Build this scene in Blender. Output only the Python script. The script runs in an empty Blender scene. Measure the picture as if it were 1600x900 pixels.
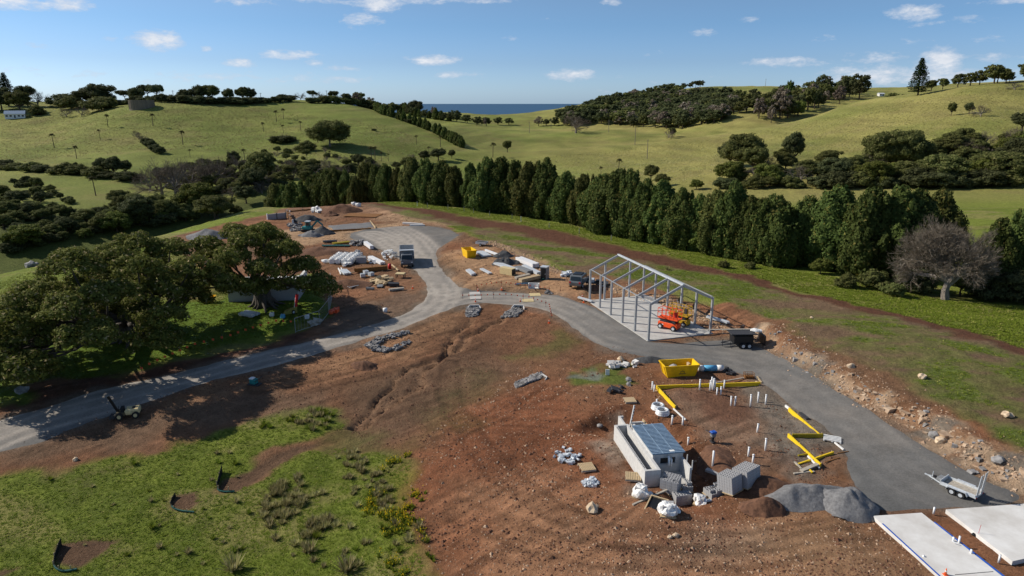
import bpy, bmesh, math, random
import numpy as np
from mathutils import Vector, Matrix

R = math.radians
S = bpy.context.scene
rng = random.Random(7)
# ------------------------------------------------------------------ camera
CAM_H = 26.0
FPX = 1062.0                      # focal length in pixels of the 1600 px wide photograph
PITCH = R(15.35)
cam_d = bpy.data.cameras.new('camera')
cam_d.sensor_width = 36.0
cam_d.lens = 36.0 * FPX / 1600.0
cam_d.clip_start = 0.5
cam_d.clip_end = 60000
cam = bpy.data.objects.new('camera', cam_d)
S.collection.objects.link(cam)
cam.location = (0, 0, CAM_H)
cam.rotation_euler = (R(90) - PITCH, 0, 0)
S.camera = cam
# ------------------------------------------------------------------ light
S.view_settings.view_transform = 'Standard'
S.view_settings.look = 'None'
S.view_settings.exposure = 0.28
S.view_settings.gamma = 1.0
SUN_EL = R(35)
SUN_DIR = Vector((-math.cos(R(15)), math.sin(R(15)), 0)) * math.cos(SUN_EL) + Vector((0, 0, math.sin(SUN_EL)))  # towards the sun
sd = bpy.data.lights.new('sun', 'SUN')
sd.energy = 4.4
sd.angle = R(0.53)
sd.color = (1.0, 0.92, 0.80)
sun = bpy.data.objects.new('sun', sd)
S.collection.objects.link(sun)
sun.rotation_euler = SUN_DIR.to_track_quat('Z', 'Y').to_euler()
sun.location = (0, 0, 120)

W = bpy.data.worlds.new('World'); S.world = W; W.use_nodes = True
nt = W.node_tree; nt.nodes.clear()
def N(t, kind, **kw):
    n = t.nodes.new(kind)
    for k, v in kw.items():
        setattr(n, k, v)
    return n
def setin(n, **kw):
    for k, v in kw.items():
        n.inputs[k.replace('_', ' ')].default_value = v
out = N(nt, 'ShaderNodeOutputWorld'); bg = N(nt, 'ShaderNodeBackground')
sky = N(nt, 'ShaderNodeTexSky')
sky.sky_type = 'NISHITA'; sky.sun_disc = False
sky.sun_elevation = SUN_EL
sky.sun_rotation = math.atan2(SUN_DIR.x, SUN_DIR.y)
sky.altitude = 120; sky.air_density = 1.0; sky.dust_density = 0.6; sky.ozone_density = 2.2
bg.inputs['Strength'].default_value = 0.073
nt.links.new(bg.outputs[0], out.inputs[0])

def pix_dir(u, v):
    x = (u - 800) / FPX; y = (450 - v) / FPX
    c, s = math.cos(PITCH), math.sin(PITCH)
    return Vector((x, c + y * s, -s + y * c))
# clouds: soft ragged puffs in the sky, each around its own direction
CLOUDS = [  # azimuth/elevation measured as (u, v, half width, half height, strength)
    (247,64,30,15,1.0),(568,32,36,13,.75),(30,5,50,9,.9),(105,5,34,10,.9),(385,3,40,5,.7),(500,2,60,4,.6),(595,5,38,13,.95),(650,1,45,6,.8),(740,0,60,5,.75),
    (448,85,40,7,.95),(490,98,14,6,.8),(375,99,20,7,.9),(320,76,9,5,.6),(322,118,110,9,.5),(420,123,120,9,.45),
    (535,108,24,6,.65),(672,94,42,8,.9),(704,117,28,6,.75),(755,117,22,8,.4),(530,124,60,6,.6),(140,118,28,7,.45),(40,111,45,10,.4),
    (892,117,34,10,.95),(940,121,40,5,.5),(1012,83,44,10,.3),(955,4,16,5,.7),(1430,20,34,11,.8),(1480,35,60,6,.4),(1425,65,40,6,.35),
    (1236,97,62,8,.75),(1360,92,60,12,.5),(1468,98,27,19,1.0),(1540,92,70,10,.5),(1385,118,90,14,.85),(1490,122,110,13,.7),
    (1570,62,40,8,.45),(1585,1,50,4,.7),(950,144,70,5,.3),(660,130,130,4,.16),(1300,132,60,8,.5),(230,126,90,6,.4),(160,60,16,5,.5),(600,70,14,4,.5),(800,60,18,5,.45),(1100,50,24,6,.5),(1180,30,20,5,.4),(1290,60,26,6,.5),(860,30,20,5,.4),(60,70,26,6,.45),(1520,30,30,7,.5),(1110,120,40,5,.35),(760,100,16,4,.4),(1000,128,60,5,.3)]
tc = N(nt, 'ShaderNodeTexCoord')
mp = N(nt, 'ShaderNodeMapping'); mp.inputs['Scale'].default_value = (1, 1, 2.6)
nt.links.new(tc.outputs['Generated'], mp.inputs[0])
nz = N(nt, 'ShaderNodeTexNoise'); setin(nz, Scale=34.0, Detail=9.0, Roughness=0.68)
nt.links.new(mp.outputs[0], nz.inputs['Vector'])
sep = N(nt, 'ShaderNodeSeparateXYZ'); nt.links.new(tc.outputs['Generated'], sep.inputs[0])
def M(t, op, a, b=None, c=None, clamp=False):
    n = t.nodes.new('ShaderNodeMath'); n.operation = op; n.use_clamp = clamp
    for i, q in enumerate((a, b, c)):
        if q is None: continue
        if isinstance(q, (int, float)): n.inputs[i].default_value = q
        else: t.links.new(q, n.inputs[i])
    return n.outputs[0]
az = M(nt, 'ARCTAN2', sep.outputs[0], sep.outputs[1])
el = M(nt, 'ARCSINE', sep.outputs[2])
acc = None
for (u, v, hw, hh, st) in CLOUDS:
    d = pix_dir(u, v).normalized()
    a0 = math.atan2(d.x, d.y); e0 = math.asin(d.z)
    # one ellipse per cloud; the lower edge is flatter than the top
    ax = M(nt, 'MULTIPLY', M(nt, 'SUBTRACT', az, a0), FPX * .93 / (hw * 1.38))
    ey = M(nt, 'MULTIPLY', M(nt, 'SUBTRACT', el, e0), FPX * .93 / (hh * 1.3))
    r2 = M(nt, 'ADD', M(nt, 'MULTIPLY', ax, ax), M(nt, 'MULTIPLY', ey, ey))
    g = M(nt, 'MULTIPLY', M(nt, 'SUBTRACT', 1.0, r2, clamp=True), st)
    acc = g if acc is None else M(nt, 'MAXIMUM', acc, g)
# the same kind of cloud scattered over the rest of the sky, outside this view
nb = N(nt, 'ShaderNodeTexNoise'); setin(nb, Scale=3.2, Detail=3.0)
nt.links.new(mp.outputs[0], nb.inputs['Vector'])
hi = M(nt, 'MULTIPLY', M(nt, 'SUBTRACT', sep.outputs[2], .24), 6.0, clamp=True)
wide = M(nt, 'MULTIPLY', M(nt, 'MULTIPLY', M(nt, 'SUBTRACT', nb.outputs[0], .56), 6.0, clamp=True), hi)
acc = M(nt, 'MAXIMUM', acc, wide)
dens = M(nt, 'SUBTRACT', M(nt, 'MULTIPLY', acc, 1.75), M(nt, 'MULTIPLY', M(nt, 'SUBTRACT', .72, nz.outputs[0]), 3.2))
dens = M(nt, 'MULTIPLY', dens, .95, clamp=True)
nz2 = N(nt, 'ShaderNodeTexNoise'); setin(nz2, Scale=40.0, Detail=4.0)
nt.links.new(mp.outputs[0], nz2.inputs['Vector'])
ccol = N(nt, 'ShaderNodeMix', data_type='RGBA')
ccol.inputs['A'].default_value = (6.0, 6.8, 8.2, 1); ccol.inputs['B'].default_value = (11.5, 11.4, 11.4, 1)
nt.links.new(M(nt, 'MULTIPLY', dens, nz2.outputs[0], clamp=True), ccol.inputs['Factor'])
mix = N(nt, 'ShaderNodeMix', data_type='RGBA')
nt.links.new(M(nt, 'MULTIPLY', dens, .9), mix.inputs['Factor'])
tint = N(nt, 'ShaderNodeValToRGB')
cr = tint.color_ramp
for p_, c_ in ((0, (.95, 1.36, 2.25)), (.052, (.72, .98, 1.55)), (.10, (.66, .92, 1.33)), (.20, (.90, .94, .98))):
    e_ = cr.elements[0] if p_ == 0 else (cr.elements[1] if p_ == .052 else cr.elements.new(p_))
    e_.position = p_; e_.color = tuple(q / 2.5 for q in c_) + (1,)
nt.links.new(sep.outputs[2], tint.inputs[0])
tv = N(nt, 'ShaderNodeVectorMath', operation='MULTIPLY'); nt.links.new(sky.outputs[0], tv.inputs[0]); nt.links.new(tint.outputs[0], tv.inputs[1])
ts_ = N(nt, 'ShaderNodeVectorMath', operation='SCALE'); ts_.inputs['Scale'].default_value = 2.5; nt.links.new(tv.outputs[0], ts_.inputs[0])
nt.links.new(ts_.outputs[0], mix.inputs['A']); nt.links.new(ccol.outputs['Result'], mix.inputs['B'])
nt.links.new(mix.outputs['Result'], bg.inputs['Color'])

# ------------------------------------------------------------------ numeric helpers
def _hash(ix, iy, seed):
    n = (ix.astype(np.int64) * 374761393 + iy.astype(np.int64) * 668265263 + seed * 69069) & 0x7fffffff
    n = ((n ^ (n >> 13)) * 1274126177) & 0x7fffffff
    n = n ^ (n >> 16)
    return (n & 0xffff) / 65535.0
def vnoise(x, y, seed=0):
    ix = np.floor(x); iy = np.floor(y); fx = x - ix; fy = y - iy
    fx = fx * fx * (3 - 2 * fx); fy = fy * fy * (3 - 2 * fy)
    a = _hash(ix, iy, seed); b = _hash(ix + 1, iy, seed); c = _hash(ix, iy + 1, seed); d = _hash(ix + 1, iy + 1, seed)
    return (a * (1 - fx) + b * fx) * (1 - fy) + (c * (1 - fx) + d * fx) * fy
def fbm(x, y, scale, octaves=4, seed=0, gain=.5):
    x = np.asarray(x, float) / scale; y = np.asarray(y, float) / scale
    s = 0; a = 1; t = 0
    for o in range(octaves):
        s = s + a * vnoise(x + 17.3 * o, y - 9.1 * o, seed + o); t += a; a *= gain
        x, y = x * 1.93 + y * .52, y * 1.93 - x * .52
    return s / t
def sstep(e0, e1, x):
    t = np.clip((x - e0) / (e1 - e0), 0, 1); return t * t * (3 - 2 * t)
def seg_dist(x, y, pts, closed=False):
    """distance to a polyline, and position 0..1 along it"""
    best = np.full(np.shape(x), 1e9); par = np.zeros(np.shape(x))
    n = len(pts) if closed else len(pts) - 1
    L = [math.hypot(pts[(i + 1) % len(pts)][0] - pts[i][0], pts[(i + 1) % len(pts)][1] - pts[i][1]) for i in range(n)]
    T = sum(L); acc_ = 0
    for i in range(n):
        ax_, ay_ = pts[i][0], pts[i][1]; bx_, by_ = pts[(i + 1) % len(pts)][0], pts[(i + 1) % len(pts)][1]
        dx, dy = bx_ - ax_, by_ - ay_; q = dx * dx + dy * dy + 1e-9
        t = np.clip(((x - ax_) * dx + (y - ay_) * dy) / q, 0, 1)
        d = np.hypot(x - ax_ - t * dx, y - ay_ - t * dy)
        m = d < best
        best = np.where(m, d, best); par = np.where(m, (acc_ + t * L[i]) / T, par); acc_ += L[i]
    return best, par
def inside(x, y, pts):
    c = np.zeros(np.shape(x), bool); n = len(pts)
    for i in range(n):
        x1, y1 = pts[i][0], pts[i][1]; x2, y2 = pts[(i + 1) % n][0], pts[(i + 1) % n][1]
        if y1 == y2: continue
        c ^= ((y1 > y) != (y2 > y)) & (x < (x2 - x1) * (y - y1) / (y2 - y1) + x1)
    return c
def sdf(x, y, pts, reach=30):
    """signed distance to a polygon, positive inside; only computed near it"""
    x = np.asarray(x, float); y = np.asarray(y, float)
    r = np.full(x.shape, -float(reach))
    xs = [p[0] for p in pts]; ys = [p[1] for p in pts]
    m = (x > min(xs) - reach) & (x < max(xs) + reach) & (y > min(ys) - reach) & (y < max(ys) + reach)
    if not m.any(): return r
    d, _ = seg_dist(x[m], y[m], pts, True)
    r[m] = np.where(inside(x[m], y[m], pts), d, -d)
    return r
def smooth_poly(pts, it=2):
    for _ in range(it):
        q = []
        n = len(pts)
        for i in range(n):
            a = pts[i]; b = pts[(i + 1) % n]
            q.append((a[0] * .75 + b[0] * .25, a[1] * .75 + b[1] * .25)); q.append((a[0] * .25 + b[0] * .75, a[1] * .25 + b[1] * .75))
        pts = q
    return pts
def smooth_line(pts, it=2):
    for _ in range(it):
        q = [pts[0]]
        for a, b in zip(pts[:-1], pts[1:]):
            q.append((a[0] * .75 + b[0] * .25, a[1] * .75 + b[1] * .25)); q.append((a[0] * .25 + b[0] * .75, a[1] * .25 + b[1] * .75))
        q.append(pts[-1]); pts = q
    return pts

# ------------------------------------------------------------------ lie of the land
def at_z(u, v, z):
    d = pix_dir(u, v); t = (z - CAM_H) / d.z
    return (d.x * t, d.y * t, z)
def at_Y(u, v, Y):
    d = pix_dir(u, v); t = Y / d.y
    return (d.x * t, Y, CAM_H + d.z * t)
ctrl = []
for u, v, z in [
    (0,665,-1.5),(-150,700,-1.9),(0,900,-3.6),(-200,900,-4),(250,900,-3.6),(500,900,-2.7),(700,900,-1.4),(300,760,-2.8),(540,680,-2.1),(100,720,-2.4),(-150,760,-2.8),
    (650,720,-1.5),(800,800,-.7),(900,900,-.4),(1100,880,0),(1400,860,0),(1600,890,0),(1800,890,0),(980,740,0),(1200,700,0),(1080,600,0),(900,620,-.2),(700,560,-1.0),
    (620,600,-1.6),(740,520,-.9),(820,520,-.6),(740,465,0),(860,465,0),(660,480,-.1),(560,530,-.4),(400,580,-.8),(200,620,-1.2),(200,530,-.6),(0,560,-.7),(-200,560,-.8),
    (330,480,0),(440,500,-.3),(600,430,0),(640,370,.1),(690,400,0),(800,420,0),(920,470,0),(1013,532,0),(1110,521,0),(1190,560,0),(1300,640,0),(1500,760,0),(1680,780,0),
    (1350,520,1.7),(1600,600,2.2),(1800,600,2.4),(1210,470,1.0),(1000,410,.6),(850,365,.4),(1460,470,.7),(1700,490,.5),(1320,425,.2),(1200,400,0),(1000,365,0),(800,335,0),
    (640,316,0),(560,318,.4),(450,330,0),(400,326,-.2),(200,378,-.8),(0,432,-1.5),(-250,500,-1.5),(100,440,-.2),(300,380,.3),(470,350,.2)]:
    ctrl.append(at_z(u, v, z))
for u, v, Y in [
    # left: gully and the hill behind it
    (50,350,220),(50,300,280),(200,330,240),(300,300,300),(400,285,300),(100,265,350),(100,230,430),(100,200,500),(0,180,560),(0,163,620),(-150,165,620),(-150,230,430),
    (-150,300,280),(-150,350,220),(220,168,520),(220,200,470),(220,240,400),(220,161,590),(400,158,600),(500,158,620),(400,200,500),(400,240,410),(500,230,420),(500,190,520),(600,215,460),
    (560,166,640),(600,176,620),(640,190,560),(660,225,460),(620,250,400),(725,238,450),(680,250,420),(540,262,360),
    # centre
    (680,195,700),(650,183,800),(740,198,720),(760,222,560),(740,176,900),(700,176,930),(800,180,930),(850,238,470),(770,246,440),(850,262,400),(850,216,600),(800,205,680),(950,205,640),
    (900,232,480),(1000,226,480),(950,262,380),(1000,215,600),(1050,205,660),(880,188,820),
    # right hill
    (1100,214,480),(1200,199,490),(1280,181,480),(1340,158,480),(1436,148,450),(1500,138,440),(1600,129,430),(1750,110,430),(1100,240,420),(1200,240,360),(1300,245,330),(1300,200,410),
    (1400,200,370),(1500,200,340),(1600,190,340),(1750,190,340),(1600,250,285),(1450,260,285),(1750,260,270),(1100,275,300),(1000,290,300),(1300,293,255),(1500,292,245),(1700,290,235),
    (1150,325,190),(1350,330,180),(1550,335,165),(1750,340,160),
    # the wooded hill behind
    (1150,183,640),(1150,172,700),(1250,176,650),(1000,195,740),(900,180,830),(900,167,1000),(1000,150,1000),(1060,139,980),(1130,135,980),(1200,137,980),(1300,140,980),(1450,135,900),
    (1130,150,860),(1050,165,860),(820,177,960),(1700,120,900)]:
    ctrl.append(at_Y(u, v, Y))
ctrl += [(-150,180,-20),(-118,205,-19),(-95,235,-17),(-40,275,-14),(20,280,-12),(-70,195,-9),(-98,150,-11),(-48,215,-9),(-120,120,-12),(60,240,-8),(-10,230,-8),(0,205,-3),(90,170,-2),
         (90,560,-9),(150,580,-5),(240,600,3),(350,620,16),(430,600,28),(10,520,-12),(560,700,30),
         (0,1150,-30),(-150,1100,-25),(100,1300,-45),(-500,900,8),(-800,1000,0),(-500,1500,-50),(400,1600,-30),(900,1500,-10),(1500,1200,10),(0,1700,-85),(0,2600,-100),(-1200,2600,-100),(1500,2700,-90),
         (-1200,900,0),(-700,400,5),(600,420,55),(700,250,10),(-60,10,-4),(60,10,0),(0,-40,-2),(-150,-40,-6),(150,-40,1),(-140,60,-4),(140,60,1.5),(160,110,1.5),(200,10,1)]
CP = np.array(ctrl)
def warp(x, y):
    r = np.sqrt(x * x + (y + 60.0) ** 2) + 25.0
    return np.stack([np.arctan2(x, y + 60.0) * 1.0, np.log(r)], -1)
def _tps_fit():
    A = warp(CP[:, 0], CP[:, 1]); n = len(A)
    d = np.linalg.norm(A[:, None] - A[None], axis=-1)
    K = d ** 2 * np.log(d + 1e-12) + np.eye(n) * 2e-5
    P_ = np.concatenate([np.ones((n, 1)), A], 1)
    Mx = np.zeros((n + 3, n + 3)); Mx[:n, :n] = K; Mx[:n, n:] = P_; Mx[n:, :n] = P_.T
    w = np.linalg.solve(Mx, np.concatenate([CP[:, 2], np.zeros(3)]))
    return A, w
_TA, _TW = _tps_fit()
def base_h(x, y):
    x = np.asarray(x, float); y = np.asarray(y, float); sh = x.shape
    q = warp(x.ravel(), y.ravel()); o = np.empty(len(q))
    for i in range(0, len(q), 20000):
        b = q[i:i + 20000]
        d2 = ((b[:, None] - _TA[None]) ** 2).sum(-1)
        o[i:i + 20000] = (d2 * .5 * np.log(d2 + 1e-18)) @ _TW[:-3] + _TW[-3] + b @ _TW[-2:]
    return o.reshape(sh)
FLATS = []               # building pads: (outline, level, width of the batter)
FEATURES = []            # functions (x, y) -> added height
def height(x, y):
    x = np.asarray(x, float); y = np.asarray(y, float)
    h = base_h(x, y)
    for f in FEATURES: h = h + f(x, y)
    for poly, z, soft in FLATS:
        m = sstep(-soft, 0, sdf(x, y, poly, soft + 1)); h = h * (1 - m) + z * m
    return h
def hz(x, y): return float(height(np.array([x]), np.array([y]))[0])
def ground_at(u, v):
    """where the line of sight of a point measured in the photograph meets the land"""
    d = pix_dir(u, v)
    ts = np.geomspace(20, 3000, 900)
    g = CAM_H + d.z * ts - height(d.x * ts, d.y * ts)
    i = int(np.argmax(g < 0))
    if g[i] >= 0:                       # just above a crest: take the nearest approach
        i = int(np.argmin(np.where(ts < 1150, g / ts, 9)))
        return (d.x * ts[i], d.y * ts[i], CAM_H + d.z * ts[i] - g[i])
    a, b = ts[max(i - 1, 0)], ts[i]
    tt = np.linspace(a, b, 24)
    g = CAM_H + d.z * tt - height(d.x * tt, d.y * tt)
    j = int(np.argmax(g < 0)) if (g < 0).any() else 23
    if j > 0:
        t = tt[j - 1] + (tt[j] - tt[j - 1]) * g[j - 1] / (g[j - 1] - g[j] + 1e-12)
    else: t = tt[0]
    return (d.x * t, d.y * t, CAM_H + d.z * t)
def flat(pts):           # a list of photo points -> places on the land
    return [ground_at(*p)[:2] for p in pts]

# ------------------------------------------------------------------ places on the land (measured corner by corner)
def P(*pts): return flat(pts)
ROAD = smooth_poly(P((-60,690),(0,655),(60,642),(130,618),(200,600),(300,578),(400,551),(480,534),(560,515),(610,500),(650,482),(668,465),(668,445),(655,428),(640,415),(622,404),(600,392),(570,381),
    (545,372),(548,364),(570,359),(610,354),(660,352),(700,357),(718,366),(712,374),(690,384),(680,395),(682,408),(692,425),(708,440),(722,452),(745,456),(800,457),(850,460),(880,463),(905,472),(930,482),
    (960,499),(985,515),(1013,533),(1060,538),(1110,532),(1150,531),(1185,540),(1215,556),(1250,575),(1290,598),(1330,622),(1380,655),(1430,688),(1480,718),(1540,752),(1590,771),(1592,784),(1560,793),(1480,796),
    (1430,797),(1380,799),(1358,780),(1330,755),(1322,720),(1320,700),(1300,680),(1270,655),(1240,635),(1212,613),(1180,592),(1140,578),(1100,568),(1060,561),(1010,558),(975,553),(950,545),(915,527),
    (895,510),(870,492),(845,482),(800,476),(760,473),(725,474),(700,484),(660,500),(620,517),(560,533),(500,552),(450,565),(400,580),(340,592),(300,604),(260,620),(220,632),(150,655),(90,680),(60,694),(0,705),(-60,720)), 1)
DIRT = [P((-200,800),(-60,770),(0,745),(60,732),(130,722),(220,708),(300,682),(400,648),(470,633),(535,640),(548,655),(540,672),(505,682),(470,690),(440,700),(400,722),(345,760),(350,768),(400,750),(440,720),
      (500,706),(560,704),(640,702),(662,735),(655,790),(650,830),(684,860),(690,905),(700,960),(1100,1000),(1700,1000),(1700,800),(1600,745),(1560,700),(1500,660),(1430,630),(1400,600),(1330,570),(1250,535),(1215,505),
      (1180,490),(1150,470),(1112,480),(1060,466),(1000,440),(900,425),(860,420),(800,396),(750,375),(710,358),(690,350),(640,346),(600,320),(540,316),(450,325),(420,335),(330,356),(270,368),(268,385),(330,440),(400,440),
      (505,425),(500,470),(520,495),(480,520),(380,545),(300,560),(240,575),(180,590),(100,597),(60,590),(30,610),(60,625),(0,640),(-200,680))]
ALLSITE = DIRT[0]
HYDRO = P((560,319),(620,322),(700,335),(800,352),(900,378),(1000,398),(1100,420),(1200,445),(1300,470),(1400,500),(1500,525),(1600,555),(1800,600),(1800,760),(1600,745),(1560,700),(1500,660),(1430,630),
     (1400,600),(1330,570),(1250,535),(1215,505),(1180,490),(1140,468),(1100,455),(1040,450),(1000,440),(900,425),(860,410),(800,390),(750,372),(710,350),(640,340),(600,328))
BROWNLINE = P((560,318),(640,326),(720,342),(830,360),(900,378),(980,395),(1050,410),(1120,424),(1200,444),(1290,468),(1360,487),(1440,508),(1520,530),(1600,552),(1700,580))
ROCKLINE = P((1180,520),(1215,555),(1260,580),(1300,600),(1340,625),(1380,645),(1420,665),(1460,685),(1500,718),(1545,742),(1600,770))
RILLS = [P((733,500),(720,520),(700,540),(665,565),(620,590),(590,620),(565,650),(545,668)), P((790,495),(765,512),(735,525),(715,545),(680,570),(655,590),(640,615),(600,640),(575,665)),
         P((660,575),(640,600),(600,632),(590,645)), P((860,600),(840,615),(820,630))]
PADCUT = P((675,386),(684,410),(700,432),(722,452),(760,456),(830,458))
TRENCH = P((1050,672),(1075,700),(1110,735),(1122,752))
BASIN = P((1150,680),(1120,640),(1060,625),(1040,610),(1100,605),(1185,603),(1225,640),(1260,700),(1230,730))
_pad_poly = P((682,398),(700,432),(724,455),(860,459),(905,470),(925,460),(900,430),(850,415),(800,395),(750,375),(715,368),(690,385))
BLD_TRENCH = P((905,672),(935,655),(985,648),(1040,662),(1062,672),(1085,700),(1128,742),(1128,765),(1070,790),(1050,780),(1040,700),(960,680))
FLATS += [([(15.1, 72.0), (23.2, 74.6), (18.2, 90.4), (10.1, 88.0)], -.02, 1.0)]
FLATS += [(P((1362,806),(1441,801),(1580,905),(1680,1010),(1560,1010),(1475,905)), -.05, .8), (P((1478,797),(1640,782),(1760,860),(1640,900),(1583,880)), -.05, .6)]
FLATS += [([(9.2, 42.0), (12.9, 42.6), (11.9, 50.2), (8.0, 49.6)], -.15, .3)]
FLATS += [([(x_ - 34.0, y_ + 91.0) for x_, y_ in ((-7, -4.5), (6.5, -4.5), (6.5, 4.5), (-7, 4.5))], -.1, 1.0)]
_fc = {}
def features(x, y):
    r = np.zeros(np.shape(x))
    near = (y > 20) & (y < 260) & (np.abs(x) < 160)
    if not near.any(): return r
    X, Y = x[near], y[near]; q = np.zeros(len(X))
    # rock cut on the uphill side of the road
    d, _ = seg_dist(X, Y, ROCKLINE)
    side = np.where(X + 0 > np.interp(Y, [p[1] for p in ROCKLINE][::-1], [p[0] for p in ROCKLINE][::-1]), 1, -1)
    e = sstep(.1, 1.6, d * side + .5 * (fbm(X, Y, 2.2, 3, 5) - .5) * 2) * .85 * np.exp(-np.maximum(d * side, 0) / 14)
    ym = sstep(min(p[1] for p in ROCKLINE) - 4, min(p[1] for p in ROCKLINE), Y) * (1 - sstep(72, 80, Y))
    q += e * ym * (1 + .5 * fbm(X, Y, 1.1, 3, 8))
    # pad standing above the road
    s = sdf(X, Y, _pad_poly)
    q += .45 * sstep(-.1, 1.0, s) * np.exp(-np.maximum(s, 0) / 30)
    # rills washed into the red slope
    for i, rl in enumerate(RILLS):
        wx = X + (fbm(X, Y, 3.5, 4, 31 + i) - .5) * 3.4; wy = Y + (fbm(X, Y, 3.5, 4, 47 + i) - .5) * 3.4
        d, t = seg_dist(wx, wy, rl)
        q -= (.50 if i < 2 else .3) * np.maximum(0, 1 - d / .55) * (.35 + 1.2 * fbm(X, Y, 1.6, 3, 60))
    # cut around the block building
    s = sdf(X, Y, BLD_TRENCH)
    q -= .8 * sstep(-.9, .9, s)
    dd = sdf(X, Y, ALLSITE, 10)
    soil = sstep(-1, 1.5, dd) * (1 - sstep(-.6, .4, sdf(X, Y, ROAD, 6)))
    q += soil * ((fbm(X, Y, 5.0, 3, 71) - .5) * .5 + (fbm(X, Y, 1.1, 3, 72) - .5) * .22)
    q += (1 - sstep(-1, 1.5, dd)) * ((fbm(X, Y, 9, 3, 75) - .5) * .7 + (fbm(X, Y, 1.3, 2, 76) - .5) * .12)
    r[near] = q
    return r
FEATURES.append(features)
def far_relief(x, y):
    a = sstep(200, 320, y)
    return a * ((fbm(x, y, 60, 3, 91) - .5) * 4.0 + (fbm(x, y, 14, 3, 92) - .5) * 1.1)
FEATURES.append(far_relief)

# ------------------------------------------------------------------ ground cover: what grows or lies where, as real surface colours
def cover(x, y):
    n = len(x)
    c = np.zeros((n, 3)); m = np.zeros((n, 3))        # m: grass, soil, stoniness
    def setc(a, col, k):
        nonlocal c, m
        a = np.clip(a, 0, 1)[:, None]
        c = c * (1 - a) + np.array(col) * a; m = m * (1 - a) + np.array(k) * a
    wx = x + (fbm(x, y, 3.0, 4, 11) - .5) * 3.2; wy = y + (fbm(x, y, 3.0, 4, 12) - .5) * 3.2
    f1 = fbm(x, y, 90, 4, 21); f2 = fbm(x, y, 12, 4, 22); f3 = fbm(x, y, 2.5, 3, 23); f4 = fbm(x, y, .8, 2, 24)
    # pasture: green on the left hill, strawy on the right hill
    t = np.clip(sstep(-40, 120, x) * .75 + (f1 - .5) * 1.1 + (f2 - .5) * .5 + .1, 0, 1)
    for k in range(3):
        c[:, k] = np.array([.175, .200, .048])[k] * (1 - t) + np.array([.290, .262, .085])[k] * t
    m[:, 0] = 1
    setc(sstep(.52, .75, f2) * .35 * (y > 150), (.20, .16, .07), (1, 0, 0))
    setc(sstep(.5, .75, fbm(x, y, 35, 4, 29)) * .45 * (y > 150), (.115, .155, .030), (1, 0, 0))
    nearm = (y < 300)
    # lush rim and lower field
    setc((1 - sstep(185, 230, y)) * (.85), (.185, .230, .034), (1, 0, 0))
    lush = (1 - sstep(170, 200, y))
    setc(lush * sstep(.45, .62, f2) * .55, (.125, .165, .022), (1, 0, 0))
    setc(lush * sstep(.50, .66, fbm(x * .8, y * 1.6, 6, 4, 26)) * .75, (.27, .245, .085), (1, 0, 0))
    setc(lush * sstep(.58, .72, f3) * .3, (.05, .085, .015), (1, 0, 0))
    # scrubby valley floors
    v = sdf(wx, wy, [(-190,150),(-100,140),(-75,185),(-50,215),(-15,225),(0,240),(-5,300),(-60,320),(-95,280),(-130,235),(-200,235)], 30)
    setc(sstep(-6, 4, v) * .75, (.06, .075, .022), (.8, .2, 0))
    # bare soils of the building site
    s = sdf(wx, wy, ALLSITE)
    red = np.array([.265, .120, .066]); brown = np.array([.205, .125, .078]); tan = np.array([.47, .29, .175])
    a = sstep(-.7, .5, s)
    tt = np.clip(.45 + (f2 - .5) * 1.8, 0, 1)[:, None]
    soil = red * (1 - tt) + brown * tt
    soil = soil * (0.78 + .45 * f3[:, None]) 
    c = c * (1 - a[:, None]) + soil * a[:, None]; m = m * (1 - a[:, None]) + np.array([0, 1, .45]) * a[:, None]
    def area(pts, col, k, al=1.0, soft=.8, noise=1.0, seed=0, scale=3.0):
        w = (fbm(x, y, scale, 4, 200 + seed) - .5) * noise * 4
        s_ = sdf(wx, wy, pts) + w
        setc(sstep(-soft, soft, s_) * al, col, k)
    # tan, washed areas
    area(P((545,420),(620,395),(665,445),(640,480),(540,470)), (.27,.145,.088), (0,1,.3), .7, 2, seed=1)
    area(P((690,395),(760,382),(860,425),(900,445),(880,458),(730,452)), tan, (0,1,.5), .75, 2, seed=2)
    area(P((430,360),(560,350),(640,347),(560,375),(480,382),(430,375)), (.50,.33,.21), (0,1,.3), .8, 1.5, seed=3)
    area(P((560,320),(640,325),(720,350),(690,352),(590,345)), (.42,.27,.175), (0,1,.4), .75, 1.5, seed=4)
    area(P((440,325),(560,318),(600,335),(500,345),(440,345)), (.27,.155,.10), (0,1,.3), .8, 1.5, seed=5)
    area(P((860,420),(950,440),(930,470),(880,462),(840,450)), (.44,.26,.155), (0,1,.5), .7, 1.5, seed=6)
    area(P((640,490),(720,480),(740,510),(640,560),(560,570),(480,600),(400,610),(300,640),(230,660),(260,630),(400,590),(560,545)), (.36,.205,.12), (0,1,.3), .75, 2, seed=7)
    area(P((760,485),(870,495),(900,530),(800,560),(700,600),(650,640),(600,680),(560,660),(640,590)), (.235,.12,.07), (0,1,.3), .85, 2, seed=8)
    area(P((540,620),(640,560),(760,540),(800,580),(700,640),(660,690),(560,690)), (.165,.105,.072), (0,1,.2), .7, 3, seed=9)
    area(P((0,700),(200,660),(330,620),(480,610),(500,640),(330,660),(200,700),(60,725),(0,740)), (.20,.13,.09), (0,1,.25), .8, 2, seed=10)
    area(P((100,597),(240,575),(380,545),(480,520),(480,538),(380,560),(240,590),(100,625),(0,650),(0,640)), (.13,.062,.042), (0,1,.2), .9, 1.0, seed=11)
    area(P((520,495),(560,470),(640,455),(665,470),(600,505),(500,535)), (.20,.135,.10), (0,1,.3), .8, 1.5, seed=12)
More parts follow.
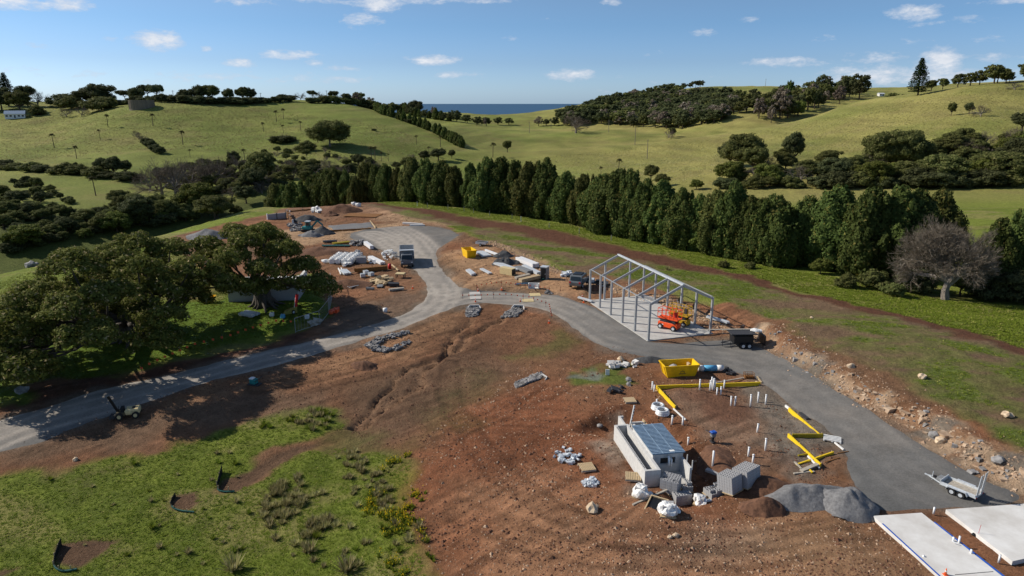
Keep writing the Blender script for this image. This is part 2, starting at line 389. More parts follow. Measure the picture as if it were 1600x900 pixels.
    # coarse stony fill of the foreground
    area(P((660,690),(720,640),(850,600),(930,640),(950,700),(960,790),(1200,820),(1370,810),(1450,1000),(690,1000),(680,840),(640,760)), (.26,.100,.052), (0,1,1), .8, 3, seed=13)
    area(P((740,760),(860,740),(960,800),(1160,830),(1260,860),(1300,1000),(700,1000)), (.405, .222, .132), (0,1,1), .75, 4, 1.3, seed=14)
    area(P((960,840),(1100,830),(1180,810),(1240,830),(1150,870),(1000,900)), (.38,.30,.23), (0,1,.4), .45, 3, 1.5, seed=15)
    area(P((1200,805),(1360,805),(1460,900),(1380,960),(1180,900)), (.38,.24,.145), (0,1,.9), .7, 3, seed=16)
    # pad of the house with its stand-pipes
    area(P((1040,612),(1180,602),(1225,640),(1260,690),(1320,720),(1230,745),(1150,720),(1100,690),(1075,660)), (.25,.165,.12), (0,1,.15), .8, 1.2, seed=17)
    area(P((1180,610),(1215,612),(1290,665),(1330,715),(1240,750),(1190,700),(1200,655)), (.225,.205,.185), (0,1,.1), .75, 1.4, 1.2, seed=18)
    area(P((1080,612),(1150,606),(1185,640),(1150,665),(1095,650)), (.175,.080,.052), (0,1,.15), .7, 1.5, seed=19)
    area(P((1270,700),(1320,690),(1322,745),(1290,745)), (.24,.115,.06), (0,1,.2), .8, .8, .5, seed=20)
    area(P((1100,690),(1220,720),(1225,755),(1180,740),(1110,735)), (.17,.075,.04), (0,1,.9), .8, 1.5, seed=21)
    area(P((1040,655),(1062,668),(1130,750),(1080,780),(1075,700)), (.13,.055,.03), (0,1,.6), .7, .8, seed=22)  # trench strip: shade beside the building put into the soil colour
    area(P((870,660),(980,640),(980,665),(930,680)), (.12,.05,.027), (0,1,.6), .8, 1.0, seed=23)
    area(P((950,690),(965,680),(1005,750),(985,760)), (.36,.33,.29), (0,1,.2), .55, 1.0, 1.2, seed=24)
    # scrapes and wheel marks drawn across the soil
    sm = sstep(-1, 1, sdf(x, y, ALLSITE)) * (m[:, 1] > .5)
    for ang, sx_, sy_, sd_, am in ((.62, 9.0, .42, 81, .42), (.95, 7.0, .6, 84, .3), (-.35, 8.0, .5, 87, .25)):
        ca_, sa_ = math.cos(ang), math.sin(ang); u_ = (x * ca_ + y * sa_) / sx_; v_ = (-x * sa_ + y * ca_) / sy_
        st_ = fbm(u_, v_, 1.0, 3, sd_); zone = sstep(.42, .6, fbm(x, y, 16, 2, sd_ + 1))
        c = c * (1 + (sm * zone * am * (st_ - .5) * 2.4))[:, None]
    big = fbm(x, y, 7, 4, 93); c = c * (1 + (sm * (big - .5) * .55))[:, None]
    # wheel tracks of the plant
    for ln in (((1375,825),(1150,852),(930,845),(780,740),(705,640),(700,570)), ((1330,840),(1120,875),(880,870),(720,800)), ((705,455),(730,430),(770,412),(800,432)), ((690,690),(790,640),(900,600),(960,560)),
               ((1210,655),(1240,700),(1225,730)), ((400,606),(520,585),(640,540),(720,500)), ((650,347),(600,335),(540,342),(470,352))):
        d_, _t = seg_dist(wx * .35 + x * .65, wy * .35 + y * .65, smooth_line(P(*ln), 2))
        for off in (.95,):
            g_ = np.exp(-((d_ - off) / .27) ** 2) * (.4 + fbm(x, y, 4, 2, 140)) * (m[:, 1] > .4)
            c = c * (1 - .34 * np.clip(g_, 0, 1))[:, None]
        c = c * (1 + .14 * np.exp(-((d_ - 1.55) / .3) ** 2) * (m[:, 1] > .4))[:, None]
    # green patches inside the site
    g = (1, 0, 0)
    area(P((900,590),(920,572),(975,566),(990,578),(982,600),(940,603),(895,603)), (.115,.165,.03), g, .9, .6, seed=31)
    area(P((905,590),(925,576),(940,582),(930,592)), (.25,.27,.24), (.3,.7,.2), .8, .5, .5, seed=32)
    area(P((830,545),(880,520),(900,535),(860,555),(800,560)), (.10,.125,.03), g, .55, 1.5, 1.2, seed=33)
    area(P((640,690),(700,600),(760,580),(740,640),(660,700)), (.095,.10,.035), g, .4, 2.5, 1.8, seed=34)
    area(P((500,706),(560,680),(650,690),(660,720)), (.11,.135,.035), g, .6, 1.5, 1.5, seed=35)
    # figs' lawn
    area(P((-200,520),(330,470),(400,440),(500,440),(498,465),(515,490),(450,515),(300,545),(180,585),(80,592),(30,605),(60,625),(0,632),(-200,700)), (.120,.190,.020), g, .95, 1.0, seed=36)
    area(P((20,585),(70,578),(90,592),(40,600)), (.22,.19,.10), g, .6, 1, seed=37)
    area(P((280,430),(340,425),(360,450),(330,470),(270,470)), (.20,.12,.06), (0,1,.3), .5, 1.5, seed=38)
    # seeded bank
    sb = sdf(wx, wy, HYDRO)
    ab = sstep(-.8, .8, sb)
    bank_soil = np.array([.19, .125, .08]) * (0.8 + .4 * f3[:, None])
    c = c * (1 - ab[:, None]) + bank_soil * ab[:, None]; m = m * (1 - ab[:, None]) + np.array([.35, .6, .25]) * ab[:, None]
    rx = (x * .87 - y * .5); ry = (x * .5 + y * .87)
    gb = fbm(rx * .45, ry, 3.0, 5, 41, .62); gb2 = fbm(x, y, 22, 3, 43)
    setc(ab * sstep(.35, .50, gb + (gb2 - .5) * .40) * .88, (.165, .160, .055), (1, .1, .1))
    setc(ab * sstep(.50, .66, gb + (gb2 - .5) * .3) * .75, (.125, .175, .035), g)
    # bare strip along the top of the bank
    d, tb = seg_dist(wx, wy, BROWNLINE)
    wide_ = 1.0 + 3.2 * sstep(.0, .35, tb) * (1 - sstep(.45, .8, tb))
    setc(1 - sstep(wide_ * .6, wide_ * 1.3 + .4, d + (f3 - .5) * 1.5), (.125, .058, .038), (0, 1, .2))
    # pale rock of the cut
    d, tb = seg_dist(wx, wy, ROCKLINE)
    rk = (1 - sstep(.6, 1.9, d - .3 + (f3 - .5) * 3 - 1.8 * sstep(.6, 1.0, tb)))
    setc(rk * .9, (.36, .21, .13), (0, 1, 1))
    setc(rk * sstep(.5, .62, fbm(x, y, 1.4, 3, 44)) * .9, (.52, .37, .26), (0, .8, 1))
    setc(rk * sstep(.56, .66, fbm(x, y, 2.6, 3, 45)) * .8, (.21, .19, .17), (0, 1, .6))
    d, tb = seg_dist(wx, wy, P((760,377),(800,392),(850,415),(890,428),(940,445),(985,462),(1040,470),(1090,495),(1150,520)))
    setc((1 - sstep(.5, 1.7, d + (f3 - .5) * 2.6)) * .85, (.44, .29, .18), (0, 1, 1))
    # edges of the road: grey crusher dust spilled over the soil
    s = sdf(wx, wy, ROAD)
    setc(sstep(-1.6, .2, s) * .55, (.20, .175, .15), (0, 1, .2))
    # soil aprons in the lower field held by silt fences
    for pts in (P((85,880),(90,850),(140,842),(180,848),(150,870),(120,890)), P((267,790),(270,775),(310,768),(312,785),(295,796)), P((340,765),(350,748),(400,730),(460,700),(500,695),(420,735),(370,768))):
        s = sdf(x + (wx - x) * .3, y + (wy - y) * .3, pts)
        setc(sstep(-.3, .2, s), (.155, .092, .060), (0, 1, .5))
    area(P((-60,900),(0,880),(45,875),(50,885),(0,905),(-60,960)), (.14,.08,.055), (0,1,.3), .9, .6, .6, seed=51)
    area(P((100,735),(190,722),(140,760),(60,770)), (.16,.11,.07), (.4,.6,.3), .5, 1.2, 1.4, seed=52)
    # rills: paler scoured bed
    for i, rl in enumerate(RILLS[:3]):
        d, t_ = seg_dist(x + (fbm(x, y, 3.5, 4, 31 + i) - .5) * 3.4, y + (fbm(x, y, 3.5, 4, 47 + i) - .5) * 3.4, rl)
        setc((1 - sstep(.15, .8, d)) * .5, (.34, .205, .13), (0, 1, .4))
    c[:, 2] *= 1 - .06 * np.clip(m[:, 1], 0, 1)
    return np.clip(c, .004, .9), np.clip(m, 0, 1)

# ------------------------------------------------------------------ the sheet
def make_mesh(name, co, faces, smooth=True):
    me = bpy.data.meshes.new(name)
    co = np.asarray(co, np.float32); faces = np.asarray(faces, np.int32)
    me.vertices.add(len(co)); me.vertices.foreach_set('co', co.ravel())
    k = faces.shape[1]
    me.loops.add(faces.size); me.loops.foreach_set('vertex_index', faces.ravel())
    me.polygons.add(len(faces)); me.polygons.foreach_set('loop_start', np.arange(0, faces.size, k, dtype=np.int32))
    me.polygons.foreach_set('use_smooth', np.full(len(faces), smooth))
    me.update(calc_edges=True)
    return me
rows = []
Yc = -30.0
while Yc < 20: rows.append(Yc); Yc += 2.0
Yc = 20.0
while Yc < 3600:
    rows.append(Yc); Yc += (Yc + 14) * (.0037 if Yc < 150 else .0055 if Yc < 260 else .0085)
rows = np.array(rows)
cols = np.concatenate([np.linspace(-2.6, -.99, 22), np.arange(-.96, .96, .0042), np.linspace(.99, 2.6, 22)])
GX = cols[None, :] * np.maximum(rows[:, None] + 14, 22); GY = np.repeat(rows[:, None], len(cols), 1)
GZ = height(GX.ravel(), GY.ravel()).reshape(GX.shape)
NR, NC = GX.shape
IDX = np.arange(NR * NC).reshape(NR, NC)
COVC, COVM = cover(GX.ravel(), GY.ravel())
# stock tracks worn along the contours of the far pastures
_far = sstep(220, 330, GY.ravel()); _tr = fbm(GX.ravel() * .045, GZ.ravel() * .85, 1.0, 4, 131, .65)
COVC *= (1 + _far * COVM[:, 0] * (_tr - .5) * .85)[:, None]
_slow_height = height
def height(x, y):
    x = np.asarray(x, float); y = np.asarray(y, float); sh = x.shape; x = x.ravel(); y = y.ravel()
    i = np.clip(np.searchsorted(rows, y) - 1, 0, NR - 2); fy = np.clip((y - rows[i]) / (rows[i + 1] - rows[i]), 0, 1)
    o = 0
    for di, w in ((0, 1 - fy), (1, fy)):
        q = x / np.maximum(rows[i + di] + 14, 22); j = np.clip(np.searchsorted(cols, q) - 1, 0, NC - 2); fx = np.clip((q - cols[j]) / (cols[j + 1] - cols[j]), 0, 1)
        o = o + w * (GZ[i + di, j] * (1 - fx) + GZ[i + di, j + 1] * fx)
    return o.reshape(sh)
def cover_at(x, y):
    i = np.clip(np.searchsorted(rows, y), 0, NR - 1); j = np.clip(np.searchsorted(cols, x / np.maximum(rows[i] + 14, 22)), 0, NC - 1); k = i * NC + j
    return COVC[k], COVM[k]
def sub_sheet(name, r0, r1):
    ids = IDX[r0:r1 + 1].ravel(); co = np.stack([GX.ravel()[ids], GY.ravel()[ids], GZ.ravel()[ids]], -1)
    L = np.arange((r1 - r0 + 1) * NC).reshape(-1, NC)
    f = np.stack([L[:-1, :-1], L[:-1, 1:], L[1:, 1:], L[1:, :-1]], -1).reshape(-1, 4)
    me = make_mesh(name, co, f)
    a = me.color_attributes.new('cover', 'FLOAT_COLOR', 'POINT'); b = me.color_attributes.new('kinds', 'FLOAT_COLOR', 'POINT')
    a.data.foreach_set('color', np.concatenate([COVC[ids], np.ones((len(ids), 1))], 1).astype(np.float32).ravel())
    b.data.foreach_set('color', np.concatenate([COVM[ids], np.ones((len(ids), 1))], 1).astype(np.float32).ravel())
    o = bpy.data.objects.new(name, me); S.collection.objects.link(o); o['kind'] = 'structure'
    return o
SPLIT = int(np.argmax(rows > 230))

# ------------------------------------------------------------------ materials
MATS = {}
def new_mat(name):
    m = bpy.data.materials.new(name); m.use_nodes = True
    t = m.node_tree; b = t.nodes['Principled BSDF']; MATS[name] = m
    return m, t, b
def noise(t, scale, detail=4, rough=.6, vec=None, dist=0):
    n = t.nodes.new('ShaderNodeTexNoise'); n.inputs['Scale'].default_value = scale; n.inputs['Detail'].default_value = detail
    n.inputs['Roughness'].default_value = rough; n.inputs['Distortion'].default_value = dist
    if vec is not None: t.links.new(vec, n.inputs['Vector'])
    return n.outputs[0]
def coords(t, kind='Object', scale=None):
    n = t.nodes.new('ShaderNodeTexCoord')
    if scale is None: return n.outputs[kind]
    p = t.nodes.new('ShaderNodeMapping'); p.inputs['Scale'].default_value = scale
    t.links.new(n.outputs[kind], p.inputs[0]); return p.outputs[0]
def mixc(t, f, a, b, mode='MIX'):
    n = t.nodes.new('ShaderNodeMix'); n.data_type = 'RGBA'; n.blend_type = mode
    for i, q in (('Factor', f), ('A', a), ('B', b)):
        s = n.inputs[i] if i != 'Factor' else n.inputs[0]
        if i == 'A': s = n.inputs[6]
        if i == 'B': s = n.inputs[7]
        if isinstance(q, (int, float)): s.default_value = q
        elif isinstance(q, tuple): s.default_value = tuple(q) + (1,) if len(q) == 3 else q
        else: t.links.new(q, s)
    return n.outputs[2]
def bump(t, b, h, strength=.5, dist=.1):
    n = t.nodes.new('ShaderNodeBump'); n.inputs['Strength'].default_value = strength; n.inputs['Distance'].default_value = dist
    t.links.new(h, n.inputs['Height']); t.links.new(n.outputs[0], b.inputs['Normal'])
def ground_material():
    m, t, b = new_mat('ground')
    vec = coords(t)
    ca = t.nodes.new('ShaderNodeAttribute'); ca.attribute_name = 'cover'
    ka = t.nodes.new('ShaderNodeAttribute'); ka.attribute_name = 'kinds'
    sp = t.nodes.new('ShaderNodeSeparateColor'); t.links.new(ka.outputs['Color'], sp.inputs[0])
    grass, soil, stony = sp.outputs[0], sp.outputs[1], sp.outputs[2]
    def crisp(q, lo, hi):
        r = t.nodes.new('ShaderNodeMapRange'); r.inputs[1].default_value = lo; r.inputs[2].default_value = hi; t.links.new(q, r.inputs[0]); return r.outputs[0]
    n1 = crisp(noise(t, 1.1, 8, .72, vec), .30, .70); n2 = crisp(noise(t, 4.5, 8, .82, vec), .28, .72); n3 = noise(t, .35, 5, .6, vec)
    # grass: blades and tufts darken and lighten
    gl = M(t, 'ADD', M(t, 'MULTIPLY', n2, .95), M(t, 'MULTIPLY', n1, .65))
    gl = M(t, 'ADD', gl, .20)
    sl = M(t, 'ADD', M(t, 'MULTIPLY', n2, .60), M(t, 'MULTIPLY', n1, .50)); sl = M(t, 'ADD', sl, .45)
    f = M(t, 'ADD', M(t, 'MULTIPLY', gl, grass), M(t, 'MULTIPLY', sl, M(t, 'SUBTRACT', 1.0, grass)))
    cm = t.nodes.new('ShaderNodeVectorMath'); cm.operation = 'SCALE'
    t.links.new(ca.outputs['Color'], cm.inputs[0]); t.links.new(f, cm.inputs['Scale'])
    # pale stones in the soil at two sizes
    v1 = t.nodes.new('ShaderNodeTexVoronoi'); v1.inputs['Scale'].default_value = 3.2; t.links.new(vec, v1.inputs['Vector'])
    v2 = t.nodes.new('ShaderNodeTexVoronoi'); v2.inputs['Scale'].default_value = 9.0; t.links.new(vec, v2.inputs['Vector'])
    def spots(v, size, keep):
        near_ = M(t, 'LESS_THAN', v.outputs['Distance'], size)
        s_ = t.nodes.new('ShaderNodeSeparateColor'); t.links.new(v.outputs['Color'], s_.inputs[0])
        return M(t, 'MULTIPLY', near_, M(t, 'GREATER_THAN', s_.outputs[0], keep)), s_.outputs[1]
    a1, r1 = spots(v1, .20, .72); a2, r2 = spots(v2, .30, .60)
    st = M(t, 'MULTIPLY', M(t, 'MAXIMUM', a1, M(t, 'MULTIPLY', a2, .75)), M(t, 'MULTIPLY', stony, M(t, 'MULTIPLY', n3, 1.6, clamp=True)))
    st = M(t, 'MULTIPLY', st, soil)
    stc = mixc(t, r2, (.34, .20, .12), (.50, .37, .27))
    col = mixc(t, M(t, 'MULTIPLY', st, .75), cm.outputs[0], stc)
    t.links.new(col, b.inputs['Base Color'])
    b.inputs['Roughness'].default_value = .95; b.inputs['Specular IOR Level'].default_value = .12
    hh = M(t, 'ADD', M(t, 'MULTIPLY', n1, 1.0), M(t, 'MULTIPLY', n2, .55)); hh = M(t, 'ADD', hh, M(t, 'MULTIPLY', st, .25))
    bump(t, b, hh, 1.0, .22)
    return m
gm = ground_material()
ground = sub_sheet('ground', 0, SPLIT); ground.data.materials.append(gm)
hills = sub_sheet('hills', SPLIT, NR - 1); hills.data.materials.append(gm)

def simple(name, col, rough=.7, metal=0.0, var=.25, scale=6, bmp=.0, col2=None, spec=.3, kind='Object', detail=5, streak=None):
    m, t, b = new_mat(name)
    vec = coords(t, kind, streak)
    n = noise(t, scale, detail, .65, vec)
    c2 = col2 if col2 else tuple(x * (1 - var) for x in col)
    c1 = col if col2 else tuple(min(1, x * (1 + var * .5)) for x in col)
    r = t.nodes.new('ShaderNodeMapRange'); r.inputs[1].default_value = .35; r.inputs[2].default_value = .65; t.links.new(n, r.inputs[0])
    t.links.new(mixc(t, r.outputs[0], c1, c2), b.inputs['Base Color'])
    b.inputs['Roughness'].default_value = rough; b.inputs['Metallic'].default_value = metal; b.inputs['Specular IOR Level'].default_value = spec
    if bmp: bump(t, b, n, bmp, .05)
    return m
# sea
def sea_mat():
    m, t, b = new_mat('sea water')
    n = noise(t, .01, 6, .7, coords(t, 'Object', (1, 3, 1)))
    t.links.new(mixc(t, n, (.012, .05, .11), (.02, .075, .15)), b.inputs['Base Color'])
    b.inputs['Roughness'].default_value = .42; b.inputs['Specular IOR Level'].default_value = .25
    bump(t, b, noise(t, .05, 5, .7, coords(t)), .5, 2.0)
    return m
me = make_mesh('sea', [(-30000, 900, -78), (30000, 900, -78), (30000, 31000, -78), (-30000, 31000, -78)], [(0, 1, 2, 3)], False)
sea = bpy.data.objects.new('sea', me); S.collection.objects.link(sea); sea['kind'] = 'structure'; me.materials.append(sea_mat())

# gravel road: a sheet of the same lattice, thinning out under the soil at its edges
def road_mat(name, base=(.125, .125, .123)):
    m, t, b = new_mat(name)
    vec = coords(t)
    ta = t.nodes.new('ShaderNodeAttribute'); ta.attribute_name = 'tracks'
    n1 = noise(t, .5, 7, .7, vec); n2 = noise(t, 6, 8, .85, vec)
    f = M(t, 'ADD', M(t, 'MULTIPLY', n2, 1.5), M(t, 'MULTIPLY', n1, 1.0)); f = M(t, 'SUBTRACT', f, .27)
    lo = t.nodes.new('ShaderNodeMapRange'); lo.inputs[1].default_value = .45; lo.inputs[2].default_value = .75; t.links.new(noise(t, .09, 4, .6, vec), lo.inputs[0])
    base = mixc(t, M(t, 'MULTIPLY', lo.outputs[0], .55), base, (.26, .225, .19))
    c = mixc(t, ta.outputs['Fac'], base, (.35, .315, .275))
    cm = t.nodes.new('ShaderNodeVectorMath'); cm.operation = 'SCALE'; t.links.new(c, cm.inputs[0]); t.links.new(f, cm.inputs['Scale'])
    t.links.new(cm.outputs[0], b.inputs['Base Color'])
    b.inputs['Roughness'].default_value = .93; b.inputs['Specular IOR Level'].default_value = .15
    bump(t, b, M(t, 'ADD', n2, n1), .6, .06)
    return m
def overlay(name, poly, mat, thick=.05, soft=.7, rag=.8, seed=0, attr=None, structure=True):
    xs = [p[0] for p in poly]; ys = [p[1] for p in poly]
    s = sdf(GX + (fbm(GX, GY, 2.0, 3, 300 + seed) - .5) * rag * 2, GY + (fbm(GX, GY, 2.0, 3, 310 + seed) - .5) * rag * 2, poly, 8)
    keep = s > -soft * 1.6
    fk = keep[:-1, :-1] & keep[:-1, 1:] & keep[1:, 1:] & keep[1:, :-1]
    L = np.stack([IDX[:-1, :-1][fk], IDX[:-1, 1:][fk], IDX[1:, 1:][fk], IDX[1:, :-1][fk]], -1)
    ids, inv = np.unique(L, return_inverse=True)
    z = GZ.ravel()[ids] + np.clip(s.ravel()[ids] / soft, -1.5, 1) * thick
    co = np.stack([GX.ravel()[ids], GY.ravel()[ids], z], -1)
    me = make_mesh(name, co, inv.reshape(-1, 4))
    if attr is not None:
        a = me.attributes.new('tracks', 'FLOAT', 'POINT'); a.data.foreach_set('value', attr(co[:, 0], co[:, 1]).astype(np.float32))
    me.materials.append(mat)
    o = bpy.data.objects.new(name, me); S.collection.objects.link(o)
    if structure: o['kind'] = 'structure'
    return o
C1 = smooth_line(P((-60,704),(0,680),(130,637),(300,590),(450,552),(560,524),(640,500),(680,478),(690,455),(675,430),(650,405),(620,380),(580,366)))
C2 = smooth_line(P((640,500),(700,476),(760,464),(850,470),(900,485),(950,520),(1020,545),(1100,548),(1180,562),(1250,600),(1320,650),(1390,710),(1440,760),(1520,785)))
C3 = smooth_line(P((690,455),(680,430),(670,400),(660,380),(640,365),(600,352)))
def tracks(x, y):
    r = np.zeros(len(x))
    wx = x + (fbm(x, y, 12, 3, 401) - .5) * 2.0; wy = y + (fbm(x, y, 12, 3, 402) - .5) * 2.0
    for cl, w in ((C1, 1.0), (C2, .75), (C3, .8)):
        d, tt = seg_dist(wx, wy, cl)
        sg = .34 + .004 * np.maximum(y - 40, 0)
        for off in (.85, 2.3):
            r = np.maximum(r, np.exp(-((d - off) / sg) ** 2) * w * (.45 + .8 * fbm(x, y, 11, 2, 403)))
        r = np.maximum(r, np.exp(-(d / 2.8) ** 2) * .5 * w)
    r *= 1.35 * (1 - .78 * sstep(2, 16, x))
    return np.clip(r, 0, 1)
road = overlay('gravel_road', ROAD, road_mat('gravel road'), soft=.5, rag=.35, attr=tracks)

# ------------------------------------------------------------------ building blocks
class MB:
    """collects shapes; build() links them as ONE mesh object"""
    def __init__(s): s.v = []; s.f = []
    def add(s, vs, fs):
        k = len(s.v); s.v.extend(tuple(p) for p in vs); s.f.extend(tuple(i + k for i in q) for q in fs); return s
    def box(s, x0, x1, y0, y1, z0, z1, mtx=None, taper=0):
        vs = [Vector(p) for p in ((x0 , y0 , z0), (x1, y0, z0), (x1, y1, z0), (x0, y1, z0), (x0 + taper, y0 + taper, z1), (x1 - taper, y0 + taper, z1), (x1 - taper, y1 - taper, z1), (x0 + taper, y1 - taper, z1))]
        if mtx: vs = [mtx @ p for p in vs]
        return s.add(vs, [(0, 3, 2, 1), (4, 5, 6, 7), (0, 1, 5, 4), (1, 2, 6, 5), (2, 3, 7, 6), (3, 0, 4, 7)])
    def bar(s, a, b, w, h=None, up=(0, 0, 1)):
        a = Vector(a); b = Vector(b); h = h or w; d = (b - a).normalized(); u_ = Vector(up)
        if abs(d.dot(u_)) > .95: u_ = Vector((0, 1, 0))
        r = d.cross(u_).normalized() * w / 2; q = r.cross(d).normalized() * h / 2
        vs = [a - r - q, a + r - q, a + r + q, a - r + q, b - r - q, b + r - q, b + r + q, b - r + q]
        return s.add(vs, [(0, 1, 2, 3), (7, 6, 5, 4), (0, 4, 5, 1), (1, 5, 6, 2), (2, 6, 7, 3), (3, 7, 4, 0)])
    def tube(s, pts, rad, n=6, cap=True):
        pts = [Vector(p) for p in pts]
        if not isinstance(rad, (list, tuple)): rad = [rad] * len(pts)
        k = len(s.v); prev = None
        for i, p in enumerate(pts):
            d = (pts[min(i + 1, len(pts) - 1)] - pts[max(i - 1, 0)]).normalized()
            if prev is None: r = d.orthogonal().normalized()
            else:
                r = prev - d * prev.dot(d); r = r.normalized() if r.length > 1e-6 else d.orthogonal().normalized()
            prev = r; q = d.cross(r)
            for j in range(n):
                a = 2 * math.pi * j / n; s.v.append(tuple(p + (r * math.cos(a) + q * math.sin(a)) * rad[i]))
        for i in range(len(pts) - 1):
            for j in range(n):
                a = k + i * n + j; b = k + i * n + (j + 1) % n; s.f.append((a, b, b + n, a + n))
        if cap:
            s.f.append(tuple(k + j for j in range(n))[::-1]); s.f.append(tuple(k + (len(pts) - 1) * n + j for j in range(n)))
        return s
    def prism(s, poly, y0, y1, mtx=None):
        """polygon in x,z extruded along y"""
        n = len(poly); vs = [Vector((p[0], y0, p[1])) for p in poly] + [Vector((p[0], y1, p[1])) for p in poly]
        if mtx: vs = [mtx @ p for p in vs]
        return s.add(vs, [tuple(range(n)), tuple(range(2 * n - 1, n - 1, -1))] + [(i, i + n, (i + 1) % n + n, (i + 1) % n) for i in range(n)])
    def slabpoly(s, poly, z0, z1):
        n = len(poly); vs = [(p[0], p[1], z0) for p in poly] + [(p[0], p[1], z1) for p in poly]
        return s.add(vs, [tuple(range(n))[::-1], tuple(range(n, 2 * n))] + [(i, (i + 1) % n, (i + 1) % n + n, i + n) for i in range(n)])
    def blob(s, c, r, seed=0, sub=2, rough=.2, flat=1.0, squash=None):
        bm = bmesh.new(); bmesh.ops.create_icosphere(bm, subdivisions=sub, radius=1)
        rr = random.Random(seed); o = Vector((rr.random() * 50, rr.random() * 50, rr.random() * 50))
        from mathutils import noise as mn
        rx, ry, rz_ = r if isinstance(r, (tuple, list)) else (r, r, r)
        vs = []
        for v in bm.verts:
            k_ = 1 + rough * mn.noise(v.co * 1.6 + o) * 2
            vs.append((c[0] + v.co.x * rx * k_, c[1] + v.co.y * ry * k_, c[2] + v.co.z * rz_ * k_))
        bm.verts.index_update()
        fs = [tuple(v.index for v in f.verts) for f in bm.faces]; bm.free()
        return s.add(vs, fs)
    def build(s, name, mat, parent=None, smooth=False, bevel=0, loc=None, rz=0):
        me = bpy.data.meshes.new(name); me.from_pydata(s.v, [], s.f)
        me.materials.append(MATS[mat] if isinstance(mat, str) else mat)
        if bevel:
            bm = bmesh.new(); bm.from_mesh(me)
            bmesh.ops.bevel(bm, geom=[e for e in bm.edges if len(e.link_faces) == 2 and e.calc_face_angle(0) > .6], offset=bevel, segments=1, affect='EDGES')
            bm.to_mesh(me); bm.free()
        if smooth:
            me.polygons.foreach_set('use_smooth', [True] * len(me.polygons))
        me.update()
        o = bpy.data.objects.new(name, me); S.collection.objects.link(o)
        if parent: o.parent = parent
        if loc: o.location = loc
        if rz: o.rotation_euler.z = rz
        return o
def tag(o, label, cat, group=None, kind=None):
    o['label'] = label; o['category'] = cat
    if group: o['group'] = group
    if kind: o['kind'] = kind
    return o
def thing(name, label, cat, loc=(0, 0, 0), rz=0, group=None):
    o = bpy.data.objects.new(name, None); S.collection.objects.link(o)
    o.location = loc; o.rotation_euler = (0, 0, rz); o.empty_display_size = .3
    return tag(o, label, cat, group)
def copy_tree(o, parent=None):
    c = o.copy(); S.collection.objects.link(c); c.parent = parent
    for ch in list(o.children): copy_tree(ch, c)
    return c
def G3(u, v): return Vector(ground_at(u, v))
def on(x, y, dz=0): return Vector((x, y, hz(x, y) + dz))

# ------------------------------------------------------------------ vegetation
def foliage_mat(name, a, b, c=None, scale=1.4):
    m, t, bs = new_mat(name)
    at = t.nodes.new('ShaderNodeAttribute'); at.attribute_name = 'lv'
    oi = t.nodes.new('ShaderNodeObjectInfo')
    n = noise(t, scale, 3, .6, coords(t))
    f = M(t, 'ADD', M(t, 'MULTIPLY', at.outputs['Fac'], .6), M(t, 'SUBTRACT', M(t, 'MULTIPLY', n, 1.6), .6), clamp=True)
    col = mixc(t, f, a, b)
    if c: col = mixc(t, M(t, 'GREATER_THAN', at.outputs['Fac'], .93), col, c)
    hv = t.nodes.new('ShaderNodeHueSaturation')
    t.links.new(M(t, 'ADD', .478, M(t, 'MULTIPLY', oi.outputs['Random'], .028)), hv.inputs['Hue'])
    t.links.new(M(t, 'ADD', .75, M(t, 'MULTIPLY', oi.outputs['Random'], .5)), hv.inputs['Value'])
    t.links.new(col, hv.inputs['Color']); t.links.new(hv.outputs[0], bs.inputs['Base Color'])
    bs.inputs['Roughness'].default_value = .75; bs.inputs['Specular IOR Level'].default_value = .08
    tr = t.nodes.new('ShaderNodeBsdfTranslucent'); t.links.new(hv.outputs[0], tr.inputs['Color'])
    mx = t.nodes.new('ShaderNodeMixShader'); mx.inputs[0].default_value = .32
    o_ = [n for n in t.nodes if n.type == 'OUTPUT_MATERIAL'][0]
    t.links.new(bs.outputs[0], mx.inputs[1]); t.links.new(tr.outputs[0], mx.inputs[2]); t.links.new(mx.outputs[0], o_.inputs[0])
    return m
foliage_mat('cypress foliage', (.045, .070, .020), (.105, .145, .036), (.18, .17, .045))
foliage_mat('cypress foliage olive', (.050, .065, .018), (.115, .125, .035), (.17, .15, .04))
foliage_mat('dark foliage', (.052, .062, .028), (.105, .120, .050))
foliage_mat('mid foliage', (.070, .085, .028), (.155, .170, .055), (.21, .20, .08))
foliage_mat('light foliage', (.075, .105, .022), (.16, .19, .045), (.22, .23, .08))
foliage_mat('fig foliage', (.062, .082, .018), (.185, .205, .048), (.38, .32, .16), 1.0)
foliage_mat('dry twigs', (.135, .112, .085), (.25, .21, .165), (.38, .34, .29))
foliage_mat('palm fronds', (.05, .055, .02), (.11, .11, .045), (.16, .13, .07))
foliage_mat('straw tussock', (.20, .20, .065), (.40, .36, .18), (.52, .46, .28))
foliage_mat('green tussock', (.100, .155, .016), (.205, .255, .035), (.32, .32, .09))
foliage_mat('yellow flowers', (.62, .47, .02), (.75, .60, .03))
foliage_mat('pine needles', (.020, .035, .014), (.055, .078, .026))
simple('bark', (.10, .075, .055), .9, col2=(.055, .042, .034), scale=4, bmp=.6, streak=(3, 3, .6))
simple('pale bark', (.30, .26, .22), .9, col2=(.13, .11, .095), scale=3, bmp=.6, streak=(3, 3, .8))
simple('fig bark', (.11, .095, .08), .9, col2=(.05, .042, .035), scale=2.5, bmp=.7, streak=(3, 3, .5))

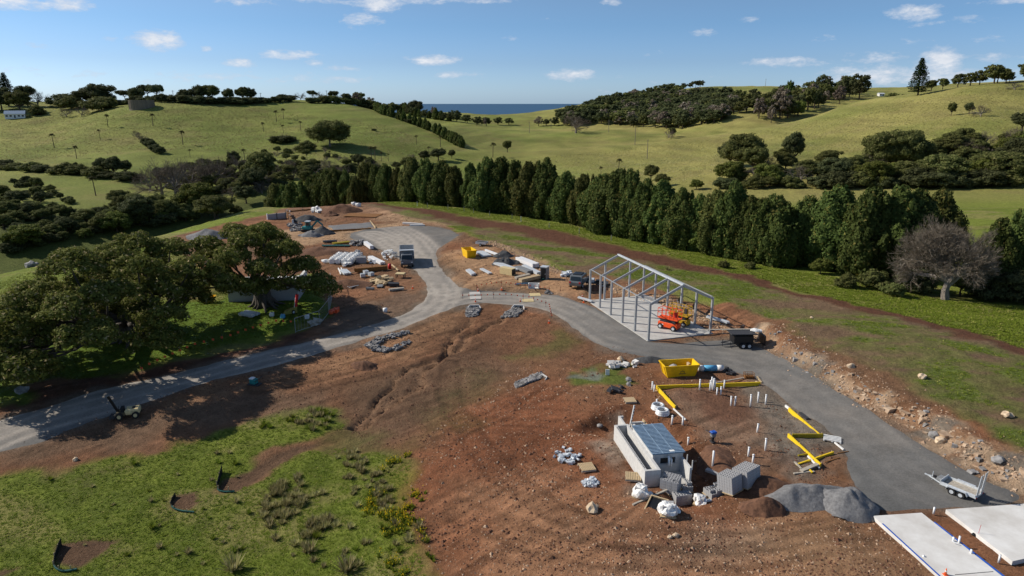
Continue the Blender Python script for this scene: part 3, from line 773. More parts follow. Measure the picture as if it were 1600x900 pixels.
def tri_mesh(name, C, Nn, size, rs, mat, extra=None, elong=1.0, up=None):
    """many small leaf faces: centre C, facing roughly Nn; joined with extra = (verts, faces, lv) solid pieces"""
    n = len(C)
    Nn = Nn + rs.normal(0, .42, (n, 3)); Nn /= np.linalg.norm(Nn, axis=1)[:, None] + 1e-9
    a = rs.normal(0, 1, (n, 3))
    if up is not None: a = a * .5 + np.array(up)
    a -= (a * Nn).sum(1)[:, None] * Nn; a /= np.linalg.norm(a, axis=1)[:, None] + 1e-9
    b = np.cross(Nn, a)
    s = (size * rs.uniform(.6, 1.35, n))[:, None]
    V = np.stack([C + a * s * .62 * elong, C - a * s * .38 * elong + b * s * .5, C - a * s * .38 * elong - b * s * .5], 1).reshape(-1, 3)
    F = np.arange(3 * n).reshape(-1, 3); lv = np.repeat(rs.random(n), 3)
    if extra is not None:
        F = np.concatenate([F, extra[1] + len(V)]); V = np.concatenate([V, extra[0]]); lv = np.concatenate([lv, np.full(len(extra[0]), .25)])
    me = make_mesh(name, V, F, False)
    me.attributes.new('lv', 'FLOAT', 'POINT').data.foreach_set('value', lv.astype(np.float32))
    me.materials.append(MATS[mat]); return me
_ico = None
def ico_tmpl(sub=1):
    bm = bmesh.new(); bmesh.ops.create_icosphere(bm, subdivisions=sub, radius=1); bm.verts.index_update()
    r = (np.array([v.co[:] for v in bm.verts]), np.array([[v.index for v in f.verts] for f in bm.faces])); bm.free(); return r
ICO = ico_tmpl(1)
def crown_mesh(name, blobs, dens, size, seed, mat, core=.8, elong=1.0, up=None, lower=.35):
    """blobs: (centre, radii); leaves on every blob, solid dark core inside"""
    rs = np.random.RandomState(seed); Cs = []; Ns = []; EV = []; EF = []; k = 0
    bc = np.array([b[0] for b in blobs]); br = np.array([b[1] for b in blobs])
    for i, (c, r) in enumerate(blobs):
        r = np.array(r); area = 4 * math.pi * ((r[0] * r[1]) ** 1.6 / 3 + (r[0] * r[2]) ** 1.6 / 3 + (r[1] * r[2]) ** 1.6 / 3) ** (1 / 1.6)
        n = max(6, int(area * dens)); d = rs.normal(0, 1, (n, 3)); d /= np.linalg.norm(d, axis=1)[:, None]
        d = d[(d[:, 2] > -.25) | (rs.random(n) < lower)]
        p = np.array(c) + d * r * rs.uniform(.82, 1.12, len(d))[:, None]
        nn = d / r; nn /= np.linalg.norm(nn, axis=1)[:, None]
        # drop leaves buried in neighbouring blobs
        q = ((p[:, None] - bc[None]) / br[None]); ins = ((q ** 2).sum(-1) < .62).any(1)
        Cs.append(p[~ins]); Ns.append(nn[~ins])
        if core:
            EV.append(ICO[0] * r * core * rs.uniform(.85, 1.1, (len(ICO[0]), 1)) + np.array(c)); EF.append(ICO[1] + k); k += len(ICO[0])
    ex = (np.concatenate(EV), np.concatenate(EF)) if core else None
    return tri_mesh(name, np.concatenate(Cs), np.concatenate(Ns), size, rs, mat, ex, elong, up)

LIB = {}
def lib(key, height_, parts): LIB.setdefault(key, []).append((height_, parts))    # parts: list of (name, mesh)
def trunk_mesh(name, limbs, mat='bark'):
    mb = MB()
    for pts, rad in limbs: mb.tube(pts, rad, 6)
    me = bpy.data.meshes.new(name); me.from_pydata(mb.v, [], mb.f); me.materials.append(MATS[mat]); me.update(); return me
def cypress(seed, mat='cypress foliage', H=10.5, Rr=3.3, n=80, dens=20, size=.27):
    rs = random.Random(seed); blobs = []
    for i in range(n):
        t = (i + .5) / n; z = .06 + .86 * t ** .92
        prof = math.sin(math.pi * min(1, (z * .90 + .14))) ** .62 * (1.0 if z < .45 else 1 - (z - .45) * .62)
        a = i * 2.399 + rs.random() * .8; rr = Rr * prof * rs.uniform(.42, .92) * (0.62 if z > .85 else 1)
        w = Rr * rs.uniform(.26, .40) * (1 - .4 * z)
        blobs.append(((rr * math.cos(a), rr * math.sin(a), z * H), (w, w, w * rs.uniform(1.6, 2.7))))
    blobs.append(((0, 0, H * .42), (Rr * .62, Rr * .62, H * .38)))
    for k in range(9): a = rs.random() * 6.28; q = rs.uniform(.1, .55) * Rr; blobs.append(((q * math.cos(a), q * math.sin(a), H * rs.uniform(.78, .97)), (.34, .34, rs.uniform(.8, 1.5))))
    for k in range(14): a = rs.random() * 6.28; z = rs.uniform(.15, .75); blobs.append((((Rr * .92) * math.cos(a) * math.sin(math.pi * (z * .8 + .2)), (Rr * .92) * math.sin(a) * math.sin(math.pi * (z * .8 + .2)), z * H), (.5, .5, .9)))
    return H, [('crown', crown_mesh('cypress_crown', blobs, dens, size, seed, mat, .84, 1.4, (0, 0, 1.1))),
               ('trunk', trunk_mesh('cypress_trunk', [([(0, 0, -.6), (0, 0, 2.5)], [.38, .3])]))]
for s_ in range(5): lib('cypress', *cypress(100 + s_, 'cypress foliage', Rr=(3.0, 3.5, 3.2, 3.7, 2.8)[s_], H=(10.5, 10, 11.5, 9.5, 11)[s_]))
lib('cypress', *cypress(110, 'cypress foliage olive', Rr=3.3))
lib('olive_cypress', *cypress(111, 'cypress foliage olive', Rr=3.2))
for s_ in range(2): lib('small_cypress', *cypress(120 + s_, 'cypress foliage', H=9, Rr=3.4, n=26, dens=3.0, size=.75))

def broadleaf(seed, mat, H=10, Wd=9, n=46, dens=9, size=.42, flat=.38, trunk=.28, low=.22, bark='bark', spread=1.0):
    rs = random.Random(seed); blobs = []; limbs = []
    cz = H * (low + 1) / 2; rz_ = H * (1 - low) / 2
    fork = Vector((0, 0, H * trunk))
    limbs.append(([(0, 0, -.5), (rs.uniform(-.2, .2), rs.uniform(-.2, .2), H * trunk * .5), fork], [H * .045, H * .034, H * .03]))
    for i in range(n):
        t = (i + .5) / n; ph = math.acos(1 - 1.72 * t); a = i * 2.399 + rs.random() * .9
        k = rs.uniform(.62, .98)
        p = Vector((Wd / 2 * math.sin(ph) * math.cos(a) * k, Wd / 2 * math.sin(ph) * math.sin(a) * k, cz + rz_ * math.cos(ph) * k * (1 if math.cos(ph) > 0 else .8)))
        p.x += .10 * Wd * math.sin(seed + p.z); r = Wd * rs.uniform(.085, .16)
        blobs.append((tuple(p), (r * 1.15, r * 1.15, r * rs.uniform(.6, .95))))
        if i % 4 == 0:
            mid = fork.lerp(p, .5) + Vector((0, 0, -.06 * H)); limbs.append(([fork, mid, p], [H * .02, H * .013, H * .006]))
    blobs.append(((0, 0, cz), (Wd * .27, Wd * .27, rz_ * .55)))
    return H, [('crown', crown_mesh('leafy_crown', blobs, dens, size, seed, mat, .78)), ('trunk', trunk_mesh('tree_trunk', limbs, bark))]
for s_ in range(3): lib('mid', *broadleaf(200 + s_, 'mid foliage', 10, 9 + s_))
for s_ in range(3): lib('dark', *broadleaf(210 + s_, 'dark foliage', 10, 9 + s_ * .6))
for s_ in range(2): lib('light', *broadleaf(220 + s_, 'light foliage', 8, 9.5, low=.05))
for s_ in range(2): lib('bush', *broadleaf(230 + s_, 'mid foliage', 4, 7, n=34, low=-.1, trunk=.1, size=.36, dens=11))
for s_ in range(2): lib('darkbush', *broadleaf(240 + s_, 'dark foliage', 4, 7.5, n=34, low=-.1, trunk=.1, size=.36, dens=11))
for s_ in range(3): lib('fardark', *broadleaf(250 + s_, 'dark foliage', 12, 12, n=20, dens=1.6, size=1.05, low=.02))
for s_ in range(2): lib('farmid', *broadleaf(256 + s_, 'mid foliage', 12, 11, n=20, dens=1.6, size=1.05, low=.02))
lib('farpale', *broadleaf(259, 'dry twigs', 12, 10, n=20, dens=1.6, size=.95, low=.02))
for s_ in range(2): lib('flat', *broadleaf(260 + s_, 'dark foliage', 12, 15, n=30, dens=4, size=.6, low=.55, trunk=.5))
lib('round', *broadleaf(265, 'dark foliage', 12, 17, n=40, dens=5, size=.6, low=.1))
lib('spread', *broadleaf(266, 'mid foliage', 12, 17, n=60, dens=5, size=.55, low=.08, bark='pale bark'))

def twiggy(seed, H=8, Wd=9, levels=5, mat='dry twigs', bark='pale bark', br=4, trunkh=.2, thick=.05, droop=0.0, first=6):
    """leafless tree: limbs fork into ever finer twigs"""
    rs = random.Random(seed); big = MB(); tw = []
    def grow(p, d, L, r, lev):
        q = p + d * L * .5 + Vector((rs.uniform(-.1, .1), rs.uniform(-.1, .1), rs.uniform(-.05, .1))) * L
        e = p + d * L
        if lev <= 2: big.tube([p, q, e], [r, r * .8, r * .55], 5 if lev < 2 else 4, False)
        else: tw.append((p, e, r))
        if lev >= levels: return
        k = br if lev else first
        for j in range(k):
            nd = (d * (1.05 if lev else .55) + Vector((rs.gauss(0, .62), rs.gauss(0, .62), rs.gauss(0.02 - droop, .42)))).normalized()
            if lev < 2 and nd.z < -.25: nd.z = abs(nd.z)
            if lev >= levels - 1: nd = (nd + Vector((0, 0, .25))).normalized()
            st = p.lerp(e, rs.uniform(.45, 1.0)) if lev else p.lerp(e, rs.uniform(.7, 1.0))
            grow(st, nd, L * rs.uniform(.58, .80) * (1.0 if lev else Wd / H / trunkh * .27), r * .52, lev + 1)
    grow(Vector((0, 0, -.3)), Vector((0, 0, 1)), H * trunkh, H * thick, 0)
    A = np.array([t[0][:] for t in tw]); B = np.array([t[1][:] for t in tw]); r = np.maximum(np.array([t[2] for t in tw]), .010)[:, None]
    rsn = np.random.RandomState(seed); s = np.cross(B - A, rsn.normal(0, 1, A.shape)); s /= np.linalg.norm(s, axis=1)[:, None] + 1e-9
    s2 = np.cross(B - A, s); s2 /= np.linalg.norm(s2, axis=1)[:, None] + 1e-9
    V = np.stack([A + s * r, A - s * r * .5 + s2 * r * .86, A - s * r * .5 - s2 * r * .86, B], 1).reshape(-1, 3)
    k4 = np.arange(len(A))[:, None] * 4
    F = np.concatenate([k4 + [0, 1, 3], k4 + [1, 2, 3], k4 + [2, 0, 3]])
    me = make_mesh('twigs', V, F, False)
    me.attributes.new('lv', 'FLOAT', 'POINT').data.foreach_set('value', np.repeat(rsn.random(len(A)), 4).astype(np.float32))
    me.materials.append(MATS[mat])
    tm = bpy.data.meshes.new('bare_limbs'); tm.from_pydata(big.v, [], big.f); tm.materials.append(MATS[bark]); tm.update()
    zs = V[:, 2].max()
    return zs, [('twigs', me), ('trunk', tm)]
for s_ in range(3): lib('bare', *twiggy(300 + s_, 7, 9, 5, trunkh=.16, thick=.03, br=4, first=7))

def palm(seed, H=9):
    rs = random.Random(seed); rn = np.random.RandomState(seed)
    lean = rs.uniform(-.4, .4)
    top = Vector((lean, 0, H * .86)); C = []; Nn = []
    for i in range(30):
        a = i * 2.399; e = rs.uniform(-.55, 1.2); L = rs.uniform(1.1, 1.6)
        for k in range(9):
            t = (k + 1) / 9; p = top + Vector((math.cos(a) * math.cos(e), math.sin(a) * math.cos(e), math.sin(e))) * L * t + Vector((0, 0, -.75 * t * t))
            for w in range(2): C.append((p.x + rs.uniform(-.12, .12), p.y + rs.uniform(-.12, .12), p.z + rs.uniform(-.1, .1))); Nn.append((math.cos(a) * .3, math.sin(a) * .3, 1))
    cr = tri_mesh('palm_crown', np.array(C), np.array(Nn), .38, rn, 'palm fronds', (ICO[0] * .55 + np.array(top), ICO[1]))
    return H, [('crown', cr), ('trunk', trunk_mesh('palm_trunk', [([(0, 0, -.5), (lean * .5, 0, H * .45), top], [.2, .15, .14])]))]
for s_ in range(3): lib('palm', *palm(330 + s_))
def norfolk(seed=350, H=25):
    rs = random.Random(seed); rn = np.random.RandomState(seed); C = []; Nn = []; limbs = [([(0, 0, -1), (0, 0, H * .5), (0, 0, H)], [.6, .35, .06])]
    z = 2.2
    while z < H - .4:
        t = z / H; L = (8.0 * (1 - t) ** .8 + .5) * rs.uniform(.82, 1.12)
        if z < 5: L *= .8
        a0 = rs.random() * 6
        for j in range(7):
            a = a0 + j * 2 * math.pi / 7 + rs.uniform(-.1, .1); tip = Vector((math.cos(a) * L, math.sin(a) * L, z + L * .10))
            limbs.append(([(0, 0, z), tip], [.09, .03]))
            for k in range(int(L * 9)):
                s = rs.uniform(.15, 1.0); w = (1.0 - s) * .9 + .25
                C.append((tip.x * s - math.sin(a) * rs.uniform(-w, w), tip.y * s + math.cos(a) * rs.uniform(-w, w), z + L * .10 * s + rs.uniform(-.15, .28))); Nn.append((0, 0, 1))
        z += .95 if t < .5 else .75
    return H, [('crown', tri_mesh('pine_crown', np.array(C), np.array(Nn), .8, rn, 'pine needles')), ('trunk', trunk_mesh('pine_trunk', limbs))]
lib('norfolk', *norfolk())

LONG = {'crown': 'crown', 'twigs': 'twigs', 'trunk': 'trunk'}
def plant(key, name, label, cat, x, y, h, rz=None, group=None, wide=1.0, pick=None, joined=False, dz=0.0):
    V_ = LIB[key]; i = rng.randrange(len(V_)) if pick is None else pick
    if name == 'tree' and 'bush' in key: name = 'shrub'
    H0, parts = V_[i]; s = h / H0
    rz = rng.uniform(0, 6.28) if rz is None else rz
    if joined:      # too far off to show its parts: one mesh
        jk = ('j', key, i)
        if jk not in LIB:
            mbs = [p[1] for p in parts]; n0 = 0; vs = []; fs = []; lv = []; mi = []
            for q, me in enumerate(mbs):
                a = np.empty(len(me.vertices) * 3); me.vertices.foreach_get('co', a); vs.append(a.reshape(-1, 3))
                bm = bmesh.new(); bm.from_mesh(me); bmesh.ops.triangulate(bm, faces=bm.faces); bm.verts.index_update()
                f = np.array([[v.index for v in f_.verts] for f_ in bm.faces]); bm.free(); fs.append(f + n0); n0 += len(vs[-1]); mi.append(np.full(len(f), q))
                if 'lv' in me.attributes:
                    b = np.empty(len(me.vertices), np.float32); me.attributes['lv'].data.foreach_get('value', b); lv.append(b)
                else: lv.append(np.full(len(me.vertices), .3, np.float32))
            me = make_mesh(key + '_tree', np.concatenate(vs), np.concatenate(fs), False)
            me.attributes.new('lv', 'FLOAT', 'POINT').data.foreach_set('value', np.concatenate(lv))
            for q in mbs: me.materials.append(q.materials[0])
            me.polygons.foreach_set('material_index', np.concatenate(mi).astype(np.int32)); LIB[jk] = me
        o = bpy.data.objects.new(name, LIB[jk]); S.collection.objects.link(o)
        o.location = (x, y, hz(x, y) + dz); o.rotation_euler.z = rz; o.scale = (s * wide, s * wide, s); tag(o, label, cat, group); return o
    t = thing(name, label, cat, (x, y, hz(x, y) + dz), rz, group); t.rotation_euler.x = rng.uniform(-.03, .03); t.scale = (s * wide, s * wide, s)
    for nm, me in parts:
        o = bpy.data.objects.new(LONG[nm], me); S.collection.objects.link(o); o.parent = t
    return t
def mass(name, label, items):
    """a wood that reads as one mass: many trees joined into one object"""
    Vs = []; Fs = []; Ls = []; Ms = []; mats = []; n0 = 0; cache = {}
    for key, i, x, y, z, s, wide, rz in items:
        jk = ('j', key, i)
        if jk not in LIB:
            o = plant(key, 'tmp', 'tmp', 'tmp', x, y, 5, pick=i, joined=True); bpy.data.objects.remove(o)
        if jk not in cache:
            me = LIB[jk]; v = np.empty(len(me.vertices) * 3, np.float32); me.vertices.foreach_get('co', v)
            f = np.empty(len(me.polygons) * 3, np.int32); me.loops.foreach_get('vertex_index', f); l = np.empty(len(me.vertices), np.float32); me.attributes['lv'].data.foreach_get('value', l)
            m_ = np.empty(len(me.polygons), np.int32); me.polygons.foreach_get('material_index', m_); mp_ = []
            for q in me.materials:
                if q not in mats: mats.append(q)
                mp_.append(mats.index(q))
            cache[jk] = (v.reshape(-1, 3), f.reshape(-1, 3), l, np.array(mp_)[m_])
        v, f, l, m_ = cache[jk]; H0 = LIB[key][i][0]; k = s / H0; c_, s_ = math.cos(rz), math.sin(rz)
        Vs.append(np.stack([(v[:, 0] * c_ - v[:, 1] * s_) * k * wide + x, (v[:, 0] * s_ + v[:, 1] * c_) * k * wide + y, v[:, 2] * k + z], -1)); Fs.append(f + n0); n0 += len(v); Ls.append(l); Ms.append(m_)
    me = make_mesh(name, np.concatenate(Vs), np.concatenate(Fs), False)
    me.attributes.new('lv', 'FLOAT', 'POINT').data.foreach_set('value', np.concatenate(Ls))
    for q in mats: me.materials.append(q)
    me.polygons.foreach_set('material_index', np.concatenate(Ms).astype(np.int32))
    o = bpy.data.objects.new(name, me); S.collection.objects.link(o); return tag(o, label, 'wood', None, 'stuff')
def plant_px(key, name, label, cat, u, vb, vt, Y=None, **kw):
    """a plant measured in the photograph: foot at (u, vb), top at row vt"""
    if Y is None: x, y, z = ground_at(u, vb)
    else: x, y, _ = at_Y(u, 300, Y); z = hz(x, y)
    zt = at_Y(u, vt, y)[2]
    return plant(key, name, label, cat, x, y, max(1.0, zt - z), **kw)

# the cypress hedge along the paddock
HEDGE = [(1590,455,322),(1548,462,345),(1452,418,303),(1420,430,300),(1388,430,300),(1345,430,297),(1298,417,302),(1256,412,316),(1204,411,313),(1183,408,317),(1162,404,313),(1140,400,292),(1117,396,303),
    (1088,391,310),(1062,387,301),(1035,381,284),(1008,376,287),(985,370,272),(962,364,272),(940,358,278),(912,352,277),(884,346,275),(852,341,254),(826,337,258),(804,334,256),(781,331,248),(761,329,251),
    (738,325,257),(714,322,263),(692,320,257),(669,317,252),(645,315,250)]
hedge_lab = 'dense dark green cypress in the long hedge behind the seeded bank'
special = {1590: 'cypress at the right edge of the photo, beyond the bare tree', 1548: 'low cypress just right of the bare grey tree', 1452: 'cypress with a yellowish top just left of the bare grey tree', 1256: 'pointed cypress right of the one wide gap in the hedge',
           1204: 'broad cypress left of the one wide gap in the hedge', 645: 'tall cypress where the hedge turns behind the far dirt mound'}
ORD = 'first second third fourth fifth sixth seventh eighth ninth tenth eleventh twelfth thirteenth fourteenth fifteenth sixteenth seventeenth eighteenth nineteenth twentieth twenty-first twenty-second twenty-third twenty-fourth twenty-fifth'.split()
for i, (u, vb, vt) in enumerate(HEDGE):
    if u > 1256: hedge_lab = 'dark green hedge cypress, %s to the right of the wide hedge gap' % ORD[max(0, 7 - i)]
    else: hedge_lab = 'dark green hedge cypress, %s to the left of the wide hedge gap' % ORD[min(24, i - 8)]
    plant_px('cypress', 'cypress_tree', special.get(u, hedge_lab), 'tree', u + rng.uniform(-2, 2), vb, vt, group='cypress hedge', wide=rng.uniform(1.0, 1.28), pick=5 if i in (2, 12, 20, 23, 28, 31) else rng.randrange(5))
for i, (u, Y, vt, key) in enumerate([(622,196,264,'olive_cypress'),(604,198,262,'cypress'),(588,200,260,'cypress'),(572,202,258,'cypress'),(555,199,279,'olive_cypress'),(540,206,268,'cypress'),(526,208,270,'cypress'),
    (512,210,273,'cypress'),(498,212,276,'cypress'),(486,214,280,'cypress'),(470,210,288,'cypress'),(456,211,290,'cypress'),(442,212,291,'cypress'),(428,213,292,'cypress')]):
    plant_px(key, 'cypress_tree', 'hedge end cypress behind the grassy rim, %s left of the tall corner tree' % ORD[i] if key == 'cypress' else ('greyish olive bushy cypress in the middle of the hedge end' if u == 555 else 'olive green cypress left of the tall hedge corner tree'),
             'tree', u, None, vt, Y=Y, group='cypress hedge', wide=rng.uniform(.8, 1.0))
# yellowish and low shrubs along the hedge foot
for u, v, vt, key, lab in [(1100,395,362,'light','yellowish shrub poking out between two hedge cypresses above the shed'),(1282,428,405,'light','small yellow green shrub at the foot of the hedge'),(1322,448,430,'bush','low round shrub on the grass below the hedge'),
    (1368,450,425,'bush','wide low shrub left of the bare tree foot'),(1395,462,444,'bush','dark shrub beside the bare tree foot'),(1172,420,413,'bush','low shrub on the green strip right of the shed'),(1130,418,411,'bush','scruffy bush on the green strip above the shed'),
    (1545,468,430,'darkbush','dark undergrowth right of the bare tree'),(1590,470,425,'darkbush','dark undergrowth at the right edge under the cypress'),(1430,455,425,'darkbush','dark undergrowth behind the bare tree'),(1500,462,420,'mid','green tree hidden behind the bare tree'),
    (1530,455,395,'mid','loose green tree between the bare tree and the cypresses right of it')]:
    plant_px(key, 'shrub', lab, 'shrub' if vt > 400 else 'tree', u, v, vt)
# the great bare tree
def bare_giant():
    x, y, z = ground_at(1477, 468)
    zs, parts = twiggy(77, 12, 15, 6, mat='dry twigs', bark='pale bark', br=5, trunkh=.2, thick=.042, first=9)
    t = thing('bare_tree', 'big leafless grey tree with a pale trunk in front of the hedge on the right', 'tree', (x, y, z), 3.4)
    k = (at_Y(1477, 332, y)[2] - z) / zs
    t.scale = (k * .86, k * .86, k)
    for nm, me in parts:
        o = bpy.data.objects.new(nm, me); S.collection.objects.link(o); o.parent = t
bare_giant()

# the two great figs
def fig(label, x, y, cx, cy, cz, rx, ry, rz_, n, seed, low, extra=()):
    rs = random.Random(seed); z0 = hz(x, y)
    t = thing('fig_tree', label, 'tree', (x, y, z0)); blobs = []; trunk = MB(); br = MB()
    c0 = Vector((cx - x, cy - y, cz - z0))
    # buttressed trunk
    for i in range(11):
        a = i / 11 * 6.283 + rs.uniform(-.2, .2); L = rs.uniform(1.6, 3.4)
        trunk.tube([(math.cos(a) * L, math.sin(a) * L, -.25), (math.cos(a) * L * .55, math.sin(a) * L * .55, .28), (math.cos(a) * .75, math.sin(a) * .75, 1.1), (math.cos(a) * .5, math.sin(a) * .5, 3.0)], [.09, .2, .42, .34], 6)
    trunk.tube([(0, 0, -.4), (0, 0, 1.2), (.1, 0, 3.4)], [1.25, 1.0, .8], 10)
    trunk.build('trunk', 'fig bark', t, True)
    pts = []
    for i in range(n):
        tt = (i + .5) / n; ph = math.acos(1 - tt * (1.25 - low)); a = i * 2.399 + rs.random() * .7; k = rs.uniform(.72, 1.0)
        lump = 1 + .09 * math.sin(a * 3 + seed) + .11 * math.sin(a * 5 + ph * 5)
        p = c0 + Vector((rx * math.sin(ph) * math.cos(a) * k * lump, ry * math.sin(ph) * math.sin(a) * k * lump, rz_ * math.cos(ph) * (k if math.cos(ph) > 0 else 1.6 * k)))
        if rx > 8: p.z = max(1.6, p.z - .40 * max(0, c0.x + 2.5 - p.x))       # the big crown slopes down to the left
        r = rs.uniform(.75, 1.5)
        pts.append(p)
        # each bough carries its own dome of leaf masses, with gaps between the domes
        LR = rx * rs.uniform(.19, .27)
        for j in range(15):
            t2 = (j + .5) / 15; p2 = math.acos(1 - 1.25 * t2); a2 = j * 2.399 + rs.random(); k2 = rs.uniform(.75, 1.08)
            q = p + Vector((LR * math.sin(p2) * math.cos(a2) * k2, LR * math.sin(p2) * math.sin(a2) * k2, LR * .62 * math.cos(p2) * k2 - .3)); r = rs.uniform(.5, .95)
            q.z = max(1.2, q.z); blobs.append((tuple(q), (r * 1.15, r * 1.15, r * .68)))
    for p in extra:
        for j in range(7):
            q = Vector(p) - Vector((x, y, z0)) + Vector((rs.uniform(-2, 2), rs.uniform(-1.6, 1.6), rs.uniform(-.9, .7))); r = rs.uniform(.7, 1.2)
            blobs.append((tuple(q), (r * 1.2, r * 1.2, r * .7))); pts.append(q)
    for j in range(int(n * .35)):   # some foliage inside
        q = c0 + Vector((rs.uniform(-.3, .6) * rx, rs.uniform(-.6, .6) * ry, rs.uniform(-.1, .45) * rz_)); r = rs.uniform(1.0, 1.6)
        blobs.append((tuple(q), (r, r, r * .7)))
    me = crown_mesh('fig_crown', blobs, 34, .21, seed, 'fig foliage', .55, 1.25, lower=.5)
    o = bpy.data.objects.new('crown', me); S.collection.objects.link(o); o.parent = t
    forks = []
    for i in range(9):
        a = i / 9 * 6.283 + rs.uniform(-.3, .3); f = Vector((math.cos(a) * rx * .33, math.sin(a) * ry * .33, c0.z * .62 + rs.uniform(-.8, .8))) + Vector((c0.x * .4, c0.y * .4, 0)); forks.append(f)
        m_ = MB(); m_.tube([(math.cos(a) * .4, math.sin(a) * .4, 2.2), f * .5 + Vector((0, 0, .9)), f], [.52, .4, .28], 7); m_.build('limb', 'fig bark', t, True)
    for i, p in enumerate(pts):
        f = min(forks, key=lambda q: (q - p).length); mid = f.lerp(p, .5) + Vector((rs.uniform(-.5, .5), rs.uniform(-.5, .5), rs.uniform(-.9, .1)))
        br.tube([f, mid, p], [.2, .13, .06], 5, False)
    br.build('branches', 'fig bark', t, True)
    return t
a_ = ground_at(205, 530); b_ = ground_at(412, 478)
fig('huge spreading fig with buttressed roots on the lawn at the far left', a_[0], a_[1], -43.6, 69.5, 4.9, 10.4, 12.2, 7.4, 34, 5, -.03,
    [(-51, 60.5, 2.6), (-54, 62.5, 2.6), (-53, 66, 4.2), (-49, 58.5, 3.4), (-46, 57, 3.8), (-50, 64, 5.2), (-55.5, 60, 2.4)])
fig('smaller fig beside the block building, right of the huge fig', b_[0], b_[1], -33.2, 84.5, 5.6, 6.6, 6.8, 5.3, 19, 9, -.05, [(-26.2, 82.5, 4.2), (-24.5, 82, 4.0), (-40, 83, 5), (-33, 78.5, 4.6)])

# ------------------------------------------------------------------ far hills: trees one by one
def poly_px(poly, n, seed):
    rr = random.Random(seed); out_ = []
    us = [p[0] for p in poly]; vs = [p[1] for p in poly]
    while len(out_) < n:
        u = rr.uniform(min(us), max(us)); v = rr.uniform(min(vs), max(vs))
        if inside(np.array([u]), np.array([v]), poly)[0]: out_.append((u, v))
    return out_
def P1(key, name, label, u, vb, vt, cat='tree', group=None, wide=1.0, joined=True, **kw):
    return plant_px(key, name, label, cat, u, vb, vt, group=group, wide=wide, joined=joined, **kw)
# skyline of the left hill, left to right
P1('norfolk', 'pine_tree', 'tall ragged pine on the far left skyline behind the farmhouse', 14, 166, 112)
P1('round', 'tree', 'dark rounded tree at the left edge, below the skyline pine', 3, 172, 138)
for u, vb, vt, k, lab, w in [(32,176,142,'mid','leafy grey green tree directly behind the white farmhouse',1.0), (44,166,136,'flat','small umbrella shaped tree right of the skyline pine on the far left',.8),
    (60,168,138,'bare','thin bare tree on the skyline right of the farmhouse',.8),(84,164,144,'bare','small bare tree on the skyline between the pine and the big round tree',.8),(58,180,166,'bush','brown bush right of the white farmhouse',1),(100,166,147,'darkbush','low dark clump left of the big round skyline tree',1.3),
    (112,170,152,'bush','brownish shrub in front of the big round skyline tree',1.2),(150,165,132,'round','big rounded dark tree on the left skyline',1.1),(158,172,153,'bush','wide olive bush below the big round skyline tree',1.6),(104,183,166,'bare','scruffy half bare shrub on the pasture right of the farmhouse',1.1),
    (128,182,162,'bare','bare leaning shrub on the pasture below the olive bush',1),(196,160,142,'flat','wind shaped flat tree just left of the concrete tank',1),(213,160,138,'dark','dark tree rising behind the concrete tank',1.1),(232,158,134,'flat','flat topped pine behind the concrete tank',1),(246,159,134,'flat','second flat topped pine right of the tank with a long bare trunk',.8),
    (252,160,147,'darkbush','dark clump to the right of the tank pines',.8),(291,160,139,'dark','rounded tree at the left end of the skyline group right of the tank',1.2),(312,160,134,'dark','upright tree second in the skyline group right of the tank',.8),(330,160,132,'mid','bushy tall tree third in the skyline group right of the tank',1),
    (358,159,139,'dark','single dark tree standing alone on the skyline',.9),(380,159,136,'mid','left tree of the last dark pair on the skyline',.8),(392,159,138,'dark','right tree of the last dark pair on the skyline',.8),
    (470,156,143,'bare','first of the small wind bent trees on the skyline',1.1),(489,156,142,'flat','second of the small wind bent trees on the skyline',.8),(499,156,141,'bare','third of the small wind bent trees on the skyline',1),(521,157,143,'flat','wind bent tree just right of the skyline pole',.8),
    (531,157,145,'bare','wind bent tree between two others right of the skyline pole',1),(541,158,147,'flat','last wind bent tree at the right end of the skyline row',.8)]:
    P1(k, 'tree', lab, u, vb, vt, wide=w)
def hedge_row(pts, step, key, hm, name, label, group, wide=1.3, jit=1.0, hv=.25, seed=0):
    rr = random.Random(seed); W_ = [Vector((*p, 0)) for p in pts]
    for a, b in zip(W_[:-1], W_[1:]):
        n = max(1, int((b - a).length / step))
        for i in range(n):
            p = a.lerp(b, (i + rr.uniform(.2, .8)) / n)
            k = key if isinstance(key, str) else rr.choice(key)
            plant(k, name, label, 'tree' if 'tree' in name else 'shrub', p.x + rr.uniform(-jit, jit), p.y + rr.uniform(-jit, jit), hm * rr.uniform(1 - hv, 1 + hv), group=group, wide=wide * rr.uniform(.85, 1.15), joined=True)
hedge_row(P((175,164),(300,162),(400,162),(450,159)), 9, 'darkbush', 5.0, 'hedge_shrub', 'low dark hedge shrub along the crest of the left hill', 'hedge on the left crest', 1.5, seed=1)
hedge_row(P((480,161),(580,166),(600,170)), 8, ['darkbush','bush'], 5.5, 'hedge_shrub', 'hedge shrub on the crest leading down to the dark tree rows', 'hedge on the left crest', 1.4, seed=2)
hedge_row(P((560,166),(600,169),(640,176)), 9, ['fardark','farmid','farpale'], 11, 'tree', 'dark tree in the clump where the two far tree rows meet', 'clump at the head of the far tree rows', .9, 4, seed=3)
ROWA = P((585,172),(600,180),(630,189),(655,198),(680,208),(700,219),(722,231))
hedge_row(ROWA, 4.6, 'small_cypress', 7.0, 'cypress_tree', 'small dark cypress in the diagonal row running down the far valley side', 'diagonal cypress row', 1.0, .5, .1, seed=4)
ROWB = P((622,176),(650,182),(690,188),(735,193))
hedge_row(ROWB, 6, ['small_cypress','fardark'], 10, 'tree', 'dark tree in the upper far row running towards the sea', 'upper tree row towards the sea', 1.0, 1.5, .2, seed=5)
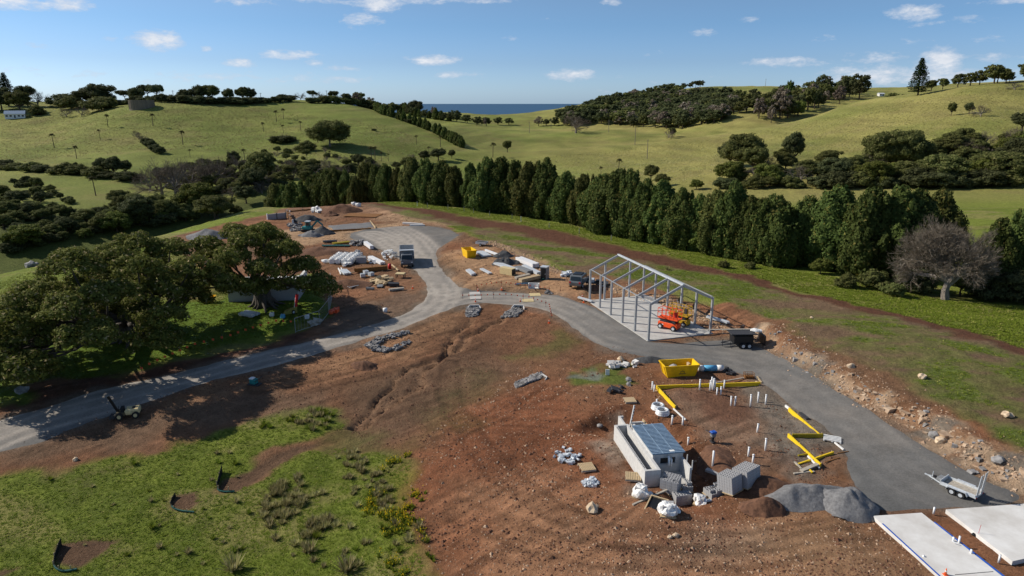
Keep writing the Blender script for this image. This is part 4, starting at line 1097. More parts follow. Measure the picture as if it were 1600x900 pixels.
for u, vb, vt, k, lab, w in [(650,180,158,'dark','taller rounded tree standing above the upper far row',1.1),(678,182,167,'farpale','pale brown tree on the skyline at the left end of the sea',.9),(712,186,171,'fardark','dark tree at the end of the upper row beside the sea',1.2),
    (745,196,182,'fardark','dark clump between the two far paddocks under the sea, left one',1.2),(760,197,183,'fardark','dark clump between the two far paddocks under the sea, middle one',1.3),(778,195,183,'fardark','dark tree at the right of the clump under the sea',1.2),
    (758,197,184,'farpale','pale twiggy tree standing in the clump under the sea',.5),(795,195,184,'fardark','dark bush below the headland, first right of the clump under the sea',1.5)]:
    P1(k, 'tree', lab, u, vb, vt, wide=w)
P1('spread', 'tree', 'big spreading half bare tree with white limbs on the left hill', 516, 229, 188, wide=1.05)
for u, vb, vt, k, lab, w in [(442,222,212,'darkbush','dark low bush group left of the big spreading tree',2.2),(478,236,222,'bush','scrubby bush just below the big spreading tree',1.2),(640,192,186,'darkbush','tiny dark bush on the left slope of the valley',1.5),
    (584,204,201,'darkbush','tiny dark shrub alone in the middle of the left hill',1.5),(663,253,236,'dark','left one of the three dark round trees by the golden slope',1.0),(685,251,232,'dark','middle and largest of the three dark round trees by the golden slope',1.35),(706,248,234,'dark','right one of the three dark round trees by the golden slope',.85),
    (642,252,238,'bare','small leafless tree left of the three dark round trees',1.0),(793,238,219,'mid','lone leaning tree at the left foot of the golden slope',.8),
    (900,208,176,'bare','old bare tree with pale branches at the foot of the dark wood',1.3),(1045,216,200,'bare','wispy tree on the fold below the dark wood',1.2),(1050,214,199,'mid','small green tree on the fold below the dark wood',.8),
    (1017,282,258,'mid','leaning round headed tree on the golden slope above the hedge',.9),(1034,292,272,'mid','shaggy small tree on the golden slope just above the hedge',1.0),(1088,296,280,'light','small yellowish bush on the paddock edge above the hedge',1.0)]:
    P1(k, 'tree', lab, u, vb, vt, wide=w, joined=False)
# feathery line climbing the left hill
for i, (u, v) in enumerate([(213,213),(217,216),(224,220),(230,226),(236,230),(243,236),(250,240)]):
    P1('darkbush' if i > 2 else 'bare', 'shrub', 'scrubby shrub in the short line climbing the left hill', u, v, v - 10, 'shrub', 'scrub line on the left hill', 1.0)
# cabbage palms
PALMS = [(85,231,207),(120,248,226),(157,218,201),(169,199,177),(239,197,176),(286,226,202),(150,306,273),(383,252,231),(432,190,171),(443,186,168),(412,206,190),(443,208,194),(470,204,188),(494,240,225),(515,246,235),(581,252,227),(586,250,227),
    (596,252,236),(607,252,239),(651,226,210),(688,230,210),(670,242,228),(966,272,246),(939,276,259),(770,246,221),(480,250,240),(297,246,232),(572,256,246),(556,250,240)]
for i, (u, vb, vt) in enumerate(PALMS):
    lab = 'cabbage palm with a thin trunk and round head on the left hill pasture'
    if u == 966: lab = 'taller of two cabbage palms on the golden slope above the hedge'
    if u == 939: lab = 'shorter of two cabbage palms on the golden slope above the hedge'
    if u == 150: lab = 'very slender palm in the shaded paddock at the far left'
    if u == 157: lab = 'thick headed leaning palm casting a long shadow on the left hill'
    if u == 770: lab = 'cabbage palm by the gully left of the golden slope'
    if u in (651, 688, 670): lab = 'cabbage palm on the lower slope beside the diagonal cypress row'
    if u in (383, 494, 515, 581, 586, 596, 607, 480, 572, 556, 297): lab = 'cabbage palm standing at the foot of the left hill above the scrub'
    P1('palm', 'palm_tree', lab, u, vb, vt, group='cabbage palms on the far slopes', joined=False, wide=1.2)
# left gully: hedge under the hill, thicket and scrub
hedge_row(P((0,262),(60,268),(110,272),(160,278),(215,284)), 8, ['darkbush','darkbush','bush'], 3.6, 'shrub', 'dark scrub of the hedge line below the left hill pasture', 'hedge line below the left hill', 1.6, seed=6)
for u, vb, vt, k, lab, w in [(119,266,254,'dark','small conical tree in the hedge line below the left hill',.7),(4,262,250,'darkbush','dark bush at the left edge in the hedge line',1.3),(161,274,248,'dark','leftmost of the three dark trees by the thicket',.9),(179,276,246,'dark','middle one of the three dark trees by the thicket',.9),(197,274,250,'dark','rightmost of the three dark trees by the thicket',.8),
    (253,304,240,'bare','largest grey leafless thicket tree in the gully',1.0),(275,305,243,'bare','grey leafless tree in the heart of the gully thicket',.9),(235,298,255,'bare','grey leafless tree at the left of the gully thicket',.9),(300,296,240,'bare','grey leafless tree right of the thicket heart',.9),(325,292,238,'bare','grey leafless tree near the right of the thicket',.85),(345,290,240,'bare','grey leafless tree at the right end of the thicket',.8),
    (374,268,236,'bare','slender bare tree on the slope right of the thicket',.8),(308,334,287,'light','bright yellow green rounded tree below the thicket',1.0),(340,340,308,'mid','round green bush on the rim just left of the smaller fig',1.3),(218,352,308,'dark','dark bushy tree in the gully above the huge fig',1.1),(183,362,330,'light','yellowish leafy tree in the gully above the huge fig',1.2),
    (160,364,334,'mid','olive tree left of the yellowish gully tree',1.0),(40,386,352,'light','pale green domed tree on the rim at the far left',1.3),(133,372,357,'light','bright low bush on the rim between the pale domed tree and the gully trees',1.2),(82,378,368,'light','tiny bright shrub on the rim right of the pale domed tree',1.2),(262,345,312,'mid','feathery tree on the open slope of the gully',.8),(290,344,318,'mid','green bush in front of the open gully slope',1.2),
    (250,350,334,'darkbush','dark shrub on the rim above the huge fig',1.6),(411,290,236,'mid','round olive tree where the left hill meets the scrub',.9),(398,300,262,'dark','dark tree at the left end of the scrub belt',1),(385,318,290,'dark','dark tree between the smaller fig and the scrub',1.2)]:
    P1(k, 'tree', lab, u, vb, vt, wide=w, joined=False)
def scatter(poly, n, seed, keys, h0, h1, label, group, name='tree', cat='tree', wide=1.1, joined=None):
    rr = random.Random(seed)
    if joined:
        items = []
        for u, v in poly_px(poly, n, seed):
            x, y, z = ground_at(u, v)
            if y > 1150: continue
            k = rr.choice(keys); items.append((k, rr.randrange(len(LIB[k])), x, y, hz(x, y), rr.uniform(h0, h1) * (.5 if 'bush' in k else 1), wide * rr.uniform(.8, 1.25), rr.random() * 6.28))
        mass(joined, label, items); return
    for u, v in poly_px(poly, n, seed):
        x, y, z = ground_at(u, v)
        if y > 1150: continue
        k = rr.choice(keys)
        plant(k, name, label, cat, x, y, rr.uniform(h0, h1) * (.5 if 'bush' in k else 1), group=group, wide=wide * rr.uniform(.8, 1.25), joined=True)
scatter([(0,290),(60,286),(110,305),(120,330),(240,345),(300,345),(180,362),(100,376),(0,400)], 130, 11, ['dark','darkbush','darkbush','mid','bush'], 2.6, 5.2, 'dark scrub on the shaded floor of the left gully', None, joined='scrub')
scatter([(150,318),(240,322),(330,335),(420,300),(400,335),(300,352),(180,364)], 24, 12, ['mid','mid','light','bush'], 3.4, 5.8, 'leafy tree in the gully just beyond the grassy rim', 'leafy trees of the gully rim')
scatter([(240,285),(300,262),(360,250),(420,262),(520,258),(640,262),(650,276),(560,276),(470,290),(420,305),(330,310),(260,300)], 190, 13, ['bare','bare','mid','dark','bush','bush','darkbush','mid'], 3.2, 6.6, 'mixed scrub belt between the left hill and the hedge end', None, joined='scrub')
scatter([(440,232),(520,240),(640,250),(650,258),(520,262),(420,258),(380,250)], 26, 14, ['bare','mid','bush','bush'], 2.4, 4.6, 'low scrub along the foot of the left hill', None, joined='scrub')
# right-hand belt below the golden hill
BELT = [(1100,294),(1600,290)]
for u, vb, vt, k, lab, w in [(1160,268,210,'mid','tall bushy tree at the left end of the belt on the right hill',1.0),(1140,262,222,'dark','dark leaning tree at the very left of the belt on the right hill',.9),(1178,272,228,'mid','bright green tree in the left part of the belt',1.0),(1237,260,206,'dark','tall slender tree with clumped foliage rising alone above the belt',.65),(1221,258,232,'mid','small tree left of the tall slender one',.8),
    (1380,262,206,'spread','broad pale limbed fig rising above the belt, left half',.75),(1412,262,203,'spread','broad pale limbed fig rising above the belt, right half',.75),(1504,230,199,'mid','lone round tree on the right hill above the belt',1.0),(1486,181,160,'mid','crooked thin tree, left of three small trees on the right hill',.6),(1514,178,161,'dark','dense middle one of three small trees on the right hill',.85),
    (1532,182,161,'bare','scruffy right one of three small trees on the right hill',1.0),(1596,206,176,'dark','dark tree cut by the right edge of the photo',1.1),(1362,292,250,'light','yellowish green tree standing proud in the middle of the belt',1.0),(1565,288,236,'mid','large round light green tree near the right end of the belt',1.4),(1540,286,245,'light','pale green tree beside the large round one in the belt',.9),
    (1470,290,240,'mid','broad tree between the yellowish one and the right end of the belt',1.3),(1590,262,218,'dark','dark tree at the right end of the belt by the photo edge',1.3),(1447,290,262,'darkbush','brownish dark rounded bush in the belt',1.6),(1262,286,250,'mid','rounded tree right of the tall slender one',1.3),(1300,288,246,'dark','rounded dark tree in the left middle of the belt',1.2)]:
    P1(k, 'tree', lab, u, vb, vt, wide=w, joined=False)
scatter([(1120,293),(1170,268),(1250,262),(1330,250),(1450,238),(1520,225),(1600,215),(1640,290),(1300,294)], 95, 15, ['mid','mid','mid','bush','light','bare'], 5, 9, 'leafy tree in the belt along the foot of the right hill', 'belt below the right hill')
hedge_row(P((1120,294),(1300,294),(1600,291)), 7, ['bush','darkbush','mid'], 5, 'tree', 'low tree along the lower edge of the belt on the right', 'belt below the right hill', 1.2, seed=16)
# Norfolk pine on the skyline
plant_px('norfolk', 'norfolk_pine', 'tall tiered pine standing alone on the right skyline', 'tree', 1434, 149, 89, joined=False, wide=1.0)
# wood on the right skyline
scatter([(1175,178),(1200,158),(1240,150),(1300,138),(1345,140),(1350,152),(1300,166),(1240,186),(1200,196)], 60, 17, ['fardark','farmid','farmid','farpale'], 12, 19, 'tall tree of the dark wood on the right skyline', 'wood on the right skyline', wide=.75)
for u, vb, vt, k, lab in [(1232,165,128,'small_cypress','thin pointed tree poking out of the wood on the right skyline'),(1285,152,117,'fardark','tallest ragged tree top in the wood on the right skyline'),(1320,155,116,'fardark','dark broad tree at the middle right of the skyline wood'),(1342,156,116,'fardark','dark broad tree at the right end of the skyline wood'),
    (1262,172,132,'farmid','light green tree in front of the skyline wood'),(1247,182,158,'light','yellow green tree at the lower edge of the skyline wood'),(1218,186,138,'farpale','greyish poplar like tree in the skyline wood')]:
    P1(k, 'tree', lab, u, vb, vt, wide=.75)
hedge_row([at_Y(u, 140, Y)[:2] for u, Y in ((1352,520),(1400,510),(1430,505))], 9, ['fardark','farmid'], 7, 'tree', 'low dark tree behind the crest left of the tall tiered pine', 'trees behind the right crest', 1.3, 3, seed=18)
hedge_row([at_Y(u, 130, Y)[:2] for u, Y in ((1450,470),(1500,455),(1560,445),(1640,430))], 6, ['farmid','fardark','mid'], 8, 'tree', 'bushy tree of the row along the right crest', 'trees along the right crest', 1.0, 3, seed=19)
hedge_row([at_Y(u, 130, Y)[:2] for u, Y in ((1540,440),(1640,425))], 7, ['farmid','mid'], 10.5, 'tree', 'taller bushy tree of the crest row near the right edge', 'trees along the right crest', 1.0, 3, seed=20)
P1('bare', 'shrub', 'bare fallen shrub in the pasture near the right edge of the hill', 1585, 140, 127, 'shrub', wide=1.4)
# the dark wood below the far ridge
scatter([(868,197),(900,196),(950,194),(1000,198),(1060,198),(1120,192),(1140,182),(1160,160),(1100,150),(1050,146),(1000,152),(960,160),(920,172),(880,186)], 330, 21, ['fardark','fardark','fardark','farmid','farpale'], 9, 15, 'dark wood covering the slope below the far ridge', None, wide=1.15, joined='woodland')
scatter([(1080,158),(1180,150),(1190,172),(1160,180),(1100,176)], 34, 22, ['fardark','farmid'], 9, 15, 'trees massed around the far white house on the hillside', None, wide=1.1, joined='woodland')
hedge_row(P((825,196),(860,196),(900,198)), 10, ['fardark','farpale','farmid'], 10, 'tree', 'tree of the low row at the foot of the headland', 'row at the foot of the headland', 1.1, 3, seed=23)
hedge_row(P((985,199),(1040,200),(1085,198)), 10, ['farmid','farpale','fardark'], 12, 'tree', 'rounded tree along the front of the dark wood', 'front of the dark wood', 1.0, 3, seed=24)
hedge_row([at_Y(u, 150, Y)[:2] for u, Y in ((1058,985),(1075,980),(1098,975))], 9, 'fardark', 9, 'tree', 'dark tree of the small clump on top of the far ridge', 'clump on the far ridge', 1.1, 3, seed=25)
P1('flat', 'tree', 'umbrella shaped tree on top of the far ridge', 1087, 138, 127)
hedge_row([at_Y(u, 150, Y)[:2] for u, Y in ((905,985),(960,990),(1040,990))], 26, 'fardark', 8, 'tree', 'sparse tree along the skyline of the far ridge', 'sparse trees on the far ridge', 1.3, 3, seed=26)

# ------------------------------------------------------------------ far built things
simple('white paint', (.78, .78, .76), .6, var=.12); simple('blue grey metal roof', (.30, .38, .47), .4, .3, var=.15)
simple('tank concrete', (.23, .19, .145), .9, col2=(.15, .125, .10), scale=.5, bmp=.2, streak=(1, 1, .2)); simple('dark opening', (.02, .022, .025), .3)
simple('pole timber', (.20, .17, .14), .9); simple('white metal roof', (.66, .68, .72), .45, .1, var=.1)
def farmhouse(u, v, label, w, d, h, rz, wall, roof, px_l=None):
    x, y, z = ground_at(u, v)
    t = thing('farmhouse', label, 'house', (x, y, z), rz)
    MB().box(-w/2, w/2, -d/2, d/2, -1, h).build('wall', wall, t)
    r = MB(); hp = h + d * .26
    r.add([(-w/2-.4, -d/2-.5, h-.05), (w/2+.4, -d/2-.5, h-.05), (w/2+.4, 0, hp), (-w/2-.4, 0, hp), (w/2+.4, d/2+.5, h-.05), (-w/2-.4, d/2+.5, h-.05),
           (-w/2-.4, -d/2-.5, h-.2), (w/2+.4, -d/2-.5, h-.2), (w/2+.4, d/2+.5, h-.2), (-w/2-.4, d/2+.5, h-.2)], [(0,1,2,3), (3,2,4,5), (0,6,7,1), (5,4,8,9), (0,3,5,9,6), (1,7,8,4,2), (6,9,8,7)])
    r.build('roof', roof, t)
    n = int(w / 2.4)
    for i in range(n):
        cx = -w/2 + (i + .5) * w / n
        if i == n // 2: MB().box(cx-.5, cx+.5, -d/2-.04, -d/2+.02, 0, 2.1).build('door', 'dark opening', t)
        else:
            f = MB().box(cx-.7, cx+.7, -d/2-.04, -d/2+.02, .9, 2.1).build('window', 'dark opening', t)
            MB().box(cx-.8, cx+.8, -d/2-.12, -d/2, .8, .9).build('sill', 'white paint', f)
    return t
farmhouse(25, 184, 'white farmhouse with a blue grey roof at the left edge of the hill', 13, 9, 3.1, R(28), 'white paint', 'blue grey metal roof')
farmhouse(1150, 174, 'white roofed house among the dark trees of the far hillside', 19, 9, 3.2, R(8), 'white paint', 'white metal roof')
farmhouse(1376, 150, 'small white shed just left of the tall tiered pine', 6, 4, 2.4, R(10), 'white paint', 'white metal roof')
def tank():
    x, y, z = ground_at(222, 168)
    t = thing('water_tank', 'round brown concrete water tank on the left skyline pasture', 'tank', (x, y, z))
    n = 40; Rr = 8.6; H = 5.4; m = MB()
    vs = []
    for k, (r, zz) in enumerate([(Rr, -2), (Rr, H), (Rr - .35, H), (Rr - .35, H - .8)]):
        vs += [(r * math.cos(6.2832 * i / n), r * math.sin(6.2832 * i / n), zz) for i in range(n)]
    fs = [(k * n + i, k * n + (i + 1) % n, (k + 1) * n + (i + 1) % n, (k + 1) * n + i) for k in range(3) for i in range(n)]
    m.add(vs, fs).build('wall', 'tank concrete', t)
    m = MB(); m.tube([(0, 0, H - .8), (0, 0, H - .6)], Rr - .3, 40).build('roof', 'pole timber', t)
    m = MB()
    for i in range(n): a = 6.2832 * i / n; m.bar((Rr * 1.004 * math.cos(a), Rr * 1.004 * math.sin(a), -1), (Rr * 1.004 * math.cos(a), Rr * 1.004 * math.sin(a), H), .16)
    m.build('rib', 'tank concrete', t)
tank()
for u, vb, vt, lab in [(511,156,141,'thin power pole on the left skyline between the wind bent trees'),(272,160,141,'power pole on the skyline right of the tank pines'),(408,158,145,'short power pole on the skyline right of the last dark pair'),(861,201,184,'pale power pole in front of the row below the headland'),
    (951,207,187,'pale power pole in the shaded paddock before the dark wood'),(992,226,199,'power pole on the crest of the golden slope'),(1011,248,218,'power pole standing on the golden slope'),(940,192,178,'power pole among trees at the left of the dark wood'),(1196,133,123,'mast on the far right ridge'),(827,208,190,'brown pole in the paddock below the headland')]:
    x, y, z = ground_at(u, vb); h = at_Y(u, vt, y)[2] - z
    t = thing('power_pole', lab, 'pole', (x, y, z), rng.random())
    MB().tube([(0, 0, -.5), (0, 0, h)], [.24, .17], 6).build('pole', 'pole timber', t)
    MB().bar((-1.2, 0, h * .93), (1.2, 0, h * .93), .16).build('crossarm', 'pole timber', t)

# ------------------------------------------------------------------ the building site
simple('galvanised steel', (.42, .44, .46), .45, .5, var=.15, scale=2); simple('concrete', (.50, .49, .465), .9, col2=(.38, .365, .345), scale=.8, bmp=.1)
simple('white concrete', (.72, .72, .71), .9, col2=(.50, .48, .45), scale=.32, bmp=.1, detail=9); simple('block wall', (.56, .56, .55), .9, col2=(.46, .455, .45), scale=3, bmp=.3)
simple('orange paint', (.85, .10, .02), .45, var=.2); simple('yellow paint', (.80, .50, .01), .45, var=.15, scale=2); simple('black rubber', (.02, .02, .022), .8); simple('black paint', (.015, .016, .018), .35)
simple('grey paint', (.22, .23, .24), .5); simple('timber', (.50, .38, .23), .85, var=.35, scale=4, streak=(1, 8, 1)); simple('weathered timber', (.42, .38, .32), .9, var=.3); simple('white plastic', (.72, .73, .75), .45, var=.1)
simple('light steel', (.60, .64, .68), .4, .2, var=.2); simple('block grey', (.36, .36, .37), .95, var=.2, scale=8, bmp=.2); simple('blue paint', (.02, .10, .45), .5); simple('blue wrap', (.12, .42, .68), .35, var=.25); simple('red paint', (.55, .02, .02), .5)
simple('orange plastic', (.90, .16, .04), .5); simple('teal paint', (.02, .20, .20), .45); simple('formply face', (.35, .27, .015), .6, var=.3); simple('formwork yellow', (.80, .55, .02), .55, var=.12)
simple('deck rib', (.27, .38, .50), .45, .1); simple('deck blue', (.13, .22, .33), .35, .3, var=.2, scale=2); simple('rust steel', (.22, .10, .03), .85, var=.35); simple('dark steel', (.05, .05, .055), .6); simple('glass', (.02, .03, .035), .12, spec=.6); simple('car paint grey', (.16, .18, .19), .3, .3, var=.1)
simple('dark gravel', (.085, .088, .092), .95, col2=(.045, .046, .05), scale=6, bmp=.8); simple('grey gravel', (.20, .20, .205), .95, col2=(.12, .12, .125), scale=5, bmp=.8); simple('dirt heap', (.17, .085, .05), .95, col2=(.08, .04, .025), scale=4, bmp=.9)
simple('sandstone', (.62, .50, .36), .9, col2=(.40, .28, .18), scale=2, bmp=.4); simple('riprap', (.34, .33, .33), .95, col2=(.13, .125, .12), scale=1.5, bmp=.4); simple('pale stone', (.46, .33, .23), .95, col2=(.30, .19, .12), scale=2); simple('clod', (.17, .08, .048), .95, col2=(.10, .05, .03), scale=2)
simple('geotextile', (.012, .016, .014), .8); simple('silt green', (.02, .10, .09), .6); simple('beige paint', (.62, .50, .27), .5, var=.2); simple('plastic wrap', (.80, .80, .78), .3, var=.12, scale=3, bmp=.8); simple('olive crust', (.12, .10, .06), .9)

# shed frame
def shed():
    FL = Vector((15.37, 72.36, 0)); FR = Vector((23.0, 74.76, 0)); BL = Vector((10.35, 87.9, 0))
    X = (FR - FL); Y = (BL - FL); w = X.length; Lg = Y.length; rz = math.atan2(X.y, X.x)
    sl = thing('concrete_slab', 'pale concrete floor slab under the open steel shed frame', 'slab', FL, rz)
    MB().box(-.25, w + .25, -.25, Lg + .25, -.5, .09).build('slab', 'concrete', sl)
    t = thing('shed_frame', 'open grey steel portal frame of a shed on a concrete slab', 'steel frame', FL + Vector((0, 0, .09)), rz)
    H, A = 4.3, 6.1; n = 6; g = 'galvanised steel'
    def post(x, y, h):
        MB().box(x - .11, x + .11, y - .11, y + .11, .02, h).box(x - .2, x + .2, y - .2, y + .2, 0, .02).build('post', g, t)
    for i in range(n):
        y = Lg * i / (n - 1)
        post(0, y, H); post(w, y, H)
        MB().bar((.11, y, H - .1), (w / 2 - .05, y, A - .13), .16, .26).build('rafter', g, t)
        MB().bar((w - .11, y, H - .1), (w / 2 + .05, y, A - .13), .16, .26).build('rafter', g, t)
    post(w * .27, Lg, H + (A - H) * .54 - .25); post(w * .73, Lg, H + (A - H) * .54 - .25)
    MB().box(w / 2 - .12, w / 2 + .12, -.1, Lg + .1, A - .1, A + .08).build('ridge_beam', 'light steel', t)
    MB().box(-.05, .05, .12, Lg - .12, H + .005, H + .09).build('eave_beam', g, t)
    MB().box(w - .05, w + .05, .12, Lg - .12, H + .005, H + .09).build('eave_beam', g, t)
    for sx in (-1, 1): MB().bar((w + .12, Lg * .4 + sx * .1, 0), (w + .05, Lg * .4 + sx * 1.1, 1.9), .05).build('brace', g, t)
shed()

def wheel(parent, x, y, z, r, w, rim='light steel', name='wheel'):
    o = MB().tube([(x, y - w / 2, z), (x, y + w / 2, z)], r, 14).build(name, 'black rubber', parent)
    MB().tube([(x, y - w / 2 - .015, z), (x, y + w / 2 + .015, z)], r * .55, 10).build('rim', rim, o)
    return o
simple('ochre paint', (.55, .32, .02), .55)
def scissor_lift(x, y, rz, paint, label):
    t = thing('scissor_lift', label, 'scissor lift', on(x, y, .11 - hz(x, y) if False else 0), rz); t.location.z = .09
    MB().box(-1.25, 1.25, -.5, .5, .25, .85).box(-1.3, -1.1, -.4, .4, .3, .7).build('chassis', paint, t, bevel=.05)
    for sx in (-.85, .85):
        for sy in (-.55, .55): wheel(t, sx, sy, .32, .32, .22)
    m = MB()
    for k in range(3):
        z0 = .86 + k * .13
        for sy in (-.42, .42): m.bar((-1.0, sy, z0), (1.0, sy, z0 + .1), .06).bar((1.0, sy, z0), (-1.0, sy, z0 + .1), .06)
    m.build('scissor_stack', 'dark steel', t)
    MB().box(-1.3, 1.3, -.55, .55, 1.28, 1.4).build('platform', paint, t)
    m = MB()
    for sy in (-.55, .55):
        for k in range(6): m.bar((-1.28 + k * .512, sy, 1.4), (-1.28 + k * .512, sy, 2.45), .05)
        m.bar((-1.28, sy, 2.45), (1.28, sy, 2.45), .055); m.bar((-1.28, sy, 1.95), (1.28, sy, 1.95), .045)
    for sx in (-1.28, 1.28): m.bar((sx, -.55, 2.45), (sx, .55, 2.45), .055); m.bar((sx, -.55, 1.95), (sx, .55, 1.95), .045)
    m.build('guard_rail', paint, t)
    MB().box(.95, 1.25, -.75, -.5, 1.75, 2.35).build('control_box', 'red paint' if 'orange' in paint else 'dark steel', t)
    MB().box(-.75, -.5, -.505, -.512, .5, .62).build('decal', 'white paint', t)
scissor_lift(18.55, 76.2, R(-42), 'orange paint', 'orange scissor lift with a raised railed platform parked on the shed slab')
scissor_lift(20.1, 77.7, R(-42), 'ochre paint', 'yellow scissor lift half hidden behind the orange one on the shed slab')

def skip(u, v, rz, L, Wd, H, label, taper=.35, emblem=True, fill=True):
    x, y, z = ground_at(u, v)
    t = thing('skip_bin', label, 'skip bin', (x, y, z - .03), rz)
    def shell(off, z0, z1):   # ring of the trapezoid box at inset off
        return [Vector(p) for p in ((-L/2 + taper + off, -Wd/2 + .12 + off, z0), (L/2 - taper - off, -Wd/2 + .12 + off, z0), (L/2 - taper - off, Wd/2 - .12 - off, z0), (-L/2 + taper + off, Wd/2 - .12 - off, z0),
                                       (-L/2 + off, -Wd/2 + off, z1), (L/2 - off, -Wd/2 + off, z1), (L/2 - off, Wd/2 - off, z1), (-L/2 + off, Wd/2 - off, z1))]
    o = shell(0, 0.05, H); i = shell(.07, .18, H)
    vs = o + i
    MB().add(vs, [(0, 3, 2, 1), (0, 1, 5, 4), (1, 2, 6, 5), (2, 3, 7, 6), (3, 0, 4, 7), (8, 9, 10, 11), (8, 12, 13, 9), (9, 13, 14, 10), (10, 14, 15, 11), (11, 15, 12, 8),
                (4, 5, 13, 12), (5, 6, 14, 13), (6, 7, 15, 14), (7, 4, 12, 15)]).build('bin_shell', 'yellow paint', t)
    m = MB()
    for a, b in ((4, 5), (5, 6), (6, 7), (7, 4)): m.bar(o[a], o[b], .1, .1)
    m.build('rim', 'yellow paint', t)
    m = MB()
    for s in (-1, 1):
        for k in (-.28, .28): m.bar((s * (L/2 - taper + .02), k * Wd, .1), (s * (L/2 + .02), k * Wd, H - .05), .08)
    m.build('rib', 'yellow paint', t)
    if emblem:   # dark mountain shaped mark on the long side
        m = MB(); tilt = (.12) / H
        for k in range(7):
            a = math.pi * (k + .5) / 7; r0, r1 = .12, .26 + .04 * (k % 2)
            c = Vector((.05, 0, H * .38)); 
            p = [Vector((c.x + math.cos(a) * r0, 0, c.z + math.sin(a) * r0)), Vector((c.x + math.cos(a + .12) * r1, 0, c.z + math.sin(a + .12) * r1)), Vector((c.x + math.cos(a - .12) * r1, 0, c.z + math.sin(a - .12) * r1))]
            for q in p: q.y = -Wd/2 + .12 - (q.z) * tilt - .012
            m.add(p, [(0, 1, 2)])
        m.bar((-.3, -Wd/2 + .12 - H * .36 * tilt - .02, H * .34), (.4, -Wd/2 + .12 - H * .36 * tilt - .02, H * .34), .02, .05)
        m.build('emblem', 'dark steel', t)
    if fill:
        f = thing('rubble', 'rubbish and offcuts lying in the ' + label.split(' standing')[0], 'rubble', (x, y, z), rz)
        MB().blob((-.55, .1, .75), (.5, .4, .3), 3).build('sack', 'block grey', f)
        MB().blob((.1, .1, .45), (1.2, .55, .3), 4).build('debris', 'dirt heap', f)
        MB().box(.75, 1.3, -.3, .2, .7, .82).box(.9, 1.1, -.2, .3, .85, 1.15).build('offcut', 'timber', f)
    return t
skip(1060, 585, R(8), 3.5, 1.75, 1.25, 'large yellow skip bin standing beside the road below the shed')
skip(733, 401, R(-68), 3.1, 1.7, 1.35, 'yellow skip bin standing on the tan pad right of the turning circle', emblem=False, fill=False)
skip(325, 472, R(4), 1.9, 1.2, .8, 'small yellow skip bin standing on the lawn between the two figs', emblem=False, fill=False)

def seg_px(a, b):
    A = G3(*a); B = G3(*b); return A, B
def plank(name, label, cat, a, b, w, h, mat, dz=0, group=None, lift=0):
    A, B = seg_px(a, b); c = (A + B) / 2; rz = math.atan2(B.y - A.y, B.x - A.x); L = (B - A).length
    z = max(A.z, B.z, c.z) + dz
    o = MB().box(-L/2, L/2, -w/2, w/2, 0, h).build(name, mat, None); o.location = (c.x, c.y, z); o.rotation_euler = (0, -math.atan2(B.z - A.z, (B - A).to_2d().length) * 0, rz)
    return tag(o, label, cat, group)

# formwork boards round the house pad
def formboard(a, b, label, h=.34, face='formwork yellow', group='yellow formwork boards'):
    A, B = seg_px(a, b); c = (A + B) / 2; L = (B - A).to_2d().length; rz = math.atan2(B.y - A.y, B.x - A.x)
    t = thing('formwork_board', label, 'board', (c.x, c.y, min(A.z, B.z) - .05), rz, group)
    k = max(1, int(round(L / 3.2)))
    for i in range(k): MB().box(-L/2 + i * L/k + .015, -L/2 + (i+1) * L/k - .015, -.055, .055, 0, h + .05).build('board', face, t)
    m = MB()
    for i in range(int(L / 1.2) + 1): xx = -L/2 + .1 + i * (L - .2) / max(1, int(L / 1.2)); m.bar((xx, .09, -.2), (xx, .09, h + .12), .045)
    m.build('peg', 'timber', t)
formboard((1025,607), (1188,602), 'long yellow formwork board along the far edge of the house pad, below the large skip')
formboard((1026,608), (1055,640), 'short slanting yellow formwork board left of the house pad beside the grey coils')
formboard((1232,642), (1283,682), 'upper slanting yellow formwork board beside the road')
formboard((1231,683), (1282,730), 'lower slanting yellow formwork board beside the road')
formboard((1237,684), (1286,683), 'olive faced formwork board bridging the two slanting yellow boards', face='formply face')
formboard((1244,727), (1302,709), 'thin yellow beam lying across the lower slanting board', h=.2)
for a, b, w, h, m, lab in [((1052,642),(1071,657),.1,.1,'white paint','white painted plank near the two stand-pipes left of the pad'),((1119,599),(1162,592),.12,.1,'weathered timber','long pale plank leaning behind the far formwork board'),
    ((1183,590),(1190,599),.14,.1,'timber','short plank at the right end behind the far formwork board'),((1181,598),(1187,603),.14,.12,'timber','stubby plank end at the right tip of the far formwork board'),((1227,636),(1234,642),.12,.2,'white paint','white board end above the upper slanting yellow board'),
    ((1304,694),(1318,704),.12,.1,'white paint','white plank stub right of the formwork frame'),((1241,724),(1252,733),.12,.08,'weathered timber','short plank at the near end of the yellow beam'),((1252,737),(1277,729),.3,.1,'weathered timber','wide weathered board in the near timber pile by the formwork'),
    ((1240,741),(1272,738),.14,.08,'weathered timber','long grey board at the bottom of the near timber pile'),((1263,734),(1269,740),.14,.1,'formwork yellow','yellow offcut in the near timber pile'),((1262,715),(1280,733),.1,.12,'white paint','white rail lying beside the lower slanting board'),
    ((1247,713),(1265,710),.1,.1,'formply face','thin olive batten under the crossing yellow beam'),((1308,709),(1326,706),.05,.05,'rust steel','dark steel bar across the pit right of the formwork'),((1288,724),(1312,716),.05,.05,'rust steel','lower dark steel bar in the pit right of the formwork'),
    ((989,790),(1052,772),.14,.1,'weathered timber','long weathered beam lying in front of the block pallets'),((640,396),(643,398),.1,.1,'timber','offcut'),
    ((1250,648),(1262,656),.3,.12,'dark steel','dark plank beside the upper slanting board')]:
    if lab != 'offcut': plank('timber_plank', lab, 'plank', a, b, w, h, m, .02)
